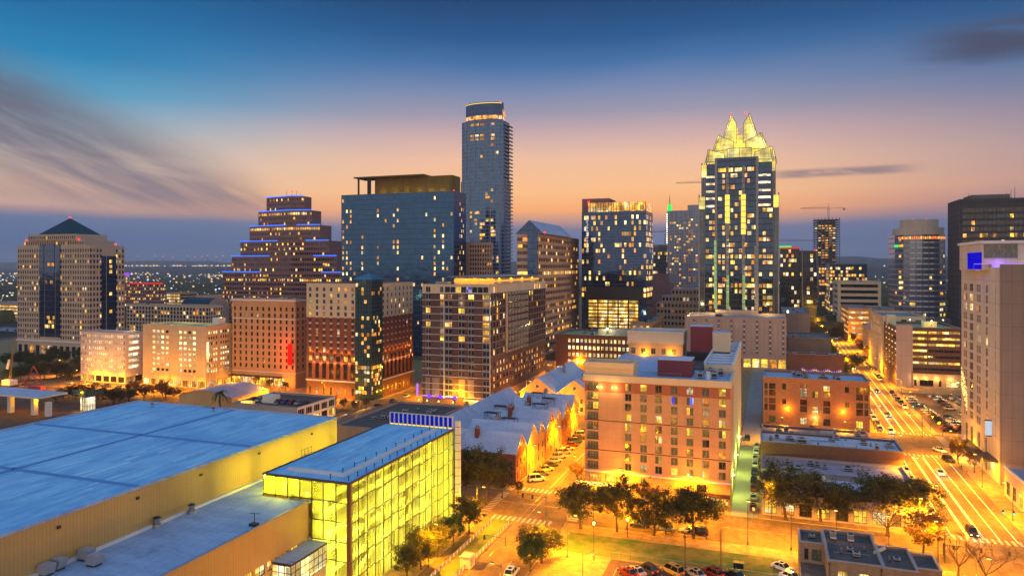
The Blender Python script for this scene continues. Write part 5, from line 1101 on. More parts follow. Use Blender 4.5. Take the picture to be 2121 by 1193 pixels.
# tower under construction with its crane
v0 = 1150; x0, tt = at_v(1686, v0); x1, _ = at_v(1740, v0); z1 = zt(456, tt)
t = thing('unfinished_tower', 'half clad concrete tower frame with work lights on open floors', 'tower', ((x0 + x1) / 2, v0 + 20, 0)); m = MB(); nf = 36; f = z1 / nf; W = Wins('lit_bay'); fr = Fr((x0, v0), (1, 0), (0, -1), x1 - x0)
for j in range(nf + 1): m.box(x0, x1, v0, v0 + 34, j * f, j * f + .5, 'concrete_dark')
m.build('floor_slab', t); m = MB()
for i in range(8): x = x0 + (x1 - x0 - 1) * i / 7; m.box(x, x + .9, v0 + .02, v0 + .9, 0, z1 + 3, 'concrete_dark')
m.build('column', t); m = MB(); m.box(x0 + 6, x1 - 6, v0 + 8, v0 + 30, 0, z1, 'concrete_dark'); m.box(x0 + .5, x1 - .5, v0 + .3, v0 + .5, 0, z1 * .45, 'glass_dark'); m.build('core', t)
rnd = random.Random(31)
for j in range(nf):
    for i in range(7):
        p = .75 if j > 20 and 1 <= i <= 5 else (.2 if j > 4 else .1)
        if j < nf - 2 and rnd.random() < p: W.add(fr, (x1 - x0 - 1) * i / 7 + 1.1, j * f + 1.2, (x1 - x0) / 7 - 1.6, f - 1.9, rnd.choice('aaym'), .02 if j < nf * .45 else -2)
W.flush(t)
def crane(x, y, z0, zj, reach, back, label, mt, ang=0., mast=.9):
    t = thing('tower_crane', label, 'crane', (x, y, z0)); m = MB(); s = mast; n_ = max(3, int((zj - z0) / (s * 3)))
    for dx in (-s, s):
        for dy in (-s, s): m.tube((x + dx, y + dy, z0), (x + dx, y + dy, zj), s * .22, s * .22, mt, 4)
    for k in range(n_):
        za, zb = z0 + (zj - z0) * k / n_, z0 + (zj - z0) * (k + 1) / n_; m.tube((x - s, y - s, za), (x + s, y - s, zb), s * .12, s * .12, mt, 4); m.tube((x + s, y - s, za), (x + s, y + s, zb), s * .12, s * .12, mt, 4)
    m.build('mast', t); m = MB(); c, q = math.cos(ang), math.sin(ang)
    def P(d, h): return (x + c * d, y + q * d, zj + h)
    m.tube(P(-back, .3), P(reach, .3), s * .3, s * .3, mt, 4); m.tube(P(-back * .2, s * 2.2), P(reach * .96, s * 1.4), s * .2, s * .2, mt, 4)
    for k in range(18): d = reach * k / 18; m.tube(P(d, .3), P(d + reach / 36, s * 1.8), s * .12, s * .12, mt, 4); m.tube(P(d + reach / 36, s * 1.8), P(d + reach / 18, .3), s * .12, s * .12, mt, 4)
    m.build('jib', t); m = MB(); m.tube(P(0, 0), P(0, s * 7), s * .35, s * .15, mt, 4); m.tube(P(0, s * 7), P(reach * .7, s * 1.6), s * .1, s * .1, mt, 4); m.tube(P(0, s * 7), P(-back, .5), s * .1, s * .1, mt, 4); m.build('apex', t)
    m = MB(); m.box(x - c * back - s * 1.2, x - c * back + s * 1.2, y - q * back - s, y - q * back + s, zj - s * 2.6, zj + .2, 'concrete'); m.build('counterweight', t); m = MB(); m.box(x - s * 1.4, x + s * 1.4, y - s * 2.6, y - s * 1.05, zj - s * 2.2, zj - .1, 'trim_white'); m.build('cab', t)
xc = at_v(1716, v0 + 20)[0]; tt2 = dep(xc, v0 + 20); crane(xc, v0 + 20, z1, zt(432, tt2), -40, -22, 'tower crane standing on the unfinished tower', 'crane_yellow', .15, 1.1)
xc = at_v(1462, 900)[0]; crane(xc, 900, 0, zt(379, dep(xc, 900)), -36, -12, 'tower crane whose jib pokes out behind the crowned tower on its left', 'crane_yellow', .1, .9)
xc = at_v(1378, 905)[0]; crane(xc, 905, 0, zt(481, dep(xc, 905)), -24, -8, 'small tower crane between the crown tower and the condo tower', 'crane_yellow', .1, .9)
xc = at_v(1605, 1000)[0]; crane(xc, 1000, 0, zt(500, dep(xc, 1000)), 48, 10, 'tower crane with its jib just right of the crowned tower', 'crane_yellow', .1, .9)
# street side buildings beyond on the right
v0 = 900; x0, tt = at_v(1719, v0); x1, _ = at_v(1796, v0); z1 = zt(547, tt); curtain('terraced_office', 'long lit glass office block at the far end of the street', 'office block', (x0, x1, v0, 960, z1), 'glass_grey', faces='SW', cw=2.6, fh=4., zf=5, lit=.32, litk='yap', seed=81, rt=2, cap=100)
x0, tt = at_v(1697, 1000); x1, _ = at_v(1728, 1000); curtain('street_end_block', 'narrow lit block closing the far end of the busy street', 'office block', (x0, x1, 1010, 1040, zt(552, 930)), 'glass_grey', faces='S', cw=3., fh=4., zf=4, lit=.35, litk='yap', seed=82, rt=1, cap=70)
v0 = 760; x0, tt = at_v(1735, v0); x1, _ = at_v(1825, v0)
building('strip_office', 'cream office block with long dark ribbon windows near the street end', 'office block', (x0, x1, v0, 815, zt(583, tt)), 'cream', faces='SW', nc=(1, 1), fh=6.2, zf=11, ww=.86, wh=.5, lit=0, litk='ya', dk='k', rev=.9, seed=83, rt=2)
v0 = 640; x0, tt = at_v(1757, v0); x1, _ = at_v(1806, v0)
building('lit_garage', 'small tan garage with bright amber decks beside the busy street', 'parking garage', (x0, x1, v0, 700, zt(638, tt)), 'beige_warm', faces='SW', nc=(3, 5), fh=4.2, zf=5, ww=.94, wh=.45, lit=1, litk='G', rev=.5, seed=84, rt=0, par=1.2)
x0, tt = at_v(1807, 620); x1, _ = at_v(1860, 620); building('grey_block', 'grey block with pale panels behind the street garages', 'building', (x0, x1, 620, 660, zt(640, tt)), 'concrete', faces='S', nc=(5,), fh=4, zf=5, ww=.5, wh=.5, lit=.1, seed=85)
x0, tt = at_v(1868, 545); x1, _ = at_v(1900, 545); building('brick_annexe', 'low red brick annexe below the curved tower', 'building', (x0, x1, 545, 560, zt(655, tt)), 'brick_red', faces='S', nc=(6,), fh=4, zf=5, ww=.4, wh=.5, lit=.1, seed=86)
x0, tt = at_v(1905, 540); x1, _ = at_v(1975, 540); building('roof_plant_block', 'dark low block crowded with roof plant below the curved tower', 'building', (x0, x1, 540, 552, zt(662, tt)), 'concrete_dark', faces='S', nc=(8,), fh=4, zf=5, ww=.4, wh=.4, lit=.1, seed=87, rt=4)
# corner building with yellow lit window wall
building('narrow_office', 'yellow lit building with tall narrow windows along the street', 'building', (62.4, 84, 455, 505, zt(655, 404)), 'cream', faces='SW', nc=(3, 9), fh=5, zf=6, ww=.4, wh=.75, lit=.35, litk='ya', dk='kg', seed=88, rt=2)
building('blue_roof_store', 'small pale store with a blue grey roof behind the narrow windowed building', 'building', (63, 84, 515, 552, 22), 'stucco', faces='SW', nc=(4, 7), fh=5, zf=5, ww=.4, wh=.5, lit=.3, seed=89, roofm='roof_metal', rt=1)
# big lit parking garage
bx = box_r(1831, 1856, 1990, 677, 412); u0, u1, v0, v1, z1 = bx
t, fs, rnd = building('parking_garage', 'large brick garage with yellow lit decks and a green tinted top deck', 'parking garage', bx, 'brick_brown', faces='SW', nc=(2, 4), fh=3.25, zf=8, ztop=z1 - 1., ww=.97, wh=.4, lit=1, litk='G', rev=.9, seed=91, rt=0, par=1.1, roofm='roof_green',
    keep=lambda k, i, j: True, margin=.0)
m = MB(); pw = at_v(1890, v0)[0] - u0; fbox(m, fs['S'], 0, pw, 0, z1 + 1.2, .02, .8, 'pink_stone'); m.build('stair_tower', t); m = MB(); fbox(m, fs['S'], pw + .02, fs['S'].L, 0, 7.4, .02, 1.6, 'beige_warm'); m.build('podium', t)
W = Wins()
for a, b, kk in ((8, 9, 'k'), (10.5, 16.5, 'k'), (19, 20, 'k'), (22, 28, 'p')): W.add(Fr((u0, v0 - 1.6), (1, 0), (0, -1), 30), a, 1.2, b - a, 3, kk, .02, (2, .1, 3, 1))
W.flush(t); m = MB(); m.box(u0 + 14, u0 + 20, v0 + 8, v0 + 14, z1 - 1.1, z1 + 2.5, 'cream'); m.box(u0 - .2, u0 + 4, v1 - 14, v1 - 8, z1 - 1.1, z1 + 4.5, 'cream'); m.build('lift_box', t)
for x, y, c in ((u0 + 8, v0 + 10, (.45, 1., .3)), (u0 + 24, v0 + 14, (.45, 1., .3)), (u0 + 17, v0 + 5, (1., .8, .2))): m = MB(); m.tube((x, y, z1 - 1.1), (x, y, z1 + 3), .08, .08, 'pole', 5); m.cyl(x, y, z1 + 3, z1 + 3.3, .3, .3, 'lamp_white', 6); m.build('deck_lamp', t); light(x, y, z1 + 2.8, c, 900, .3)
for x in (8.5, 13, 18, 24): m = MB(); p = Fr((u0, v0 - 1.6), (1, 0), (0, -1), 30).p(x, 5, .2); m.box(p[0] - .2, p[0] + .2, p[1] - .2, p[1], 4.9, 5.2, 'lamp_glow'); m.build('wall_lamp', t); light(p[0], p[1] - 1, 4.8, WARM, 500, .2)
# curved glass tower
x0, tt = at_v(1857, 560); x1, _ = at_v(1963, 560); um = (x0 + x1) / 2; hw = (x1 - x0) / 2; z1 = zt(487, tt)
t = thing('curved_tower', 'curved glass tower with white sills and an amber lit line under its crown', 'office tower', (um, 575, 0))
A = [(um + hw * math.sin(-1.2 + 2.4 * k / 10) / math.sin(1.2), 567 - 9 * (math.cos(-1.2 + 2.4 * k / 10) - math.cos(1.2)) / (1 - math.cos(1.2))) for k in range(11)]
m = MB(); m.prism(A + [(x1, 595), (x0, 595)], 0, z1, 'glass_band'); m.build('shaft', t); m = MB(); W = Wins('lit_window'); rnd = random.Random(37)
for k in range(10):
    f_ = frame_pts(A[k], A[k + 1])
    for j in range(int(z1 / 3.7)):
        if 3 <= k <= 6: m.poly([f_.p(.4, j * 3.7 + .2, .12), f_.p(f_.L - .4, j * 3.7 + .2, .12), f_.p(f_.L - .4, j * 3.7 + 1.1, .12), f_.p(.4, j * 3.7 + 1.1, .12)], 'trim_white')
        hot = .6 if j in (3, 4, 7) else (.05 if k < 8 else .2)
        if k < 2: hot = .3
        if rnd.random() < hot: W.add(f_, .3, j * 3.7 + 1.4, f_.L * rnd.choice((.45, .85)), 1.8, rnd.choice('yap'), .06)
m.build('sill', t); W.flush(t); m = MB()
for k in range(1, 10):
    f_ = frame_pts(A[k], A[k + 1])
    for q in range(3): m.poly([f_.p(q * f_.L / 3 + .15, z1 - 3., .3), f_.p((q + 1) * f_.L / 3 - .4, z1 - 3., .3), f_.p((q + 1) * f_.L / 3 - .4, z1 - 1.2 - .4 * (q % 2), .3), f_.p(q * f_.L / 3 + .15, z1 - 1.2 - .4 * (q % 2), .3)], 'orange_sign' if (k + q) % 3 else 'yellow_strip')
m.build('crown_light', t); B = [(um + (p[0] - um) * .97, p[1] + .8) for p in A]; m = MB(); m.prism(B + [(x1 - 2, 592), (x0 + 2, 592)], z1 + .01, zt(472, tt), 'white_panel'); B = [(um + (p[0] - um) * .78, p[1] + 3) for p in A]; m.prism(B + [(x1 - 8, 590), (x0 + 8, 590)], zt(472, tt) + .01, zt(455, tt), 'white_panel', 'roof_grey'); m.build('crown', t)
for px in (1893, 1920): x = at_v(px, 570)[0]; m = MB(); m.cyl(x, 572, zt(455, tt), zt(453, tt), .6, .6, 'red_beacon', 8); m.build('beacon', t)
m = MB(); f_ = frame_pts(A[0], A[1]); m.poly([f_.p(0, zt(512, tt), .2), f_.p(f_.L, zt(512, tt), .2), f_.p(f_.L, zt(507, tt), .2), f_.p(0, zt(507, tt), .2)], 'green_led'); m.build('sign', t)
# big dark slab on the right
bx = box_r(1963, 1987, 2190, 413, 520); u0, u1, v0, v1, z1 = bx
t = thing('dark_slab_tower', 'huge dark grey office slab rising behind the white hotel tower', 'office tower', ((u0 + u1) / 2, 540, 0)); m = MB(); m.box(u0, u1, v0, v1, 0, z1, 'dark_tower', 'roof_dark'); m.build('wall', t)
W = Wins(); fr = Fr((u0, v0), (1, 0), (0, -1), u1 - u0); rnd = random.Random(43)
for j in range(22):
    for i in range(30):
        b = {20: .06, 17: .45, 16: .25, 14: .3, 12: .3, 11: .08, 9: .3}.get(j, .05)
        W.add(fr, 2 + i * 2.3, 12 + 4. * j, 1.9, 2.4, pick(b, rnd, 'yam', 'bd'), .02)
W.flush(t); ra, rb = at_v(2012, v0 + 4)[0], at_v(2092, v0 + 4)[0]; m = MB(); m.box(ra, rb, v0 + 4, v0 + 24, z1, zt(403, dep(ra, v0)), 'concrete_dark'); m.build('penthouse', t)
for px in (2006, 2085, 2094, 2102): x = at_v(px, v0 + 8)[0]; m = MB(); m.tube((x, v0 + 8, z1), (x, v0 + 8, z1 + R.uniform(4, 9)), .18, .08, 'trim_dark', 5); m.build('antenna', t)
# white hotel tower on the right
u0, u1, v0, v1, z1 = 62., 112., 236., 278., 61.5
t = thing('white_hotel_tower', 'white panelled hotel tower with blue lit roof terrace and a blank grey end', 'hotel tower', (87, 257, 0)); fs = frames(u0, u1, v0, v1); fr = fs['W']; L = fr.L; m = MB(); W = Wins(); rnd = random.Random(47)
cols = [(1., 2.), (6., 9.4), (11., 14.4), (16.5, 17.6), (20., 24.), (26.5, 29.8), (33., 35.2)]; cols = [(3., 4.8), (5.2, 7.), (10., 14.5), (18.5, 20.4), (20.8, 22.7), (28.2, 30.4), (37.6, 38.4)]
rows = [(13 + 3.15 * j, 15.3 + 3.15 * j) for j in range(14)]
holed(m, fr, 12, z1, cols, rows, .3, 'white_panel'); holed(m, fr, .14, 12, [(4, 8), (10.5, 14.5), (19, 22.5), (27, 29.5)], [(.5, 10.5)], .4, 'white_panel'); m.build('wall', t)
for j, r in enumerate(rows):
    for i, c in enumerate(cols):
        b = .6 if (j in (10, 11) and i < 4) or (j in (8, 9, 10) and i >= 3) else .08
        W.add(fr, c[0], r[0], c[1] - c[0], r[1] - r[0], pick(b, rnd, 'yap', 'ddkg'), -.27, (1, .08, 2 if c[1] - c[0] < 3 else 3, 2))
for c in ((4, 8), (10.5, 14.5), (19, 22.5), (27, 29.5)): W.add(fr, c[0], .5, c[1] - c[0], 10, rnd.choice('kdgb'), -.37, (1, .12, 2, 4))
W.flush(t, sub=True); m = MB(); m.poly([(u0, v0, .14), (u1, v0, .14), (u1, v0, z1 + 1), (u0, v0, z1 + 1)], 'grey_panel'); m.box(u0 + .1, u1, v0 + .02, v1, z1 - 1.2, z1 - .9, 'roof_grey'); m.poly([(u1, v0, 0), (u1, v1, 0), (u1, v1, z1), (u1, v0, z1)], 'grey_panel'); m.poly([(u1, v1, 0), (u0, v1, 0), (u0, v1, z1), (u1, v1, z1)], 'grey_panel'); m.build('end_wall', t)
m = MB(); m.box(u0 - .05, u0 + .1, v0 + 8, v1, z1 + .02, z1 + 1.2, 'trim_grey'); m.build('parapet', t)
px0, _ = at_v(2026, 250), 0; ua = px0[0]; tt = px0[1]
m = MB(); m.box(ua, u1, 246, 272, z1 - .8, zt(504, tt) - .2, 'white_panel', 'roof_grey'); m.box(ua - .6, ua + 17, 245.2, 272, zt(504, tt) - .2, zt(500, tt), 'trim_white'); m.build('penthouse', t)
m = MB(); m.box(ua - .06, ua - .01, 246, 262, z1 - .5, zt(523, tt), 'blue_wash'); m.build('wash_glow_sheet', t); m = MB(); m.box(ua + .5, ua + 9, 245.9, 245.99, zt(535, tt), zt(507, tt), 'win_green'); m.build('glazing', t)  # glowing sheet on the wall imitates blue light washing over it
m = MB(); m.box(ua - 6, ua + 20, 240, 240.1, z1 + .3, z1 + 1.5, 'violet_neon') if 0 else m.box(ua - 3, ua + 20, 242, 242.1, z1 + 1., z1 + 1.15, 'violet_neon'); m.build('rail_light', t); m = MB()
for k in range(12): m.tube((ua - 3 + k * 2, 242, z1 - .8), (ua - 3 + k * 2, 242, z1 + 1.1), .04, .04, 'metal', 4)
m.build('rail', t); light(ua + 4, 243.6, z1 + .6, (.25, .12, 1.), 500, .4); light(ua - 1.2, 252, z1 + .6, (.1, .06, 1.), 500, .4); light(ua + 12, 243, z1 + .4, (1., .7, .3), 160, .3)
m = MB(); m.box(u0 - 4.4, u0 - .05, 237, 247, 6.2, 6.7, 'trim_dark'); m.box(u0 - 4.2, u0 - .05, 250, 268, 5.2, 5.6, 'trim_dark'); m.build('canopy', t)
for v in (252, 255.5, 259, 262.5, 266): m = MB(); m.cyl(u0 - 2.4, v, 4.75, 5.15, .3, .3, 'lamp_white', 8); m.build('canopy_lamp', t)
light(u0 - 2.2, 257, 4.4, WARM, 1400, .4); light(u0 - 2.2, 265, 4.4, (1., .9, .7), 1400, .4); light(u0 - 1.5, 243, 5., WARM, 900, .3)
m = MB(); m.box(u0 - 1.6, u0 - .05, 243.4, 243.7, 12.4, 16.6, 'sign_white'); m.box(u0 - 1.8, u0 - .02, 243.3, 243.8, 12.1, 12.38, 'trim_dark'); m.box(u0 - 1.8, u0 - .02, 243.3, 243.8, 16.62, 16.9, 'trim_dark'); m.build('blade_sign', t)
rnd = random.Random(2); m = MB()
for k in range(130): v = rnd.uniform(270.5, 277.8); z = 14 + (v - 270) * .9 + rnd.uniform(0, 7); m.cyl(u0 - .12, v, z, z + .22, .09, .09, 'fairy', 4)
m.build('light_vine', t)
# corner of a low tan building at the right edge
t = thing('corner_store', 'low cream building cut off by the right edge of the view', 'building', (70, 208, 0)); p = gp(2098, 1006, 8); m = MB(); m.box(60.5, 84, 204, 226, .14, 7.6, 'cream', 'roof_purple'); m.build('wall', t); m = MB(); m.box(60.3, 84, 203.8, 204.3, 7.6, 8.2, 'trim_white'); m.box(60.3, 60.8, 204.3, 226, 7.6, 8.2, 'trim_white'); m.build('parapet_cap', t); W = Wins(); ff = frames(60.5, 84, 204, 226)
for k in range(4): W.add(ff['W'], 2 + k * 5, 1, 2.6, 3.6, 'dkyd'[k], .04, (1, .1, 2, 2))
W.flush(t)
# ================================================================ brick block and low roofs, centre right
bx = (-1.4, 36.2, 295., 316., 18.7); u0, u1, v0, v1, z1 = bx
t = thing('brick_warehouse', 'three storey orange brick warehouse with tall paired windows and a flat roof', 'warehouse', (17, 305, 0)); mb, fs = shell(t, u0, u1, v0, v1, .14, z1, 'brick_orange', 'S', .9, 'roof_blue'); fr = fs['S']
def bs(px): return at_v(px, v0)[0] - u0
c1 = [(133, 170, 0), (187, 263, 1), (340, 388, 2), (553, 634, 1), (697, 764, 3), (826, 908, 1), (1080, 1130, 2), (1212, 1294, 1), (1310, 1355, 0)]
cs = [(bs(1560 + a * .176), bs(1560 + b * .176)) for a, b, _ in c1]; rws = [(1.2, 3.8), (5.9, 8.3), (8.6, 10.7), (11.6, 13.9), (14.2, 16.4)]
kp = lambda i, j: {0: j in (1, 2, 3, 4), 1: j in (1, 2, 3, 4) or (j == 0), 2: j in (2, 4), 3: j == 3 or j == 1 or j == 0}[c1[i][2]] and not (i in (0, 8, 2, 6) and j == 0)
holed(mb, fr, .14, z1, cs, rws, .3, 'brick_orange', kp); mb.build('wall', t); W = Wins(); rnd = random.Random(53)
for i, c in enumerate(cs):
    for j, r in enumerate(rws):
        if kp(i, j):
            k = 'y' if (i, j) in ((5, 4), (4, 1), (4, 0), (7, 0), (3, 0)) else ('m' if (i, j) in ((3, 4), (3, 3), (5, 3)) else ('B' if 0 else ('/gy' if (i, j) == (4, 3) else rnd.choice('dkdg'))))
            W.add(fr, c[0], r[0], c[1] - c[0], r[1] - r[0], k, -.27, (2, .09, 2 if c[1] - c[0] < 1.6 else 3, 2))
W.flush(t, sub=True); rooftop(t, u0 + 10, u1 - 8, v0 + 3, v1 - 4, z1 - .9, 7, 15, .9); m = MB()
for px in (1631, 1746): x = at_v(px, v0 - .3)[0]; m = MB(); m.cyl(x, v0 - .35, 7., 7.35, .28, .2, 'lamp_glow', 8); m.box(x - .05, x + .05, v0 - .3, v0, 7.1, 7.2, 'trim_dark'); m.build('wall_lamp', t); light(x, v0 - 1.3, 6.9, SOD, 1100, .2)
x = at_v(1688, v0 - .3)[0]; m = MB(); m.cyl(x, v0 - .35, 4.2, 4.5, .22, .2, 'lamp_glow', 8); m.build('wall_lamp', t); light(x, v0 - 1.2, 4.2, WARM, 700, .2)
def lowroof(name, label, u0, u1, v0, v1, z, wm, rm, n, seed, cap='trim_grey', lit=None):
    t = thing(name, label, 'building', ((u0 + u1) / 2, (v0 + v1) / 2, 0)); mb, fs = shell(t, u0, u1, v0, v1, .14, z, wm, 'SEWN', .55, rm, cap)
    for k, f in fs.items():
        if k == 'S' and lit: holed(mb, f, .14, z, [(f.L / 9 * (i + .15), f.L / 9 * (i + .85)) for i in range(9)], [(.6, 3.6)], .3, wm)
        else: mb.poly([f.p(0, .14), f.p(f.L, .14), f.p(f.L, z), f.p(0, z)], wm)
    mb.build('wall', t)
    if lit:
        W = Wins()
        for i in range(9): W.add(fs['S'], fs['S'].L / 9 * (i + .15), .6, fs['S'].L / 9 * .7, 3, lit[i], -.27, (2, .1, 3, 2))
        W.flush(t)
    rooftop(t, u0, u1, v0, v1, z - .55, n, seed, .8); return t, fs
t1, _ = lowroof('flat_roof_store', 'low store with a pale white roof behind the row of dark trees', -1.2, 35.2, 188, 207.6, 5.6, 'stucco', 'roof_white', 6, 101, lit='yakydyyay')
m = MB(); m.box(13.6, 14.6, 189, 206.6, 5.06, 6.1, 'cream'); m.build('fire_wall', t1); m = MB()
for k in range(4): m.box(15.2, 16.6, 191 + k * 4, 192.6 + k * 4, 5.07, 5.5, 'trim_white')
m.build('skylight', t1)
t1, _ = lowroof('purple_roof_store', 'low store with a stained purplish roof below the long brown wall', -1.4, 35.6, 208, 223.6, 6.1, 'stucco', 'roof_purple', 7, 102)
rr = random.Random(9); m = MB()
for k in range(36): x = rr.uniform(-.5, 12); y = rr.uniform(214, 222.8); m.poly([(x, y, 5.562), (x + rr.uniform(.2, 1.1), y, 5.562), (x + rr.uniform(.2, 1.), y + rr.uniform(.3, 1.3), 5.562), (x - .1, y + .4, 5.562)], 'roof_dark')
m.build('roof_stain', t1)
t1, _ = lowroof('brown_wall_store', 'taller store with a long brown brick side wall and pipes on its roof', -1.8, 36, 224, 238.4, 10, 'brick_brown', 'roof_white', 9, 103)
m = MB(); 
for a, b, y, z in ((1, 9, 229, 9.8), (12, 18, 231, 9.8)): m.tube((a, y, z), (b, y + .4, z), .14, .14, 'metal', 6)
m.build('roof_pipe', t1)
t1, _ = lowroof('gravel_roof_store', 'low store with a rough gravel roof in front of the brick warehouse', -1.6, 31, 239, 262, 7, 'brick_brown', 'roof_gravel', 8, 104)
m = MB(); m.box(16, 20, 244, 248, 6.45, 9.4, 'stucco'); m.build('roof_hut', t1); m = MB(); m.box(2, 5.6, 240, 243, 6.45, 8.6, 'concrete'); m.build('roof_hut', t1)
# foreground white building, dark roofs
t = thing('dark_roof_house', 'white brick building with stepped dark roofs at the bottom of the view', 'building', (16, 152, .14)); m = MB()
Z = 7.
parts_ = [(6.1, 10.7, 153.2, 160.4, 7.), (10.7, 20., 144.4, 161., 7.35), (20., 25.6, 144.4, 155.6, 7.2), (25.6, 29.8, 147., 154.6, 6.9)]
for i, (a, b, c, d, z) in enumerate(parts_):
    mb, fs = shell(t, a, b, c, d, .14, z, 'house_wall', 'SW', .5, 'roof_dark', 'trim_grey'); f = fs['S']
    if i == 0: cs, rw, st = [(.9, 1.7), (2.3, 4.1)], [(3.6, 5.8)], ['k', 'g']
    elif i == 1: cs, rw, st = [(1.6, 3.4), (5.0, 6.9)], [(3.2, 5.6)], ['y', 'y']
    elif i == 2: cs, rw, st = [(1.2, 3.)], [(3.2, 5.6)], ['d']
    else: cs, rw, st = [], [], []
    holed(mb, f, .14, z, cs, rw, .25, 'house_wall'); w_ = fs['W']; mb.poly([w_.p(0, .14), w_.p(w_.L, .14), w_.p(w_.L, z), w_.p(0, z)], 'house_wall'); mb.build('wall', t); W = Wins()
    for c2, k in zip(cs, st): W.add(f, c2[0], rw[0][0], c2[1] - c2[0], rw[0][1] - rw[0][0], k, -.22, (2, .09, 2, 2))
    W.flush(t, sub=True)
m = MB(); m.box(6.2, 10.68, 145, 153.1, .14, 3., 'stucco', 'roof_dark'); m.build('terrace', t)
for x, y in ((12.6, 157.2), (15.8, 157)):
    m = MB(); m.box(x - .55, x + .55, y - .55, y + .55, 7.1, 8.4, 'hvac'); m.cyl(x, y, 8.4, 8.55, .42, .42, 'metal_dark', 12); m.box(x - .56, x + .56, y - .7, y - .56, 7.2, 7.5, 'trim_white')
    for k in range(5): m.box(x - .56, x + .56, y - .57, y - .552, 7.3 + k * .2, 7.38 + k * .2, 'metal_dark')
    m.build('condenser', t)
p = gp(1824, 1143, 7.2); m = MB(); m.slab([(p[0] - 1.2, p[1] - .6, 6.9), (p[0] + .9, p[1] - .1, 8.), (p[0] + .9, p[1] + .9, 8.2), (p[0] - 1.2, p[1] + .4, 7.1)], (0, -.4, 1), .15, 'cream'); m.build('roof_hatch', t)
rooftop(t, 12, 19, 146, 155, 6.86, 2, 301, .5); rooftop(t, 20.5, 25, 146, 154, 6.71, 1, 302, .5); rooftop(t, 6.8, 10, 154.5, 159.5, 6.5, 1, 303, .4); m = MB(); m.tube((12, 150, 6.95), (18.6, 150.6, 6.95), .06, .06, 'metal', 5); m.tube((15.5, 150.3, 6.95), (15.8, 156.2, 6.95), .05, .05, 'metal', 5); m.build('roof_pipe', t)
for x in (10.9, 19.6): m = MB(); m.tube((x, 144.25, .2), (x, 144.25, 6.9), .07, .07, 'skin_dark', 6); m.box(x - .18, x + .18, 144.1, 144.38, 6.6, 6.95, 'skin_dark'); m.build('downpipe', t)
# ================================================================ left and centre midground
# apartment block
bx = box_l(875, 1013, 1130, 590, 287); u0, u1, v0, v1, z1 = bx
t = thing('apartment_block', 'dark brick apartment block with white floor lines, balconies and a glowing roof rim', 'apartment block', ((u0 + u1) / 2, v0 + 20, 0))
mb, fs = shell(t, u0, u1, v0, v1, .14, z1, 'brick_dark', 'SE', .9, 'roof_blue'); W = Wins(); rnd = random.Random(61); zf = 13.; nf = 12; f = (z1 - 4. - zf) / nf
fr = fs['S']; L = fr.L
def fp(a): return at_v(840 + a * .2683, v0)[0] - u0
cols = [(fp(155), fp(192)), (fp(265), fp(294)), (fp(302), fp(358)), (fp(408), fp(456)), (fp(482), fp(528)), (fp(594), fp(650))]; rows = [(zf + f * j + .5, zf + f * j + 2.75) for j in range(nf)]
zt0 = z1 - 4.
holed(mb, fr, 12.5, zt0, cols, rows, .3, 'brick_dark'); holed(mb, fr, zt0, z1, [(fp(155), fp(192)), (fp(265), fp(290)), (fp(302), fp(690) if fp(690) < L - .2 else L - .3)], [(zt0 + .4, zt0 + 3.)], .3, 'cream'); holed(mb, fr, .14, 12.5, [(fp(302), fp(358)), (fp(594), fp(650))], [(4.5, 6.6), (7.2, 9.3), (9.9, 12.)], .3, 'brick_dark')
lits = {(0, 3): 'y', (0, 5): 'y', (1, 1): 'y', (1, 2): 'a', (1, 6): 'a', (1, 7): 'y', (3, 1): 'm', (3, 3): 'y', (3, 7): 'y', (4, 1): 'y', (5, 1): 'y', (5, 2): 'a', (5, 4): 'a', (5, 5): 'y', (5, 6): 'y', (5, 7): 'y', (2, 5): 'p', (2, 1): 'm', (3, 2): 'm'}
for i, c in enumerate(cols):
    for j, r in enumerate(rows): W.add(fr, c[0], r[0], c[1] - c[0], r[1] - r[0], lits.get((i, nf - j), rnd.choice('dbbdm' if rnd.random() < .3 else 'dbb')), -.27, (3, .1, 2, 1))
for i, (a, b) in enumerate(((fp(155), fp(192)), (fp(265), fp(290)))): W.add(fr, a, zt0 + .4, b - a, 2.6, 'd', -.27, (3, .1, 2, 1))
a = fp(302)
for q, k in enumerate('ddydBddd'): w_ = (min(fp(690), L - .3) - a) / 8; W.add(fr, a + w_ * q, zt0 + .4, w_ - .06, 2.6, k, -.27, (3, .08, 1, 1))
for c in ((fp(302), fp(358)), (fp(594), fp(650))):
    for z in (4.5, 7.2, 9.9): W.add(fr, c[0], z, c[1] - c[0], 2.1, 'b', -.27, (3, .1, 2, 1))
fe = fs['E']; LE = fe.L; nE = 20; bay = LE / nE; ce = [(bay * (i + .25), bay * (i + .75)) for i in range(nE)]
ceA = [c for i, c in enumerate(ce) if not 5 <= i <= 11]; holed(mb, fe, 22, zt0, ceA, rows[3:], .3, 'brick_dark'); holed(mb, fe, zt0, z1, ce[1:3] + ce[15:18], [(zt0 + .4, zt0 + 3.)], .3, 'cream'); holed(mb, fe, 5, 22, ce, [(8, 9.8), (11.2, 13.), (14.4, 16.2), (17.6, 19.4)], .3, 'brick_dark'); mb.poly([fe.p(0, .14), fe.p(LE, .14), fe.p(LE, 5), fe.p(0, 5)], 'brick_tan')
mb.build('wall', t)
for c in ceA:
    for r in rows[3:]: W.add(fe, c[0], r[0], c[1] - c[0], r[1] - r[0], pick(.3 if c[0] < bay * 6 else .1, rnd, 'yap', 'dbk'), -.27)
for c in ce:
    for z in (8, 11.2, 14.4, 17.6): W.add(fe, c[0], z, c[1] - c[0], 1.8, pick(.65, rnd, 'aam', 'dk'), -.27)
for c in ce[1:3] + ce[15:18]: W.add(fe, c[0], zt0 + .4, c[1] - c[0], 2.6, rnd.choice('yad'), -.27)
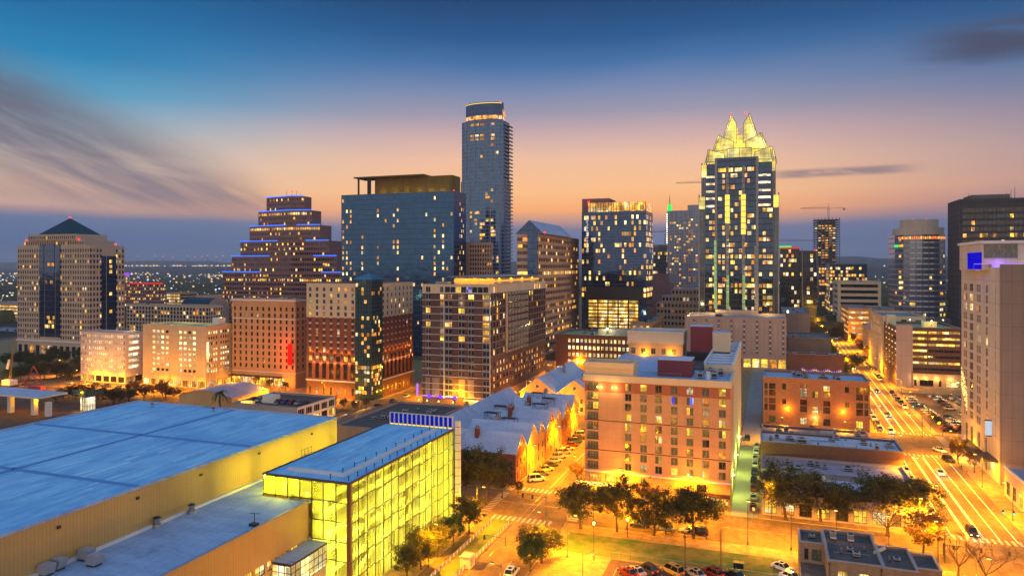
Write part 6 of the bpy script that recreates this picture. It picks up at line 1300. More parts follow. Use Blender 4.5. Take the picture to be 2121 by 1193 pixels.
W.flush(t); m = MB()
for j in range(nf + 1):
    z = zf + f * j + .05; fbox(m, fr, -.1, L + .3, z, z + .2, .02, .35, 'trim_white'); fbox(m, fe, 0.01, LE, z, z + .2, .02, .3, 'trim_grey') if z > 21 else None
for z in (4.2, 7., 9.7): fbox(m, fr, -.1, L + .3, z, z + .2, .02, .35, 'trim_white')
m.build('floor_line', t); m = MB()
for px in (300, 655): a = fp(px); fbox(m, fr, a - .15, a + .15, 3.5, zt0 + 3.2 - (2 if px > 600 else 0), .36, .6, 'trim_white')
m.build('vertical_fin', t)
for q in range(9):                           # recessed balcony stack on the side
    m = MB(); z = 23. + q * f
    if z < zt0 + 1: fbox(m, fe, bay * 5, bay * 12, z, z + .25, .36, 1.2, 'trim_grey'); fbox(m, fe, bay * 5, bay * 12, z + .26, z + 1.2, 1.1, 1.18, 'glass_grey'); m.build('balcony', t)
m = MB()
for q in range(8): fbox(m, fe, bay * (5 + q) - .15, bay * (5 + q) + .15, 22, zt0, .02, 1.1, 'white_panel')
m.build('balcony_fin', t)
m = MB()
for p_, (a, b) in enumerate(((fp(155), fp(190)), (fp(205), fp(262)), (fp(410), fp(460)), (fp(482), fp(530)))): fbox(m, fr, a, b, .6 + 4, 12.2, .02, .14, 'grey_panel')
m.build('panel', t)
ra = at_v(1008, v0 + 8)[0]; m = MB(); m.box(u1 - 22, u1 - 2, v0 + 12, v1 - 6, z1 - .9, z1 + 2.6, 'cream', 'roof_grey'); m.box(u1 - 24, u1 - .8, v0 + 9, v1 - 3, z1 + 3.1, z1 + 3.5, 'trim_grey'); m.build('penthouse', t)
m = MB(); fbox(m, Fr((u1 - 22, v0 + 11.9), (1, 0), (0, -1), 20), 0, 20, z1 + 1.1, z1 + 1.6, .0, .1, 'orange_led'); m.box(u1 - 1.99, u1 - 1.9, v0 + 12, v1 - 6, z1 + 1.1, z1 + 1.6, 'orange_led'); m.build('light_strip', t)
for k in range(5): light(u1 - 20 + k * 4, v0 + 10, z1 + 2.2, SOD, 350, .3)
for k in range(4): light(u1 - 1.3, v0 + 18 + k * 16, z1 + 2.2, SOD, 350, .3)
m = MB(); m.box(u0 + 4, u0 + 10, v0 + 5, v0 + 9, z1 - .9, z1 + 1, 'metal'); m.build('air_handler', t)
x = at_v(866, v0 - 1)[0]; m = MB(); m.box(x - .3, x + .3, v0 - 2, v0 - 1.4, 4, 9.5, 'violet_neon'); m.build('blade_sign', t); m = MB(); fbox(m, fr, .2, fp(402), 3.75, 4.1, .36, .5, 'violet_neon'); m.build('neon_band', t)
for a in (fp(188), fp(274), fp(384)): m = MB(); p = fr.p(a, 4.2, .7); m.cyl(p[0], p[1], 3.4, 4.7, .62, .62, 'purple_neon', 12); m.build('neon_disc', t)
for a in (fp(122), fp(186), fp(274), fp(385)): m = MB(); p = fr.p(a, 2., 2.5); m.cyl(p[0], p[1], .14, 2.2, .06, .06, 'pole', 6); m.cyl(p[0], p[1], 2.2, 2.6, .22, .22, 'lamp_glow', 8); m.build('porch_lamp', t); light(p[0], p[1] - .5, 2.4, WARM, 420, .2)
m = MB(); fbox(m, fr, fp(478), fp(594), .2, 2.9, -.0 + .02, .1, 'lit_yellow'); m.build('garage_door', t); m = MB(); fbox(m, fr, fp(455), fp(610), 3., 3.5, .02, 1.2, 'trim_white'); m.build('canopy', t); light(fr.p(fp(536), 2, 2.5)[0], v0 - 2.5, 2.4, WARM, 600, .3)
# hotel with a glass corner
u1, tt = at_v(768, 286); u0, _ = at_v(635, 286); v1, _ = at_u(855, u1); v0 = 286; z1 = 53.8
t = thing('corner_hotel', 'two tone brick hotel with cream top floors and a green glass corner', 'hotel', ((u0 + u1) / 2, v0 + 20, 0)); mb, fs = shell(t, u0, u1, v0, v1, .14, z1, 'brick_red', 'SE', .9, 'roof_grey'); W = Wins(); rnd = random.Random(67)
zf = 20.5; nf = 11; f = (z1 - 1.5 - zf) / nf; g0 = at_v(738, v0)[0] - u0
for k, n_, a1 in (('S', 7, g0), ('E', 8, fs['E'].L)):
    fr = fs[k]; st = at_u(790, u1)[0] - v0 if k == 'E' else 0; a0 = st; cs = [(a0 + (a1 - a0) / n_ * (i + .33), a0 + (a1 - a0) / n_ * (i + .68)) for i in range(n_)]; rw = [(zf + f * j + .7, zf + f * j + 2.5) for j in range(nf)]; zs = zf + f * (nf - 5)
    holed(mb, fr, zf, zs, cs, rw[:nf - 5], .25, 'brick_red', None, a0, a1); holed(mb, fr, zs, z1, cs, rw[nf - 5:], .25, 'cream', None, a0, a1)
    holed(mb, fr, 8, zf, [(a0 + (a1 - a0) / n_ * (i + .22), a0 + (a1 - a0) / n_ * (i + .78)) for i in range(n_)], [(9, 16.2), (17.2, 19.6)], .4, 'brick_red', None, a0, a1)
    if k == 'E': mb.poly([fr.p(0, .14), fr.p(a0, .14), fr.p(a0, z1), fr.p(0, z1)], 'brick_red')
    else: mb.poly([fr.p(a1, .14), fr.p(fr.L, .14), fr.p(fr.L, z1), fr.p(a1, z1)], 'brick_red')
    mb.poly([fr.p(a0, .14), fr.p(a1, .14), fr.p(a1, 8), fr.p(a0, 8)], 'brick_brown')
    sp_ = MB()
    for i, c in enumerate(cs):
        for j, r in enumerate(rw):
            W.add(fr, c[0], r[0], c[1] - c[0], r[1] - r[0], pick(.2 if k == 'S' else .1, rnd, 'yam', 'bbd'), -.22, (1, .08, 2, 1))
            if j < nf - 5: fbox(sp_, fr, c[0], c[1], r[1] + .1, r[1] + .75, .003, .06, 'cream')
        a = a0 + (a1 - a0) / n_ * (i + .22); b = a0 + (a1 - a0) / n_ * (i + .78)
        W.add(fr, a, 9, b - a, 7.2, 'k', -.37, (2, .12, 3, 2)); W.add(fr, a, 17.2, b - a, 2.4, rnd.choice('yaydm'), -.37, (2, .1, 3, 1)); W.add(fr, a + .6, 1.6, b - a - 1.2, 3.4, rnd.choice('ykkda'), .03, (2, .1, 2, 1))
    sp_.build('spandrel', t); m = MB(); fbox(m, fr, a0, a1 + (.4 if k == 'E' else 0), 7.9, 8.4, .02, .9 if k == 'S' else .7, 'trim_white'); m.build('ledge', t)
    for i in range(n_ + 1):
        a = a0 + (a1 - a0) / n_ * i; p = fr.p(a, 0, .55); q = fr.p(a, 0, .3)
        if 0 < i or k == 'E':
            m = MB(); fbox(m, fr, a - .18, a + .18, 19.2, 21., .003, .3, 'trim_dark'); m.build('bracket', t)
            light(p[0], p[1], 21.5, SOD, 95, .12); light(p[0], p[1], 16.4, WARM, 110, .12)
mb.build('wall', t)
W.flush(t)
ee = at_u(790, u1)[0] - v0; gz_ = zt(573, tt); m = MB(); pts = [(u0 + g0, v0 - .7), (u1 + .7, v0 - .7), (u1 + .7, v0 + ee), (u1 - 4, v0 + ee), (u0 + g0, v0 + 4)]; m.prism(pts, .14, gz_ - 1.5, 'glass_teal'); m.build('glass_corner', t)
m = MB(); a = [(u0 + g0 - 1, v0 - 2, gz_ - 1.4), (u1 + 2, v0 - 2, gz_ - 1.4), (u1 + 2, v0 + ee + 1, gz_ - 1.4), (u0 + g0 - 1, v0 + ee + 1, gz_ - 1.4)]; apx = ((u0 + g0 + u1) / 2, v0 + ee / 2, gz_ + 1.8)
for i in range(4): m.poly([a[i], a[(i + 1) % 4], apx], 'glass_teal')
m.poly(a[::-1], 'trim_grey'); m.build('glass_roof', t); W = Wins('lit_window')
fg = Fr((u0 + g0, v0 - .7), (1, 0), (0, -1), u1 + .7 - u0 - g0); fg2 = Fr((u1 + .7, v0 - .7), (0, 1), (1, 0), ee + .7)
for j in range(27):
    z = 3 + 1.9 * j; b = .75 if j < 7 else (.6 if 12 <= j <= 19 and j % 2 == 0 else (.5 if j > 23 else .15))
    for i in range(int(fg.L / 1.5)):
        if rnd.random() < b * .6: W.add(fg, i * 1.5 + .1, z, 1.3, 1.6, rnd.choice('ypaa'), .04)
    for i in range(int(fg2.L / 1.5)):
        if rnd.random() < b * .7: W.add(fg2, i * 1.5 + .1, z, 1.3, 1.6, rnd.choice('ypaa'), .04)
W.flush(t); m = MB()
for i in range(int(fg.L / 1.5) + 1): fbox(m, fg, i * 1.5 - .06, i * 1.5 + .06, .2, gz_ - 1.5, .01, .12, 'trim_dark')
for i in range(int(fg2.L / 1.5) + 1): fbox(m, fg2, i * 1.5 - .06, i * 1.5 + .06, .2, gz_ - 1.5, .01, .12, 'trim_dark')
m.build('mullion', t)
for k in range(7): light(u0 + (k + .5) * g0 / 7, v0 - 3, 2.8, SOD, 500, .2)
for k in range(8): light(u1 + 3, v0 + 8 + k * 4.2, 2.8, SOD, 500, .2)
# red lit beige hotel
bx = box_l(481, 612, 633, 620, 301.6); u0, u1, v0, v1, z1 = bx; v1 = max(v1, v0 + 9)
t, fs, rnd = building('red_sign_hotel', 'orange lit stone hotel with a glowing red vertical sign and cornice', 'hotel', bx, 'hotel_beige', nc=(11, 2), fh=3.35, zf=9, ztop=z1 - 3.6, ww=.34, wh=.6, lit=.06, litk='yam', dk='kkd', seed=111, cornice=1, band=(7.4, z1 - 10.5), rt=2, style=(2, .08, 2, 2))
m = MB(); x = at_v(603, v0)[0]; za, zb = zt(755, tt), zt(712, tt); tt = dep(x, v0); za, zb = zt(755, tt), zt(712, tt); m.box(x - .9, x + .9, v0 - 1.6, v0 - .3, za, zb, 'red_sign'); m.build('blade_sign', t); light(x - 1, v0 - 3., (za + zb) / 2 + 3, (1., .03, .01), 2400, .6); light(x - 1, v0 - 3., (za + zb) / 2 - 4, (1., .03, .01), 1800, .6)
m = MB(); fbox(m, fs['S'], 0, fs['S'].L - 8, 5.2, 5.6, .05, 3.2, 'trim_dark'); m.build('canopy', t); W = Wins('lit_opening')
for k in range(14): W.add(fs['S'], 1 + k * 2.3, .6, 1.9, 4.2, rnd.choice('yay'), .03, (2, .1, 2, 1))
W.flush(t)
for k in range(8): light(u0 + 2 + k * 5, v0 - 3.4, 3.4, SOD, 900, .3)
light(u0 + 8, v0 + 3, z1 + 2, (1., .1, .05), 400, .3); light(u1 - 12, v0 + 4, z1 + 1.5, WARM, 500, .3)
# tan garage
bx = box_l(296, 426, 480, 676, 286); u0, u1, v0, v1, z1 = bx
def kf(k, i, j): return (k == 'S' and i not in (0, 1, 6, 7, 12, 13)) or (k == 'E' and i % 5 != 0)
t, fs, rnd = building('tan_garage', 'large tan garage with small square lit openings in groups', 'parking garage', bx, 'garage_tan', nc=(14, 11), fh=3., zf=7, ztop=z1 - 2, ww=.66, wh=.5, lit=.78, litk='ppw', dk='kd', rev=.35, seed=121, rt=0, keep=kf, shop='yaka', roofm='roof_green')
light(u0 + 12, v0 + 8, z1 + 4, (1., .85, .3), 2600, .4); light(u1 - 8, v0 + 20, z1 + 4, (1., .85, .3), 2600, .4); m = MB()
for k in range(30): m.tube((u0 + k * 1.4, v0 + 1.2, z1), (u0 + k * 1.4, v0 + 1.2, z1 + 1.1), .04, .04, 'metal', 4)  # row of separate railing posts along the deck
m.build('deck_rail', t); m = MB(); m.box(u1 - 5, u1 - 1, v0 + 10, v0 + 15, z1 - .8, z1 + 3.5, 'trim_white'); m.build('stair_hut', t); m = MB(); fbox(m, fs['E'], fs['E'].L * .0 + .6, 2.2, 8, z1 - 8, .003, .12, 'lit_pale'); m.build('stair_window', t)
# white garage
bx = box_l(167, 259, 296, 690, 283.6); u0, u1, v0, v1, z1 = bx
t, fs, rnd = building('white_garage', 'pale garage with tall slotted openings and long white lit decks at its side', 'parking garage', bx, 'garage_white', nc=(22, 1), fh=3.05, zf=7, ztop=z1 - .5, ww=.6, wh=.5, lit=.85, litk='ppw', dk='k', rev=.4, seed=131, rt=0, shop='akyk', kind_fn=lambda k, i, j, r: 'w' if k == 'E' else ('p' if 3 < i < 21 or r.random() < .4 else 'm'))
light(u1 - 6, v0 + 6, z1 + 3, (1., .95, .7), 900, .4)
# white arched hotel behind the garages
bx = box_l(262, 432, 462, 634, 455); building('arched_hotel', 'white block of arched balconies with dark recesses behind the garages', 'hotel', bx, 'white_panel', nc=(26, 6), fh=3.1, zf=6, ww=.74, wh=.76, lit=.16, litk='ya', dk='kkdk', rev=.8, seed=141, rt=1, roofm='roof_dark')
xa, tt = at_v(372, 475); xb, _ = at_v(430, 475); t = thing('green_vault', 'dark green vaulted roof hump above the arched white hotel', 'roof', ((xa + xb) / 2, 490, 0)); m = MB(); z0 = zt(634, tt)
prv = None
for k in range(9):
    an = math.pi * k / 8; y = 488 - 12 * math.cos(an); z = z0 + 7 * math.sin(an)
    if prv: m.poly([(xa, prv[0], prv[1]), (xb, prv[0], prv[1]), (xb, y, z), (xa, y, z)], 'green_roof')
    prv = (y, z)
m.poly([(xb, 488 - 12 * math.cos(math.pi * k / 8), z0 + 7 * math.sin(math.pi * k / 8)) for k in range(9)], 'stucco'); m.box(xa, xb, 476, 500, 0, z0 - .01, 'stucco'); m.build('vault', t)
bx = box_l(258, 340, 343, 586, 640); building('far_brown_block', 'brown office block with red roof lamps right behind the pyramid tower', 'office block', bx, 'granite', nc=(22, 1), fh=3.9, zf=6, ww=.7, wh=.5, lit=.3, litk='ya', dk='kd', seed=151, rt=1)
m = MB(); fr = Fr((bx[0], bx[2]), (1, 0), (0, -1), bx[1] - bx[0]); fbox(m, fr, 8, bx[1] - bx[0] - 2, bx[4] - 1, bx[4] - .3, .1, .4, 'red_sign'); m.build('edge_light', [o for o in COL.objects if o.name == 'far_brown_block'][0])
bx = box_l(252, 268, 269, 565, 700); t, fs, _ = building('purple_top_block', 'small far block with a purple lit top just right of the pyramid tower', 'building', bx, 'beige', nc=(4, 1), fh=4, zf=6, lit=.4, seed=152, rt=0); m = MB(); fbox(m, fs['S'], 0, fs['S'].L, bx[4] - 3, bx[4] - .5, .05, .2, 'purple_neon'); m.build('edge_light', t)
x0, tt = at_v(-60, 560); x1, _ = at_v(37, 560); building('far_left_garage', 'wide garage with long yellow lit decks at the left edge', 'parking garage', (x0, x1, 560, 600, zt(627, tt)), 'beige_warm', nc=(4, 1), fh=3.4, zf=4, ww=.97, wh=.5, lit=1, litk='G', seed=161, rt=0)
x0, tt = at_v(-60, 470); x1, _ = at_v(40, 470); building('far_left_shed', 'dark low shed in front of the lit garage at the left edge', 'shed', (x0, x1, 470, 500, zt(682, tt)), 'concrete_dark', nc=(6, 1), fh=4, zf=4, ww=.3, wh=.4, lit=.1, seed=162, rt=0)
for i, (a, b, y, v, lb) in enumerate(((345, 372, 606, 720, 'far low block with a yellow lit deck beyond the arched hotel'), (405, 460, 612, 640, 'far lit deck block just left of the stepped tower'))):
    x0, tt = at_v(a, v); x1, _ = at_v(b, v); building('far_deck', lb, 'building', (x0, x1, v, v + 30, zt(y, tt)), 'beige_warm', nc=(6, 1), fh=4, zf=3, ww=.9, wh=.5, lit=.9, litk='Gw', seed=165 + i, rt=0)
# red brick office in the centre
bx = box_l(1150, 1305, 1309, 697, 402); u0, u1, v0, v1, z1 = bx; a_ = at_v(1166, v0)[0] - u0
t, fs, rnd = building('brick_office', 'red brick office with a grid of bright square windows in the middle distance', 'office', (u0, u1, v0, 440, z1), 'brick_brown', faces='S', nc=(18,), fh=3.9, zf=4.5, ww=.62, wh=.55, lit=.95, litk='pwp', dk='d', seed=171, rt=6, keep=lambda k, i, j: i > 2, roofm='roof_green', style=(1, .1, 2, 1))
light(at_v(1248, v0)[0], v0 + 12, z1 + 4, (1., .9, .5), 2200, .4); m = MB(); m.box(at_v(1228, v0)[0], at_v(1290, v0)[0], v0 + 14, v0 + 22, z1 - .9, z1 + 2.4, 'concrete'); m.build('penthouse', t); m = MB(); x = at_v(1248, v0)[0]; m.cyl(x, v0 + 13, z1 + 2.4, z1 + 3.2, .5, .5, 'lamp_white', 8); m.build('roof_lamp', t)
W = Wins('lit_opening'); W.add(fs['S'], 1, .4, 5, 3, 'w', .03); W.flush(t)
bx = box_l(1128, 1149, 1151, 748, 392); t, fs, _ = building('arch_house', 'narrow orange lit brick house with an arched door beside the brick office', 'house', bx, 'stucco_orange', nc=(1, 1), fh=4.4, zf=4, ww=.5, wh=.5, lit=1, seed=173, rt=0)
bx = box_l(1306, 1350, 1374, 668, 470); building('tan_side_block', 'small tan block with a yellow lit side in front of the crown tower', 'building', bx, 'hotel_beige', nc=(3, 6), fh=4, zf=4, ww=.5, wh=.5, lit=.3, litk='ya', seed=174, rt=3)
# low deck building with rooftop parking
u0, u1, v0, v1, z1 = -199., -168.4, 227.3, 252.8, 8.
t = thing('roof_parking_building', 'low white framed building with cars parked on its dark roof', 'building', (-184, 240, 0)); mb, fs = shell(t, u0, u1, v0, v1, .14, z1, 'concrete', 'E', .6, 'roof_dark', 'trim_grey'); fe = fs['E']; cs = [(fe.L / 5 * i + .5, fe.L / 5 * (i + 1) - .5) for i in range(5)]
holed(mb, fe, .14, z1, cs, [(1., 3.6), (4.4, 7.1)], .35, 'trim_white'); mb.build('wall', t); W = Wins()
for i, c in enumerate(cs): W.add(fe, c[0], 4.4, c[1] - c[0], 2.7, 'k', -.3, (3, .1, 3, 1)); W.add(fe, c[0], 1., c[1] - c[0], 2.6, 'ykyky'[i], -.3, (2, .1, 2, 1))
W.flush(t); m = MB(); m.box(-190, -184.5, 234, 238, 7.4, 10.4, 'trim_white'); m.build('stair_hut', t); m = MB(); m.box(-196, -191, 228.6, 231, 7.42, 8.6, 'lit_yellow'); m.build('skylight', t); rooftop(t, u0, u1, v0, v1, 7.4, 2, 181, .7)
# dark flat roof store
t, _ = lowroof('dark_flat_store', 'wide low store with a dark flat roof dotted with roof units', -138, -110, 207, 252, 8., 'beige_warm', 'roof_dark', 9, 191); m = MB(); m.box(-146, -138.1, 213, 245, .14, 7.0, 'brick_tan', 'roof_dark'); m.build('side_wing', t)
t, _ = lowroof('brown_annexe', 'small orange brick annexe beside the dark flat store', -109.9, -104.5, 214, 246, 6.2, 'brick_orange', 'roof_dark', 1, 192)
# arched roof building on the left
a, tt = at_v(388, 262)[0], 0; u0, u1, v0, v1 = at_v(370, 248)[0], at_v(480, 248)[0], 248, 272; t = thing('vaulted_hall', 'low hall with a curved pale purple roof behind the big blue roof', 'building', ((u0 + u1) / 2, 260, 0)); m = MB(); prv = None; m2 = MB()
for k in range(13):
    f_ = k / 12; x = u0 + (u1 - u0) * f_; z = 5. + 2.6 * math.sin(math.pi * f_)
    if prv: m.poly([(prv[0], v0 - .5, prv[1]), (x, v0 - .5, z), (x, v1, z), (prv[0], v1, prv[1])], 'roof_purple'); m2.poly([(prv[0], v0, 0), (x, v0, 0), (x, v0, z - .1), (prv[0], v0, prv[1] - .1)], 'stucco_orange')
    prv = (x, z)
m2.poly([(u1, v0, 0), (u1, v1, 0), (u1, v1, 5), (u1, v0, 5)], 'stucco_orange'); m.build('vault_roof', t); m2.build('wall', t); m = MB(); m.box(u1 + .05, u1 + .3, v0 + 4, v0 + 12, 3, 3.8, 'orange_led'); m.build('sign', t)
# pavilion canopy at the left edge
p = gp(40, 858, 0); pu, pv = p[0], p[1]; t = thing('canopy_station', 'open station canopy with a pale flat roof on square columns at the left edge', 'canopy', (pu, pv, 0)); c0, c1 = at_v(-40, pv)[0], at_v(98, pv)[0]
m = MB(); m.box(c0, c1, pv - 4, pv + 9, 8., 8.8, 'trim_white', 'roof_metal'); m.box(c0, c1 - 9, pv, pv + 6, 7., 7.98, 'trim_white'); m.build('roof', t)
for px in (18, 67, 96): x = at_v(px, pv)[0]; m = MB(); m.box(x - .9, x + .9, pv, pv + 1.8, 0, 7.98 if px < 90 else 6, 'trim_white'); m.build('column', t)
m = MB(); x = at_v(45, pv)[0]; m.box(x - 3, x + 3, pv - .1, pv + .2, 7.2, 7.7, 'lamp_glow'); m.build('light_bar', t)
for px in (5, 40, 75): light(at_v(px, pv)[0], pv + 2, 6.2, SOD, 1200, .4)
# lit glass kiosk
p = gp(182, 850, 0); t = thing('lit_kiosk', 'small square glass kiosk tower glowing green and white beside the hall', 'kiosk', (p[0], p[1], 0)); x, y = p[0], p[1]
W = Wins('glass_panel'); kf_ = frames(x - 2, x + 2, y - 2, y + 2)
for k in 'SE':
    for i in range(3): W.add(kf_[k], i * 1.33 + .05, .4, 1.25, 5.6, 'w', .0, (2, .08, 1, 3))
W.flush(t); m = MB(); m.box(x - 1.98, x + 1.98, y - 1.98, y + 1.98, 0, 6.4, 'trim_grey'); m.build('core', t); m = MB(); kg = frames(x - 4, x + 4, y - 4, y + 4)
for k in 'SE': fbox(m, kg[k], 0, 8, 6.6, 9.4, 0, .1, 'glass_teal')
m.box(x - 3.9, x + 3.9, y - 3.9, y + 3.9, 6.5, 6.8, 'trim_grey'); m.build('glass_crown', t); light(x + 1, y - 3.4, 7.6, (.5, 1., .5), 500, .3); light(x, y - 4, 2.5, WARM, 900, .3)
# crane with red jib at far left
p = gp(20, 800, 0); t = thing('crawler_crane', 'crawler crane with a white cab and lattice boom at the left edge', 'crane', (p[0], p[1], 0)); m = MB(); x, y = p[0], p[1]
for dx in (-.7, .7): m.tube((x + dx, y, 2), (x + 3 + dx * .3, y, 25), .22, .16, 'crane_yellow', 5)
for k in range(12): m.tube((x - .7 + 3 * k / 12, y, 2 + 23 * k / 12), (x + .7 + 3 * (k + 1) / 12, y, 2 + 23 * (k + 1) / 12), .1, .1, 'crane_yellow', 4)
m.build('boom', t); m = MB(); m.box(x - 3, x + 3, y - 2, y + 2, .8, 3.4, 'crane_white'); m.box(x - 4, x + 4, y - 2.4, y + 2.4, 0, .8, 'trim_dark'); m.build('cab', t); m = MB(); m.slab([(x - 1.5, y - 1, 9), (x + .3, y - 1, 9), (x + 1.6, y - 1, 14), (x + .3, y - 1, 14)], (0, -1, 0), .4, 'crane_white'); m.build('banner', t)
p = gp(60, 806, 0); x, y = p[0], p[1]; t = thing('red_crane', 'folded red lattice crane on the building site at the left', 'crane', (x, y, 0)); m = MB()
for a, b in (((x - 7, y, 1), (x + 2, y, 8)), ((x + 2, y, 8), (x + 8, y, 2)), ((x - 3, y, 1), (x + 3, y, 12)), ((x + 3, y, 12), (x + 9, y, 5)), ((x - 7, y, 1), (x + 8, y, 2))): m.tube(a, b, .3, .22, 'crane_red', 5)
m.build('boom', t); m = MB(); m.box(x + 1, x + 10, y - 1.5, y + 1.5, .3, 2., 'crane_red'); m.build('carrier', t)
# ================================================================ townhouses
def gable_house(label, u0, u1, v0, v1, ze, zr, wm, axis, chim=(), wins=True, rm='roof_metal', grp='steep roofed townhouses', round_=True, seed=1, dorm=False):
    t = thing('townhouse', label, 'house', ((u0 + u1) / 2, (v0 + v1) / 2, 0), group=grp); m = MB(); fs = frames(u0, u1, v0, v1); rnd = random.Random(seed); W = Wins(); o = .5; vm = (v0 + v1) / 2; um = (u0 + u1) / 2
    for k, fr in fs.items():
        n_ = max(2, int(fr.L / 3)); cs = [(fr.L / n_ * (i + .32), fr.L / n_ * (i + .68)) for i in range(n_)] if k in 'SE' and wins else []; rw = [(1.2, 3.2), (4.6, 6.6)] + ([(8., 9.8)] if ze > 10.5 else [])
        holed(m, fr, .14, ze, cs, rw, .25, wm)
        for c in cs:
            for r in rw: W.add(fr, c[0], r[0], c[1] - c[0], r[1] - r[0], pick(.18, rnd, 'yam', 'kkd'), -.22, (1, .08, 2, 2))
    th = .3
    if axis == 'u':                          # ridge along u: gables face E and W
        for x, s in ((u1, 1), (u0, -1)):
            P = [(x, v0, ze), (x, v1, ze), (x, vm, zr)]; m.poly(P if s > 0 else P[::-1], wm)
        rf = MB(); rf.slab([(u0 - .2, v0 - o, ze - .25), (u1 + .35, v0 - o, ze - .25), (u1 + .35, vm, zr + .2), (u0 - .2, vm, zr + .2)], (0, -(zr - ze), vm - v0), th, rm); rf.slab([(u1 + .35, v1 + o, ze - .25), (u0 - .2, v1 + o, ze - .25), (u0 - .2, vm, zr + .2), (u1 + .35, vm, zr + .2)], (0, zr - ze, vm - v0), th, rm); fr, c0 = fs['E'], vm - v0
    else:
        for y, s in ((v0, 1), (v1, -1)):
            P = [(u0, y, ze), (u1, y, ze), (um, y, zr)]; m.poly(P if s > 0 else P[::-1], wm)
        rf = MB(); rf.slab([(u1 + o, v0 - .3, ze - .25), (u1 + o, v1 + .2, ze - .25), (um, v1 + .2, zr + .2), (um, v0 - .3, zr + .2)], (zr - ze, 0, u1 - um), th, rm); rf.slab([(u0 - o, v1 + .2, ze - .25), (u0 - o, v0 - .3, ze - .25), (um, v0 - .3, zr + .2), (um, v1 + .2, zr + .2)], (-(zr - ze), 0, u1 - um), th, rm); fr, c0 = fs['S'], um - u0
    m.build('wall', t); ro = rf.build('roof', t); W.flush(t)
    if round_:
        c = fr.p(c0, ze + (zr - ze) * .42, .04); m = MB(); d = fr.d; m.poly([(c[0] + d[0] * .75 * math.cos(q * .524), c[1] + d[1] * .75 * math.cos(q * .524), c[2] + .75 * math.sin(q * .524)) for q in range(12)], 'win_black'); rw_ = m.build('round_window', t)
        m = MB(); pp = [(c[0] + d[0] * .8 * math.cos(q * .524) + fr.n[0] * .04, c[1] + d[1] * .8 * math.cos(q * .524) + fr.n[1] * .04, c[2] + .8 * math.sin(q * .524)) for q in range(12)]
        for q in range(12): m.tube(pp[q], pp[(q + 1) % 12], .09, .09, 'trim_white', 4)
        m.tube(pp[0], pp[6], .05, .05, 'trim_white', 4); m.tube(pp[3], pp[9], .05, .05, 'trim_white', 4); m.build('frame', rw_)
    for (x, y, h, mt) in chim:
        m = MB(); m.box(x - .6, x + .6, y - .6, y + .6, ze, zr + h, mt); m.box(x - .75, x + .75, y - .75, y + .75, zr + h, zr + h + .25, 'concrete')
        for q in (-.3, .3): m.cyl(x + q, y, zr + h + .25, zr + h + .9, .18, .16, 'rust', 8)
        m.build('chimney', ro)
    return t
hs = [(190, 199, 'brick_red', 9, 13.6), (199.2, 209.5, 'stucco_orange', 9.6, 14.4), (209.7, 218, 'stucco_orange', 8.6, 13), (218.2, 229, 'brick_orange', 9.6, 14.6), (229.2, 238, 'stucco', 9, 13.4), (238.2, 249, 'brick_red', 9.6, 14.4), (249.2, 261, 'stucco_orange', 9.4, 14.2)]
names = ['red gabled townhouse at the street corner behind the oaks', 'cream townhouse second from the oaks, with a grey roof', 'low gabled townhouse third along the street from the oaks', 'orange brick townhouse with two red chimneys, fourth from the oaks', 'pale gabled townhouse fifth from the oaks', 'red brick townhouse with roof deck frame, sixth from the oaks', 'last townhouse of the row before the cross street']
for i, (a, b, wm, ze, zr) in enumerate(hs):
    cm = []
    if i in (0, 3, 5): cm = [(-80, a + 3, .9, 'brick_red')]
    if i == 3: cm.append((-80, a + 5.2, .9, 'brick_red'))
    if i in (1, 4, 6): cm = [(-79, b - 2.5, .7, 'stucco')]
    gable_house(names[i], -86, -67 + .4 * (i % 2), a, b, ze, zr, wm, 'u', cm, seed=200 + i)
bk = ['grey roofed rear townhouse nearest the glass hall', 'middle rear townhouse with a long steep metal roof', 'rear townhouse next to the brown annexe, farthest back']
for i, (a, b) in enumerate(((193, 214), (214.3, 238), (238.3, 261))): gable_house(bk[i], -102, -87, a, b, 7.6, 14.8, 'stucco_orange', 'v', [(-96, a + 8, .1, 'stucco')], seed=220 + i)
gable_house('orange townhouse with a round gable window beyond the cross street, left of two', -99.5, -84, 288, 344, 8.4, 14.6, 'stucco_orange', 'v', [(-91, 300, .8, 'stucco'), (-89, 320, .8, 'stucco')], seed=230)
gable_house('orange townhouse with a round gable window beyond the cross street, right of two', -83.6, -68, 288.6, 344, 8.4, 14.2, 'stucco_orange', 'v', [(-74, 296, .8, 'stucco'), (-76, 330, .8, 'stucco')], seed=231)
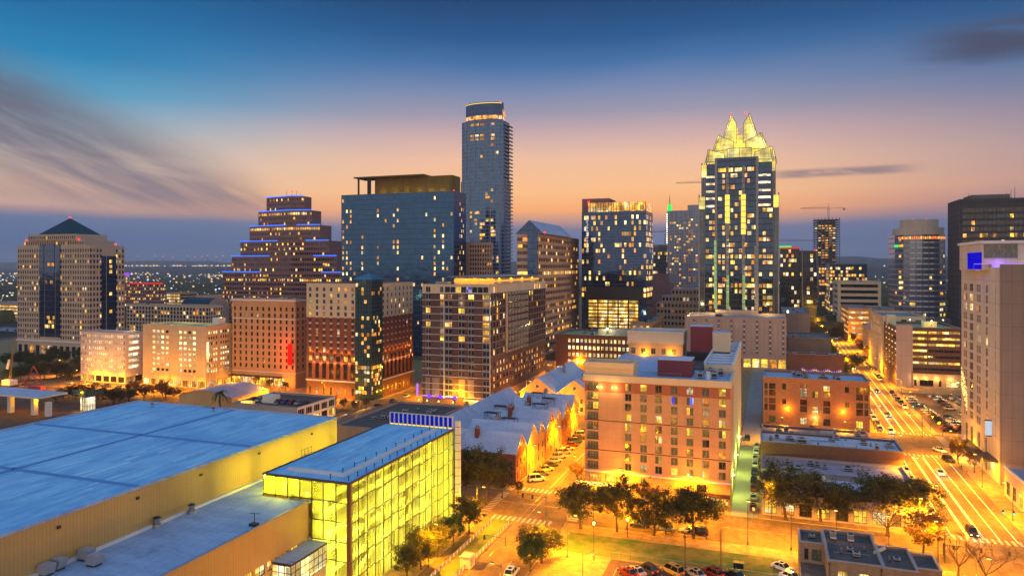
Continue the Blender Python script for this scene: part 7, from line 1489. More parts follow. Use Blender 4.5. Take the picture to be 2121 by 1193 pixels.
# steel roof decks on the townhouse roofs
for i, (x, y) in enumerate(((-75, 207), (-83, 213), (-84, 224), (-73, 232), (-73, 243), (-80, 252))):
    t = thing('roof_trellis', ['dark steel frame on the cream roof nearest the oaks', 'dark steel frame on the back slope of the second roof', 'long dark steel frame in the roof valley', 'dark steel frame beside the pale gable', 'dark steel frame above the red brick house', 'dark steel frame on the last roof of the row'][i], 'trellis', (x, y, 11)); m = MB(); z = 14.9; w_ = 2.2
    for dx in (-w_, w_):
        for dy in (-1.4, 1.4): m.tube((x + dx, y + dy, 11), (x + dx, y + dy, z), .07, .07, 'trim_dark', 4)
        m.tube((x + dx, y - 1.4, 12), (x + dx, y + 1.4, z), .05, .05, 'trim_dark', 4)
    m.tube((x - w_, y - 1.4, 12), (x + w_, y - 1.4, z), .05, .05, 'trim_dark', 4); m.tube((x + w_, y - 1.4, 12), (x - w_, y - 1.4, z), .05, .05, 'trim_dark', 4); m.build('leg_frame', t); m = MB()
    for k in range(9): m.box(x - w_ + k * w_ / 4 - .08, x - w_ + k * w_ / 4 + .08, y - 1.7, y + 1.7, z, z + .14, 'trim_dark')
    m.box(x - w_, x + w_, y - 1.6, y - 1.5, z + .15, z + .55, 'trim_dark'); m.build('slat_top', t)
# ================================================================ trees
def tree_proto(seed, hgt, rad, nclump, nleaf, leaf, lm, bare=False, trunk_h=.3, lsz=.3):
    rr = random.Random(seed); tb = MB(); tips = []
    def limb(p, d, L, r, lev):
        segs = 3; q = Vector(p)
        for k in range(segs):
            d2 = (d + Vector((rr.uniform(-.25, .25), rr.uniform(-.25, .25), rr.uniform(-.05, .2)))).normalized(); e = q + d2 * (L / segs)
            tb.tube(q, e, r * (1 - k * .22), r * (1 - (k + 1) * .22), 'bark', 5 if lev else 7); q = e; d = d2
            if lev < (3 if bare else 2) and k > 0:
                for _ in range(2):
                    a = rr.uniform(0, 6.28); dd = (d + Vector((math.cos(a), math.sin(a), rr.uniform(-.1, .5))) * .9).normalized(); limb(q, dd, L * rr.uniform(.45, .7), r * .45, lev + 1)
        tips.append(q)
    th_ = hgt * trunk_h; lean = Vector((rr.uniform(-.1, .1), rr.uniform(-.1, .1), 1)).normalized(); top = lean * th_
    tb.tube((0, 0, -.1), top, .3 * hgt / 10, .22 * hgt / 10, 'bark', 8); tb.tube((0, 0, -.1), (0, 0, .35), .45 * hgt / 10, .3 * hgt / 10, 'bark', 8)
    for k in range(6):
        a = k * 1.047 + rr.uniform(-.4, .4); d = Vector((math.cos(a) * rr.uniform(.5, 1.), math.sin(a) * rr.uniform(.5, 1.), rr.uniform(.7, 1.3))).normalized(); limb(top, d, (hgt - th_) * rr.uniform(.5, .72), .13 * hgt / 10, 0)
    lb = MB()
    if not bare:
        cz = th_ + (hgt - th_) * .5; rz = (hgt - th_) * .54; cl = []
        for k in range(nclump):
            while True:
                x, y, z = rr.uniform(-1, 1), rr.uniform(-1, 1), rr.uniform(-1, 1); l = x * x + y * y + z * z
                if .18 < l < 1: break
            s = 1 + .22 * math.sin(3 * math.atan2(y, x) + seed); cl.append(Vector((x * rad * s, y * rad * s, cz + z * rz * (1.1 if z > 0 else .8))))
        for t_ in tips:
            if rr.random() < .5 and (Vector((t_.x, t_.y, 0)).length < rad * 1.1): cl.append(t_)
        for c in cl:
            cr = rr.uniform(.5, 1.25) * rad / 5; n_ = int(nleaf * rr.uniform(.5, 1.3))
            for _ in range(n_):
                v = Vector((rr.gauss(0, 1), rr.gauss(0, 1), rr.gauss(0, .75))) * cr * .6; p = c + v; a = Vector((rr.uniform(-1, 1), rr.uniform(-1, 1), rr.uniform(-.6, .6))).normalized(); b = a.orthogonal().normalized(); b = (Matrix.Rotation(rr.uniform(0, 6.28), 3, a) @ b); s = lsz * rr.uniform(.6, 1.3)
                lb.poly([p - a * s, p + b * s * .45, p + a * s, p - b * s * .45], lm)
    return tb.mesh('trunk'), (lb.mesh('crown') if lb.f else None)
PT = {'oak0': tree_proto(1, 10, 5.2, 62, 100, 0, 'leaf_dark', lsz=.24), 'oak1': tree_proto(2, 10, 5., 58, 100, 0, 'leaf_dark', lsz=.24), 'oak2': tree_proto(3, 10, 5.2, 60, 100, 0, 'leaf_dark', trunk_h=.26, lsz=.24), 'brown': tree_proto(4, 10, 4.6, 50, 48, 0, 'leaf_brown'), 'green': tree_proto(5, 10, 4.8, 60, 50, 0, 'leaf_green'),
      'bare': tree_proto(6, 9, 5, 0, 0, 0, 'leaf_dark', True, .18), 'bare2': tree_proto(9, 9, 5, 0, 0, 0, 'leaf_dark', True, .22), 'thin': tree_proto(8, 10, 4.4, 34, 40, 0, 'leaf_brown')}
def tree(kind, x, y, h, w, label, group=None, z=.14, name='tree'):
    tm, cm = PT[kind]; t = thing(name, label, 'tree', (x, y, z), R.uniform(0, 6.28), group); bh = 9 if 'bare' in kind else 10
    t.scale = (w / 10.4, w / 10.4, h / bh)
    for me, nm in ((tm, 'trunk'), (cm, 'crown')):
        if me: o = bpy.data.objects.new(nm, me); COL.objects.link(o); o.parent = t
    return t
def ptree(kind, px, py, wpx, top, label, **k):
    x, y, t = gp(px, py, .14); h = (zt(top, t)); tree(kind, x, y, h, wpx * t / F, label, **k)
TL = [('oak0', 1203, 1094, 106, 1006, 'dark oak leftmost of the four street oaks in front of the hotel'), ('oak1', 1278, 1100, 84, 1010, 'oak between the two left lamps, second in the row before the hotel'), ('oak2', 1355, 1108, 100, 1034, 'low broad oak third in the row in front of the hotel'), ('oak0', 1437, 1114, 104, 1018, 'largest oak at the right end of the row in front of the hotel'),
      ('thin', 1340, 1064, 60, 1005, 'yellow lit young tree against the hotel base wall'),
      ('oak1', 1628, 1076, 116, 984, 'big dark oak beside the alley in front of the white roof'), ('oak2', 1700, 1078, 100, 998, 'dark oak second from the alley before the white roof'), ('oak0', 1752, 1080, 90, 1010, 'dark oak in the middle of the row before the white roof'), ('oak1', 1822, 1080, 110, 996, 'dark oak fourth from the alley before the white roof'), ('oak2', 1895, 1082, 120, 1004, 'dark spreading oak at the street end of the row'),
      ('brown', 1912, 1150, 92, 1074, 'brown leafed tree beside the dark roof house'), ('bare', 1838, 1108, 130, 1030, 'bare leaning tree behind the dark roof house'), ('bare2', 1985, 1193, 100, 1105, 'bare branching tree at the bottom right corner, left of a pair'), ('bare', 2040, 1205, 110, 1120, 'bare low tree at the bottom right corner, right of a pair'),
      ('oak2', 1122, 1165, 90, 1102, 'small dark tree at the left tip of the grass'), ('green', 1098, 1182, 60, 1120, 'smaller greener tree leaning by the grass tip'),
      ('oak1', 972, 1104, 66, 1040, 'dark tree nearest the far corner of the glass hall'), ('green', 940, 1128, 56, 1070, 'orange lit tree second from the far corner of the glass hall'), ('oak0', 908, 1152, 66, 1086, 'dark tree in the middle of the row by the glass hall'), ('oak2', 872, 1178, 66, 1108, 'dark tree fourth along the glass hall wall'), ('oak1', 842, 1200, 62, 1136, 'dark tree at the bottom edge against the glass hall'),
      ('oak0', 968, 1036, 64, 938, 'tall oak left in the group before the red townhouse'), ('oak1', 1008, 1044, 80, 944, 'tall oak in the middle of the group before the red townhouse'), ('oak2', 1040, 1030, 54, 960, 'oak against the red townhouse gable'), ('brown', 1073, 1020, 26, 1000, 'small bush at the townhouse street corner'),
      ('thin', 1195, 998, 40, 964, 'small orange tree on the left side of the hotel'), ('oak0', 1762, 772, 50, 736, 'dark round tree at the kerb of the busy street'), ('thin', 1985, 960, 40, 915, 'small tree wrapped in lights left of the hotel canopy'), ('thin', 2018, 978, 36, 935, 'small tree beside the canopy of the white hotel tower')]
for a in TL: ptree(*a)
rr = random.Random(77); ords = 'first second third fourth fifth sixth seventh eighth ninth tenth eleventh twelfth thirteenth fourteenth fifteenth sixteenth seventeenth eighteenth nineteenth twentieth'.split()
for i in range(20): px = 12 + i * 8.6 + rr.uniform(-4, 4); py = rr.uniform(748, 796); ptree(rr.choice(('oak0', 'green', 'brown', 'oak2')), px, py, rr.uniform(24, 40), py - rr.uniform(22, 32), 'park tree below the pyramid tower, %s from the left' % ords[i], group='park trees below the pyramid tower')
for i in range(16): px = 110 + i * 17 + rr.uniform(-6, 6); py = rr.uniform(824, 842) - (i > 9) * 6; ptree(rr.choice(('brown', 'thin', 'oak1', 'thin')), px, py, rr.uniform(26, 44), py - rr.uniform(18, 30), 'dim tree along the far edge of the blue roof, %s from the left' % ords[i], group='trees behind the blue roof')
for i, (px, py) in enumerate(((478, 790), (506, 796), (530, 800), (560, 806), (590, 812), (690, 842), (712, 848), (736, 852), (758, 846))): ptree('thin', px, py, 18, py - 20, 'small street tree in the garage street, %s from the left' % ords[i], group='small street trees by the hotels')
rl = random.Random(5)
for i, v in enumerate((420, 440, 462, 500, 530, 560, 600, 640, 690)): tree('green', uc(v) - 10.6, v, rl.uniform(7, 9), 6, 'street tree on the near side of the busy street, %s from the warehouse' % ords[i], group='trees on the left kerb of the busy street')
for i, v in enumerate((520, 550, 585, 620, 670, 720)): tree('brown', uc(v) + 10.6, v, rl.uniform(7, 9), 6, 'street tree on the far side of the busy street, %s from the garage' % ords[i], group='trees on the right kerb of the busy street')
# palm
p = gp(456, 852, 0); t = thing('palm_tree', 'single dark palm behind the far corner of the blue roof', 'tree', (p[0], p[1], 0)); m = MB(); m.tube((0 + p[0], p[1], 0), (p[0], p[1], 8), .3, .22, 'bark', 7); m.build('trunk', t); m = MB(); rr = random.Random(2)
for k in range(26):
    a = k * .2417 * 2; dr = rr.uniform(-.6, .9); q0 = Vector((p[0], p[1], 8))
    for s in range(4): q1 = q0 + Vector((math.cos(a), math.sin(a), dr - s * .55)) * .95; side = Vector((-math.sin(a), math.cos(a), 0)) * (.42 - .08 * s); m.poly([q0 - side, q1 - side * .8, q1 + side * .8, q0 + side], 'leaf_dark'); q0 = q1
m.build('crown', t)
# ================================================================ cars
def car_meshes(kind):
    L, Wd, hb, hr = {'sedan': (4.7, 1.82, .92, 1.46), 'suv': (4.7, 1.9, 1.05, 1.75), 'van': (5.1, 2.0, 1.1, 1.95), 'pickup': (5.6, 2., 1.08, 1.82)}[kind]; l, w_ = L / 2, Wd / 2
    body = MB(); prof = [(-l, .35), (-l + .05, .75), (-l + .15, hb - .02), (l - .9, hb - .06), (l - .15, hb - .25), (l, .6), (l - .05, .3), (-l + .1, .28)]
    for s in (1, -1):
        P = [(x, s * (w_ - (.06 if z > .8 else 0)), z) for x, z in prof]; body.poly(P if s < 0 else P[::-1], 'car_paint')
    for i in range(len(prof)):
        (x0, z0), (x1, z1) = prof[i], prof[(i + 1) % len(prof)]; a = w_ - (.06 if z0 > .8 else 0); b = w_ - (.06 if z1 > .8 else 0); body.poly([(x0, -a, z0), (x1, -b, z1), (x1, b, z1), (x0, a, z0)][::-1], 'car_paint')
    c0, c1, r0, r1 = {'sedan': (-l + .55, l - 1.35, -l + 1.25, l - 2.05), 'suv': (-l + .15, l - 1.3, -l + .55, l - 1.95), 'van': (-l + .1, l - 1., -l + .3, l - 1.8), 'pickup': (-.9, l - 1.5, -.6, l - 2.1)}[kind]; g = MB(); wa, wb = w_ - .1, w_ - .26; z0, z1 = hb - .08, hr
    A = [(c0, -wa, z0), (c1, -wa, z0), (c1, wa, z0), (c0, wa, z0)]; B = [(r0, -wb, z1), (r1, -wb, z1), (r1, wb, z1), (r0, wb, z1)]
    for i in range(4): g.poly([A[i], A[(i + 1) % 4], B[(i + 1) % 4], B[i]], 'car_glass')
    rf = MB(); rf.prism([(p[0], p[1]) for p in B], z1 - .02, z1 + .05, 'car_paint'); rf.prism([(r0 + .4, -.4), (r0 + 1.2, -.4), (r0 + 1.2, .4), (r0 + .4, .4)], z1 + .051, z1 + .07, 'car_glass')
    for i in range(4): rf.tube(A[i], B[i], .05, .05, 'car_paint', 4)
    mx = (c0 + c1) / 2; rf.tube((mx, -wa - .0, z0), ((r0 + r1) / 2, -wb, z1), .05, .05, 'car_paint', 4); rf.tube((mx, wa, z0), ((r0 + r1) / 2, wb, z1), .05, .05, 'car_paint', 4)
    wh = MB(); rr_ = .33
    ring = [(rr_ * math.cos(k * .524), rr_ * math.sin(k * .524)) for k in range(12)]; b = len(wh.v); wh.v += [(x, -.11, z) for x, z in ring] + [(x, .11, z) for x, z in ring]
    for k in range(12): wh.f.append((k, 12 + k, 12 + (k + 1) % 12, (k + 1) % 12)); wh.mi.append(wh.mid('tyre'))
    wh.f.append(tuple(range(12))); wh.f.append(tuple(range(23, 11, -1))); wh.mi += [wh.mid('tyre')] * 2
    rm = MB()
    for s in (-.115, .115): q = [(x * .6, s, z * .6) for x, z in ring]; rm.poly(q if s < 0 else q[::-1], 'metal')
    hl = MB(); hl.box(-.03, .03, -.2, .2, -.08, .08, 'trim_white'); tl = MB(); tl.box(-.03, .03, -.18, .18, -.1, .1, 'taillight'); hl2 = MB(); hl2.box(-.03, .03, -.2, .2, -.09, .09, 'headlight')
    full = MB()
    for q in (body, g, rf):
        b = len(full.v); full.v += q.v; full.f += [tuple(b + i for i in f) for f in q.f]; full.mi += [full.mid(q.mats[i]) for i in q.mi]
    for x in (-l + .85, l - .9):
        for y in (-w_ + .1, w_ - .1): b = len(full.v); full.v += [(x + a[0], y + a[1], .33 + a[2]) for a in wh.v]; full.f += [tuple(b + i for i in f) for f in wh.f]; full.mi += [full.mid(wh.mats[i]) for i in wh.mi]
    for y in (-w_ + .3, w_ - .3): full.box(-l - .02, -l + .05, y - .18, y + .18, .62, .8, 'red_glass'); full.box(l - .1, l + .01, y - .2, y + .2, .52, .66, 'trim_white')
    return dict(L=L, W=Wd, body=body.mesh('body'), glass=g.mesh('window'), roof=rf.mesh('roof'), wheel=wh.mesh('wheel'), rim=rm.mesh('rim'), hl=hl.mesh('headlight'), hl2=hl2.mesh('headlight'), tl=tl.mesh('taillight'), full=full.mesh('car'))
plain('red_glass', (150, 20, 16), .3)
CM = {k: car_meshes(k) for k in ('sedan', 'suv', 'van', 'pickup')}
CC = {'white': (.75, .74, .72), 'silver': (.42, .43, .45), 'black': (.02, .02, .022), 'grey': (.14, .145, .15), 'red': (.24, .025, .018), 'blue': (.04, .09, .25), 'dark': (.05, .05, .06), 'yellow': (.42, .30, .10), 'beige': (.5, .42, .3)}
def car(x, y, ang, kind, colr, label, group, parts=False, z=.0, lights=None):
    c = CM[kind]; rgb = (*CC[colr], 1); nm = {'sedan': 'car', 'suv': 'car', 'van': 'van', 'pickup': 'pickup_truck'}[kind]; cat = {'van': 'van', 'pickup': 'pickup truck'}.get(kind, 'car')
    if not parts:
        o = bpy.data.objects.new(nm, c['full']); COL.objects.link(o); o.location = (x, y, z); o.rotation_euler = (0, 0, ang); o.color = rgb; tag(o, label, cat, group)
        return o
    t = thing(nm, label, cat, (x, y, z), ang, group); l, w_ = c['L'] / 2, c['W'] / 2
    def ch(name, me, loc=(0, 0, 0), par=None): o = bpy.data.objects.new(name, me); COL.objects.link(o); o.parent = par or t; o.location = loc; o.color = rgb; return o
    ch('body', c['body']); ch('window', c['glass']); ch('roof', c['roof'])
    for a in (-l + .85, l - .9):
        for b in (-w_ + .1, w_ - .1): ch('rim', c['rim'], (0, 0, 0), ch('wheel', c['wheel'], (a, b, .33)))
    for b in (-w_ + .3, w_ - .3): ch('headlight', c['hl2' if lights else 'hl'], (l - .06, b, .62)); ch('taillight', c['tl'], (-l + .02, b, .72))
    return t
rc = random.Random(19); cl_ = ['white', 'silver', 'black', 'grey', 'white', 'silver', 'dark', 'red', 'blue', 'beige']; kd = ['sedan', 'suv', 'sedan', 'suv', 'pickup', 'sedan', 'van']
def row(n_, p0, p1, ang, what, grp, parts=False, z=.0, jit=.12, cols=None, kinds=None):
    for i in range(n_):
        f = i / max(1, n_ - 1); c = cols[i] if cols else rc.choice(cl_); k = kinds[i] if kinds else rc.choice(kd)
        car(p0[0] + (p1[0] - p0[0]) * f + rc.uniform(-jit, jit), p0[1] + (p1[1] - p0[1]) * f, ang + rc.uniform(-.03, .03), k, c, '%s %s parked %s in %s' % (c, {'sedan': 'saloon car', 'suv': 'tall estate car', 'pickup': 'pickup truck', 'van': 'van'}[k], ords[i], what), grp, parts, z)
row(13, (-62.8, 196), (-63.6, 258), math.radians(38), 'the slanted row before the townhouses', 'cars parked along the townhouses')
row(9, (-3.4, 192), (-3.4, 258), math.pi / 2, 'the alley line beside the hotel', 'cars parked in the alley')
car(-6.6, 268, math.pi / 2, 'suv', 'black', 'black tall car driving alone up the alley by the hotel', None)
row(9, (uc(196) - 8.2, 196), (uc(256) - 8.2, 256), math.pi / 2, 'the kerb line beside the low white roofs', 'cars at the near kerb of the busy street')
row(5, (uc(300) - 8.2, 300), (uc(338) - 8.2, 338), math.pi / 2, 'the kerb line beside the brick warehouse', 'cars at the warehouse kerb')
row(11, (uc(432) + 7.6, 432), (uc(520) + 7.6, 520), math.pi / 2, 'the far kerb beyond the brick garage', 'cars at the far kerb of the busy street')
row(5, (uc(352) + 7.4, 350), (uc(390) + 7.4, 388), math.pi / 2, 'the kerb line before the brick garage', 'cars at the kerb near the brick garage')
row(5, (1, 290.4), (32, 290.4), 0.05, 'the strip along the warehouse foot', 'cars at the foot of the brick warehouse', jit=1.2)
x_ = uc(330) + 11
row(9, (x_ + 4.6, 306), (x_ + 4.6, 345), .12, 'the street-side row of the parking lot', 'cars in the right parking lot', z=.15)
row(4, (x_ + 3, 356), (x_ + 3, 378), .12, 'the upper street-side row of the parking lot', 'cars in the right parking lot', z=.15)
row(9, (x_ + 17.5, 305), (x_ + 17.5, 340), .12, 'the second row of the parking lot', 'cars in the right parking lot', z=.15)
row(8, (x_ + 14.5, 352), (x_ + 14.5, 382), .12, 'the upper second row of the parking lot', 'cars in the right parking lot', z=.15)
row(9, (x_ + 31, 338), (x_ + 31, 384), .12, 'the third row of the parking lot', 'cars in the right parking lot', z=.15)
row(8, (x_ + 24, 306), (x_ + 24, 336), .12, 'the middle row of the parking lot', 'cars in the right parking lot', z=.15)
row(7, (x_ + 22, 354), (x_ + 22, 384), .12, 'the upper middle row of the parking lot', 'cars in the right parking lot', z=.15)
row(6, (x_ + 9.6, 309), (x_ + 9.6, 330), .12, 'the inner street-side row of the parking lot', 'cars in the right parking lot', z=.15)
row(6, (x_ + 37, 346), (x_ + 37, 380), .12, 'the far back row of the parking lot', 'cars in the right parking lot', z=.15)
p = gp(1946, 935); car(p[0], p[1], math.radians(-62), 'sedan', 'white', 'white saloon car waiting at the kerb near the white hotel tower', None, True); p = gp(1965, 955); car(p[0], p[1], math.radians(-70), 'suv', 'black', 'black off-road car waiting behind the white saloon by the hotel canopy', None, True)
def pcar(px, py, ang, kind, c, label, **k): p = gp(px, py, .15); car(p[0], p[1], math.radians(ang), kind, c, label, 'cars in the bottom lot', True, .15)
for a in ((1300, 1190, 141, 'sedan', 'red', 'red saloon car at the left end of the bottom lot'), (1317, 1187, 141, 'sedan', 'silver', 'silver saloon car between the red and the dark car'), (1341, 1183, 141, 'suv', 'dark', 'dark estate car third from the left in the bottom lot'), (1392, 1186, 143, 'van', 'yellow', 'yellow van with black windows in the bottom lot'), (1439, 1192, 143, 'sedan', 'beige', 'pale saloon car right of the yellow van'), (1475, 1191, 141, 'suv', 'red', 'dark red estate car under the wooden pole'), (1520, 1195, 141, 'sedan', 'black', 'black car at the right end of the bottom lot')): pcar(*a)
p = gp(1622, 1180, .15); car(p[0], p[1], math.radians(-34), 'sedan', 'white', 'white saloon car alone beside the dark roof house', None, True, .15); p = gp(1640, 1200, .15); car(p[0], p[1], math.radians(-34), 'sedan', 'silver', 'silver car cut off by the bottom edge next to the white saloon', None, True, .15)
p = gp(1060, 1190); car(p[0], p[1], math.radians(90), 'suv', 'white', 'white estate car on the road at the bottom edge', None, True)
for i, px in enumerate((1322, 1375, 1428, 1445)): p = gp(px, 1098 + i * 3); car(p[0], 169.6, math.pi, ['suv', 'sedan', 'sedan', 'suv'][i], ['dark', 'silver', 'beige', 'black'][i], ['dark tall car', 'silver saloon car', 'pale saloon car', 'black tall car'][i] + ' parked under the hotel oaks, ' + ords[i] + ' from the left', 'cars parked under the hotel oaks', True)
# traffic on the busy street, lights on
rt = random.Random(29)
for i in range(16):
    v = 152 + i * 46 + rt.uniform(-9, 9); lane = (-5., -1.9, 1.2)[i % 3]; c = rt.choice(('white', 'silver', 'black', 'grey')); o = car(uc(v) + lane, v, -math.pi / 2, rt.choice(('sedan', 'suv')), c, '%s car with headlights on in the busy street, %s from the near end' % (c, ords[i]), 'cars driving down the busy street', True, 0, True)
    if v < 520: light(uc(v) + lane + .0, v - 4.5, .9, (1., .9, .65), 260, .2)
for i in range(10):
    v = 640 + i * 34; o = car(uc(v) + 4.6, v, math.pi / 2, 'sedan', 'grey', 'grey car driving away down the busy street, %s from the near end' % ords[i], 'cars driving away on the busy street', True, 0, False)
row(7, (-160.6, 222), (-160.6, 300), math.pi / 2, 'the hotel side street', 'cars in the hotel side street')
row(9, (-196, 236.5), (-171, 236.5), math.pi / 2, 'the roof deck of the white framed building', 'cars on the roof deck', z=7.42, cols=['red', 'silver', 'white', 'red', 'grey', 'blue', 'red', 'silver', 'black'], kinds=['sedan'] * 9)
row(14, (-345, 274), (-225, 270), 0., 'the bright garage street', 'cars in the garage street', jit=2.)
row(12, (-405, 290), (-365, 400), math.radians(70), 'the wide road below the pyramid tower', 'cars below the pyramid tower', jit=3)
row(3, (-108, 272), (-76, 270), 0., 'the cross street beyond the townhouses', 'cars in the middle cross street', jit=1.)
# bus
p = gp(2092, 1003); t = thing('bus', 'bus with violet light lines parked below the blank end of the white hotel tower', 'bus', (p[0], p[1] - 2, .14)); x, y = p[0], p[1] - 2; m = MB(); m.box(x - 1.3, x + 9, y - 1.3, y + 1.3, .5, 3.1, 'trim_white'); m.box(x - 1.2, x + 8.9, y - 1.2, y + 1.2, 3.1, 3.3, 'trim_grey'); m.build('body', t)
m = MB(); m.box(x - 1.34, x - 1.31, y - 1.1, y + 1.1, 1.4, 2.9, 'win_black'); m.box(x - 1, x + 8.8, y - 1.34, y - 1.31, 1.6, 2.7, 'win_black'); m.build('window', t); m = MB(); m.box(x - 1.3, x + 9, y - 1.36, y - 1.33, 2.8, 2.95, 'violet_neon'); m.box(x - 1.2, x + 8.9, y - 1.36, y - 1.33, .9, 1.5, 'blue_panel'); m.build('light_strip', t)
for a in (.6, 6.8):
    for b in (-1.25, 1.05): m = MB(); m.v = []; m.box(x + a - .45, x + a + .45, y + b, y + b + .2, .0, .9, 'tyre'); m.build('wheel', t)
# ================================================================ lamps, signals, poles
def lamp(x, y, label, h=9., arm=(1., 0.), col=SOD, p=4200., z=.14, glow='lamp_glow', group='street lamps', pt=1., pw=6.5):
    t = thing('street_lamp', label, 'street lamp', (x, y, z), group=group); m = MB(); m.tube((x, y, z), (x, y, z + h), .11, .07, 'pole', 6); m.cyl(x, y, z, z + .5, .2, .16, 'pole', 8); m.build('pole', t); L = 1.8; ex, ey = x + arm[0] * L, y + arm[1] * L
    m = MB(); m.tube((x, y, z + h - .4), (ex, ey, z + h + .15), .05, .04, 'pole', 5); ao = m.build('arm', t); m = MB(); m.box(ex - .38, ex + .38, ey - .2, ey + .2, z + h + .08, z + h + .3, 'pole'); m.build('lamp_housing', ao); m = MB(); m.box(ex - .3, ex + .3, ey - .15, ey + .15, z + h, z + h + .075, glow); m.build('lamp_head', ao); light(ex, ey, z + h - .15, col, p * pw, .25, 'SPOT', (0, 0, 0), 2.8)
    if pt: light(ex, ey, z + h - .3, col, p * pt, .25)
K = []
for v in (104, 132, 158, 200, 226, 252): K.append((-65.6 if v < 170 else -66.2, v, (1, 0), 'on the left kerb of the tram road'))
for v in (118, 146, 192, 214, 240): K.append((-44.3 if v < 170 else -48.4, v, (-1, 0), 'on the hotel side of the tram road'))
for u in (-39, -31, -22, -13, -4, 5, 14, 24, 33): K.append((u, 166.6, (0, 1), 'on the lawn side of the oak street'))  # row thickened with added lamps to even out the street light
for u in (-36, -18, 1, 33): K.append((u, 185.6, (0, -1), 'on the hotel side of the oak street'))
for v in (120, 150, 196, 222, 250, 300, 330, 366, 405, 450, 505, 560, 620, 690, 770): K.append((uc(v) - 9.9, v, (1, 0), 'on the left kerb of the busy street'))
for v in (130, 164, 204, 232, 262, 306, 338, 374, 412, 455, 512, 570, 630, 700): K.append((uc(v) + 9.6, v, (-1, 0), 'on the right kerb of the busy street'))
for u in (-30, 5, 25): K.append((u, 264, (0, 1), 'in the strip below the warehouse'))
for u in (-128, -100, -80, -55): K.append((u, 284.4, (0, -1), 'in the middle cross street'))
for u in (-335, -315, -290, -265, -240, -215, -190): K.append((u, 276.5, (0, -1), 'in the garage street'))
for u in (-330, -290, -250, -205): K.append((u, 263.6, (0, 1), 'on the near side of the garage street'))
for v in (215, 240, 300, 330): K.append((-148.6, v, (-1, 0), 'in the hotel side street'))
for v in (250, 290, 330, 370, 410): K.append((-372, v, (-1, 0), 'on the wide road below the pyramid tower'))
for v in (310, 365, 400): K.append((-104, v, (1, 0), 'in the lane beside the apartment block'))
for u, v in ((-44.3, 90), (-40, 146.5)): K.append((u, v, (1, 0), 'at the tip of the bottom lot'))  # added lamps that fill an unlit stretch of ground
cnt = {}; idx = 0
big = 'first second third fourth fifth sixth seventh eighth ninth tenth eleventh twelfth thirteenth fourteenth fifteenth sixteenth'.split()
for u, v, a, w_ in K:
    i = cnt.get(w_, 0); cnt[w_] = i + 1
    lamp(u, v, 'sodium street lamp %s, %s in line' % (w_, big[i]), arm=a, p=4200 if v < 420 else 6500, pt=.4 if 'lawn' in w_ else 1.4 if 'garage' in w_ or 'middle' in w_ else .55 if 'hotel' in w_ or 'oak' in w_ else 1., pw=4.6 if 'lawn' in w_ else 8.2 if v < 270 else 7.5)
for i, (x, y) in enumerate(((74, 326), (90, 340), (78, 366), (100, 372))): lamp(x, y, 'parking lot lamp on a tall pole, %s from the street' % big[i], 8, (1, 0), WARM, 2600, group='parking lot lamps')
for i, (px, py, top, c, p_) in enumerate(((1230, 1160, 1085, SOD, 1500), (1413, 1175, 1108, WARM, 1500), (1546, 1140, 1110, WARM, 800))): pass
def postlamp(px, py, top, label, c, p_):
    x, y, t_ = gp(px, py, .14); h = zt(top, t_); t = thing('lamp_post', label, 'lamp post', (x, y, .14)); m = MB(); m.tube((x, y, .14), (x, y, h), .09, .06, 'trim_dark', 6); m.build('pole', t); m = MB(); m.cyl(x, y, h, h + .5, .2, .26, 'lamp_glow', 8); m.build('lamp_head', t); light(x, y, h + .75, c, p_ * 3, .2)
postlamp(1230, 1160, 1086, 'single round lamp on a dark post beside the lawn', SOD, 3600); postlamp(1300, 1112, 1078, 'small round lamp between the hotel oaks', SOD, 1200)
def wpole(px, py, top, label, m_='wood'):
    x, y, t_ = gp(px, py, .14); h = zt(top, t_); t = thing('utility_pole', label, 'pole', (x, y, .14)); m = MB(); m.tube((x, y, .14), (x, y, h), .15, .11, m_, 7); m.build('pole', t); m = MB(); m.tube((x - .5, y, h - .5), (x + .5, y, h - .5), .05, .05, m_, 5); m.build('crossbar', t)
wpole(1419, 1180, 1106, 'wooden pole standing over the bottom lot'); wpole(1493, 1185, 1094, 'taller dark wooden pole at the right of the lawn'); wpole(1957, 1165, 1070, 'steel pole in front of the brown tree', 'pole')
light(-20, 128, 9, SOD, 3800, .4); lamp(-32, 128, 'lamp on a tall pole over the bottom lot', 9, (1, 0), SOD, 2600, group='parking lot lamps'); lamp(5.2, 140, 'white lamp by the dark roof house', 6, (-.5, 0), (1., .85, .55), 700, glow='lamp_white', group='parking lot lamps')
# green alley lamps on the hotel wall
for i, v in enumerate((200, 222, 246)):
    t = thing('alley_lamp', 'greenish wall lamp over the alley beside the hotel, %s from the oak street' % big[i], 'wall lamp', (-8.4, v, 6)); m = MB(); m.box(-8.68, -8.2, v - .2, v + .2, 6, 6.3, 'trim_dark'); m.build('bracket', t); m = MB(); m.box(-8.4, -8.1, v - .15, v + .15, 5.85, 5.99, 'lamp_white'); m.build('lamp_head', t); light(-7.7, v, 5.7, (.75, 1., .14), 4200, .2)
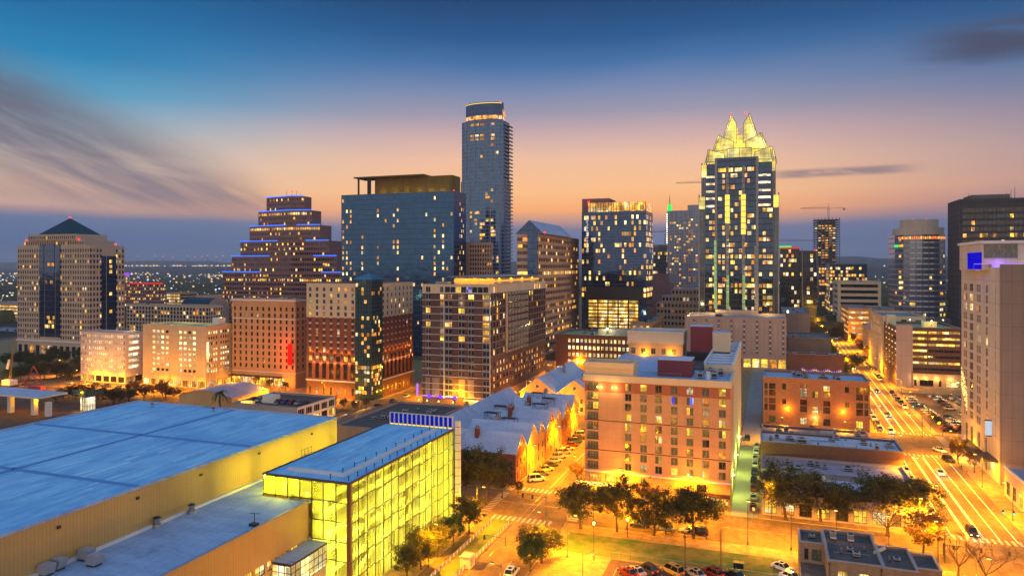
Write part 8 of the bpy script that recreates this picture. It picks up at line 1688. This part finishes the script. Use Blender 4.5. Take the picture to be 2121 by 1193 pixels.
# traffic signals
def signal(px, py, top, reach, label, d=(-1, 0), col='teal_signal', nh=2):
    x, y, t_ = gp(px, py, .14); h = zt(top, t_); t = thing('traffic_signal', label, 'traffic light', (x, y, .14)); m = MB(); m.tube((x, y, .14), (x, y, h + .6), .13, .1, 'pole', 6); m.build('pole', t); m = MB(); m.tube((x, y, h), (x + d[0] * reach, y + d[1] * reach, h + .3), .08, .05, 'pole', 5); m.build('mast_arm', t)
    for k in range(nh):
        f = 1 - k * .42; a, b = x + d[0] * reach * f, y + d[1] * reach * f; m = MB(); m.box(a - .2, a + .2, b - .15, b + .15, h - .75, h + .2, 'trim_dark'); so_ = m.build('signal_head', t); m = MB(); m.cyl(a, b - .17, h - .62, h - .38, .13, .13, col, 8); m.build('signal_lens', so_)
signal(1953, 905, 842, 9.5, 'traffic light showing green over the parking lot corner'); signal(1910, 906, 858, 4, 'short traffic light pole next to the parking lot corner', nh=1); signal(2130, 1105, 1062, 5, 'traffic light showing green at the right edge of the view'); signal(1954, 1150, 1128, 12, 'long dark signal arm over the busy street, bottom right', (1, 0), 'trim_dark', 3); signal(1652, 898, 868, 10, 'signal arm near the gravel roof store reaching over the street', (1, 0), 'trim_dark', 2) if 0 else None
signal(1131, 1092, 1030, 6, 'grey signal mast at the tram crossing corner', (-1, .1), 'trim_dark', 2); signal(1047, 1130, 1115, 5, 'low street sign arm over the tram road', (-1, 0), 'trim_dark', 1)
for i, (px, py, lb) in enumerate(((1123, 1085, 'red pedestrian signal post at the tram crossing'), (1505, 1060, 'small kerb sign post at the alley mouth'), (1561, 1072, 'small parking sign beside the dark oak'))):
    x, y, t_ = gp(px, py, .14); t = thing('sign_post', lb, 'sign', (x, y, .14)); m = MB(); m.tube((x, y, .14), (x, y, 2.4), .05, .05, 'pole', 5); m.build('post', t); m = MB(); m.box(x - .3, x + .3, y - .06, y - .0, 1.9, 2.7, 'rust' if i == 0 else 'trim_white'); m.build('sign_plate', t)
x, y, t_ = gp(400 * .3964 + 900, 845, .14)
p = gp(968, 1172, .05); t = thing('utility_cabinet', 'beige utility cabinet between the track and the verge', 'cabinet', (p[0], p[1], .05)); m = MB(); m.box(p[0] - 1.1, p[0] + 1.1, p[1] - 1.3, p[1] + 1.3, .05, 2.3, 'cream'); m.box(p[0] - 1.2, p[0] + 1.2, p[1] - 1.4, p[1] + 1.4, 2.3, 2.42, 'trim_grey'); m.build('housing', t); m = MB(); m.box(p[0] + 1.1, p[0] + 1.14, p[1] - 1., p[1] - .1, .3, 2.1, 'trim_grey'); m.box(p[0] + 1.1, p[0] + 1.14, p[1] + .1, p[1] + 1., .3, 2.1, 'trim_grey'); m.build('door', t)
p = gp(1662, 1030 + 160, .15); p = gp(1530, 1178, .15); t = thing('waste_bin', 'dark blue waste container behind the lot fence', 'waste bin', (p[0], p[1], .15)); m = MB(); m.prism([(p[0] - 1, p[1] - .6), (p[0] + 1, p[1] - .6), (p[0] + 1, p[1] + .6), (p[0] - 1, p[1] + .6)], .25, 1.5, 'blue_bin'.replace('blue_bin', 'glass_dark')); m.build('container', t); m = MB(); m.box(p[0] - 1.1, p[0] + 1.1, p[1] - .7, p[1] + .7, 1.5, 1.6, 'trim_dark'); m.build('lid', t)
# chain link fence round the lot
t = thing('lot_fence', 'low wire fence between the lawn and the bottom lot', 'fence', (-14, 149, .14)); m = MB()
for k in range(19): x = -31 + k * 2; m.tube((x, 149, .14), (x, 149, 1.5), .04, .04, 'pole', 5)
m.build('post', t); m = MB(); m.tube((-31, 149, 1.5), (5, 149, 1.5), .03, .03, 'metal', 5); m.tube((-31, 149, .5), (5, 149, .5), .02, .02, 'metal', 4)
for k in range(120): x = -31 + k * .3; m.tube((x, 149, .2), (x + .3, 149, 1.5), .008, .008, 'metal', 3)
m.build('mesh_panel', t)
# people, tiny, on the pavements
def person(x, y, ang, top, leg, label, z=.14):
    t = thing('person', label, 'person', (x, y, z), ang); me = bpy.data.meshes.new('body'); V = [(0, 0, .95), (0, 0, 1.2), (0, 0, 1.42), (0, 0, 1.55), (0, .01, 1.68), (.2, 0, 1.4), (.26, .03, 1.12), (.27, .1, .86), (-.2, 0, 1.4), (-.26, -.02, 1.12), (-.26, .03, .86), (.1, .08, .5), (.1, .02, .06), (-.1, -.02, .5), (-.1, -.1, .06), (.1, .14, .03), (-.1, .02, .03)]
    E = [(0, 1), (1, 2), (2, 3), (3, 4), (2, 5), (5, 6), (6, 7), (2, 8), (8, 9), (9, 10), (0, 11), (11, 12), (0, 13), (13, 14), (12, 15), (14, 16)]; rd = [.15, .15, .16, .06, .11, .07, .05, .04, .07, .05, .04, .085, .055, .085, .055, .05, .05]
    me.from_pydata(V, E, []); o = bpy.data.objects.new('body', me); COL.objects.link(o); o.parent = t; sk_ = o.modifiers.new('skin', 'SKIN'); ly = me.skin_vertices[0] if me.skin_vertices else None
    if ly is None:
        bm = bmesh.new(); bm.from_mesh(me); bm.verts.layers.skin.verify(); bm.to_mesh(me); bm.free(); ly = me.skin_vertices[0]
    for d, r_ in zip(ly.data, rd): d.radius = (r_, r_)
    ly.data[0].use_root = True; o.modifiers.new('sub', 'SUBSURF').levels = 1; me.materials.append(M(top)); return t
import bmesh
for i, (px, py, m_, lb) in enumerate(((1885, 1060, 'trim_dark', 'person in dark clothes walking by the oak row'), (1992, 972, 'trim_dark', 'person in dark clothes on the hotel tower pavement'), (2002, 984, 'rust', 'person in a red top near the wrapped tree'), (768, 828, 'rust', 'person in orange standing on the hotel corner'))): p = gp(px, py, .14); person(p[0], p[1], i * 1.3, m_, m_, lb)
# haze
if HAZE:
    m = bpy.data.materials.new('haze'); m.use_nodes = True; nt = NT(m.node_tree); v = nt.n('ShaderNodeVolumePrincipled'); nt.put(v, 'Color', (.86, .9, 1.)); nt.put(v, 'Density', HAZE); nt.put(v, 'Anisotropy', .0)
    nt.t.links.new(v.outputs[0], nt.n('ShaderNodeOutputMaterial').inputs['Volume']); g = MB(); MATS['haze'] = m; g.box(-16500, 17500, -60, 9500, -4, 260, 'haze'); o = struct('haze', g, 'stuff')
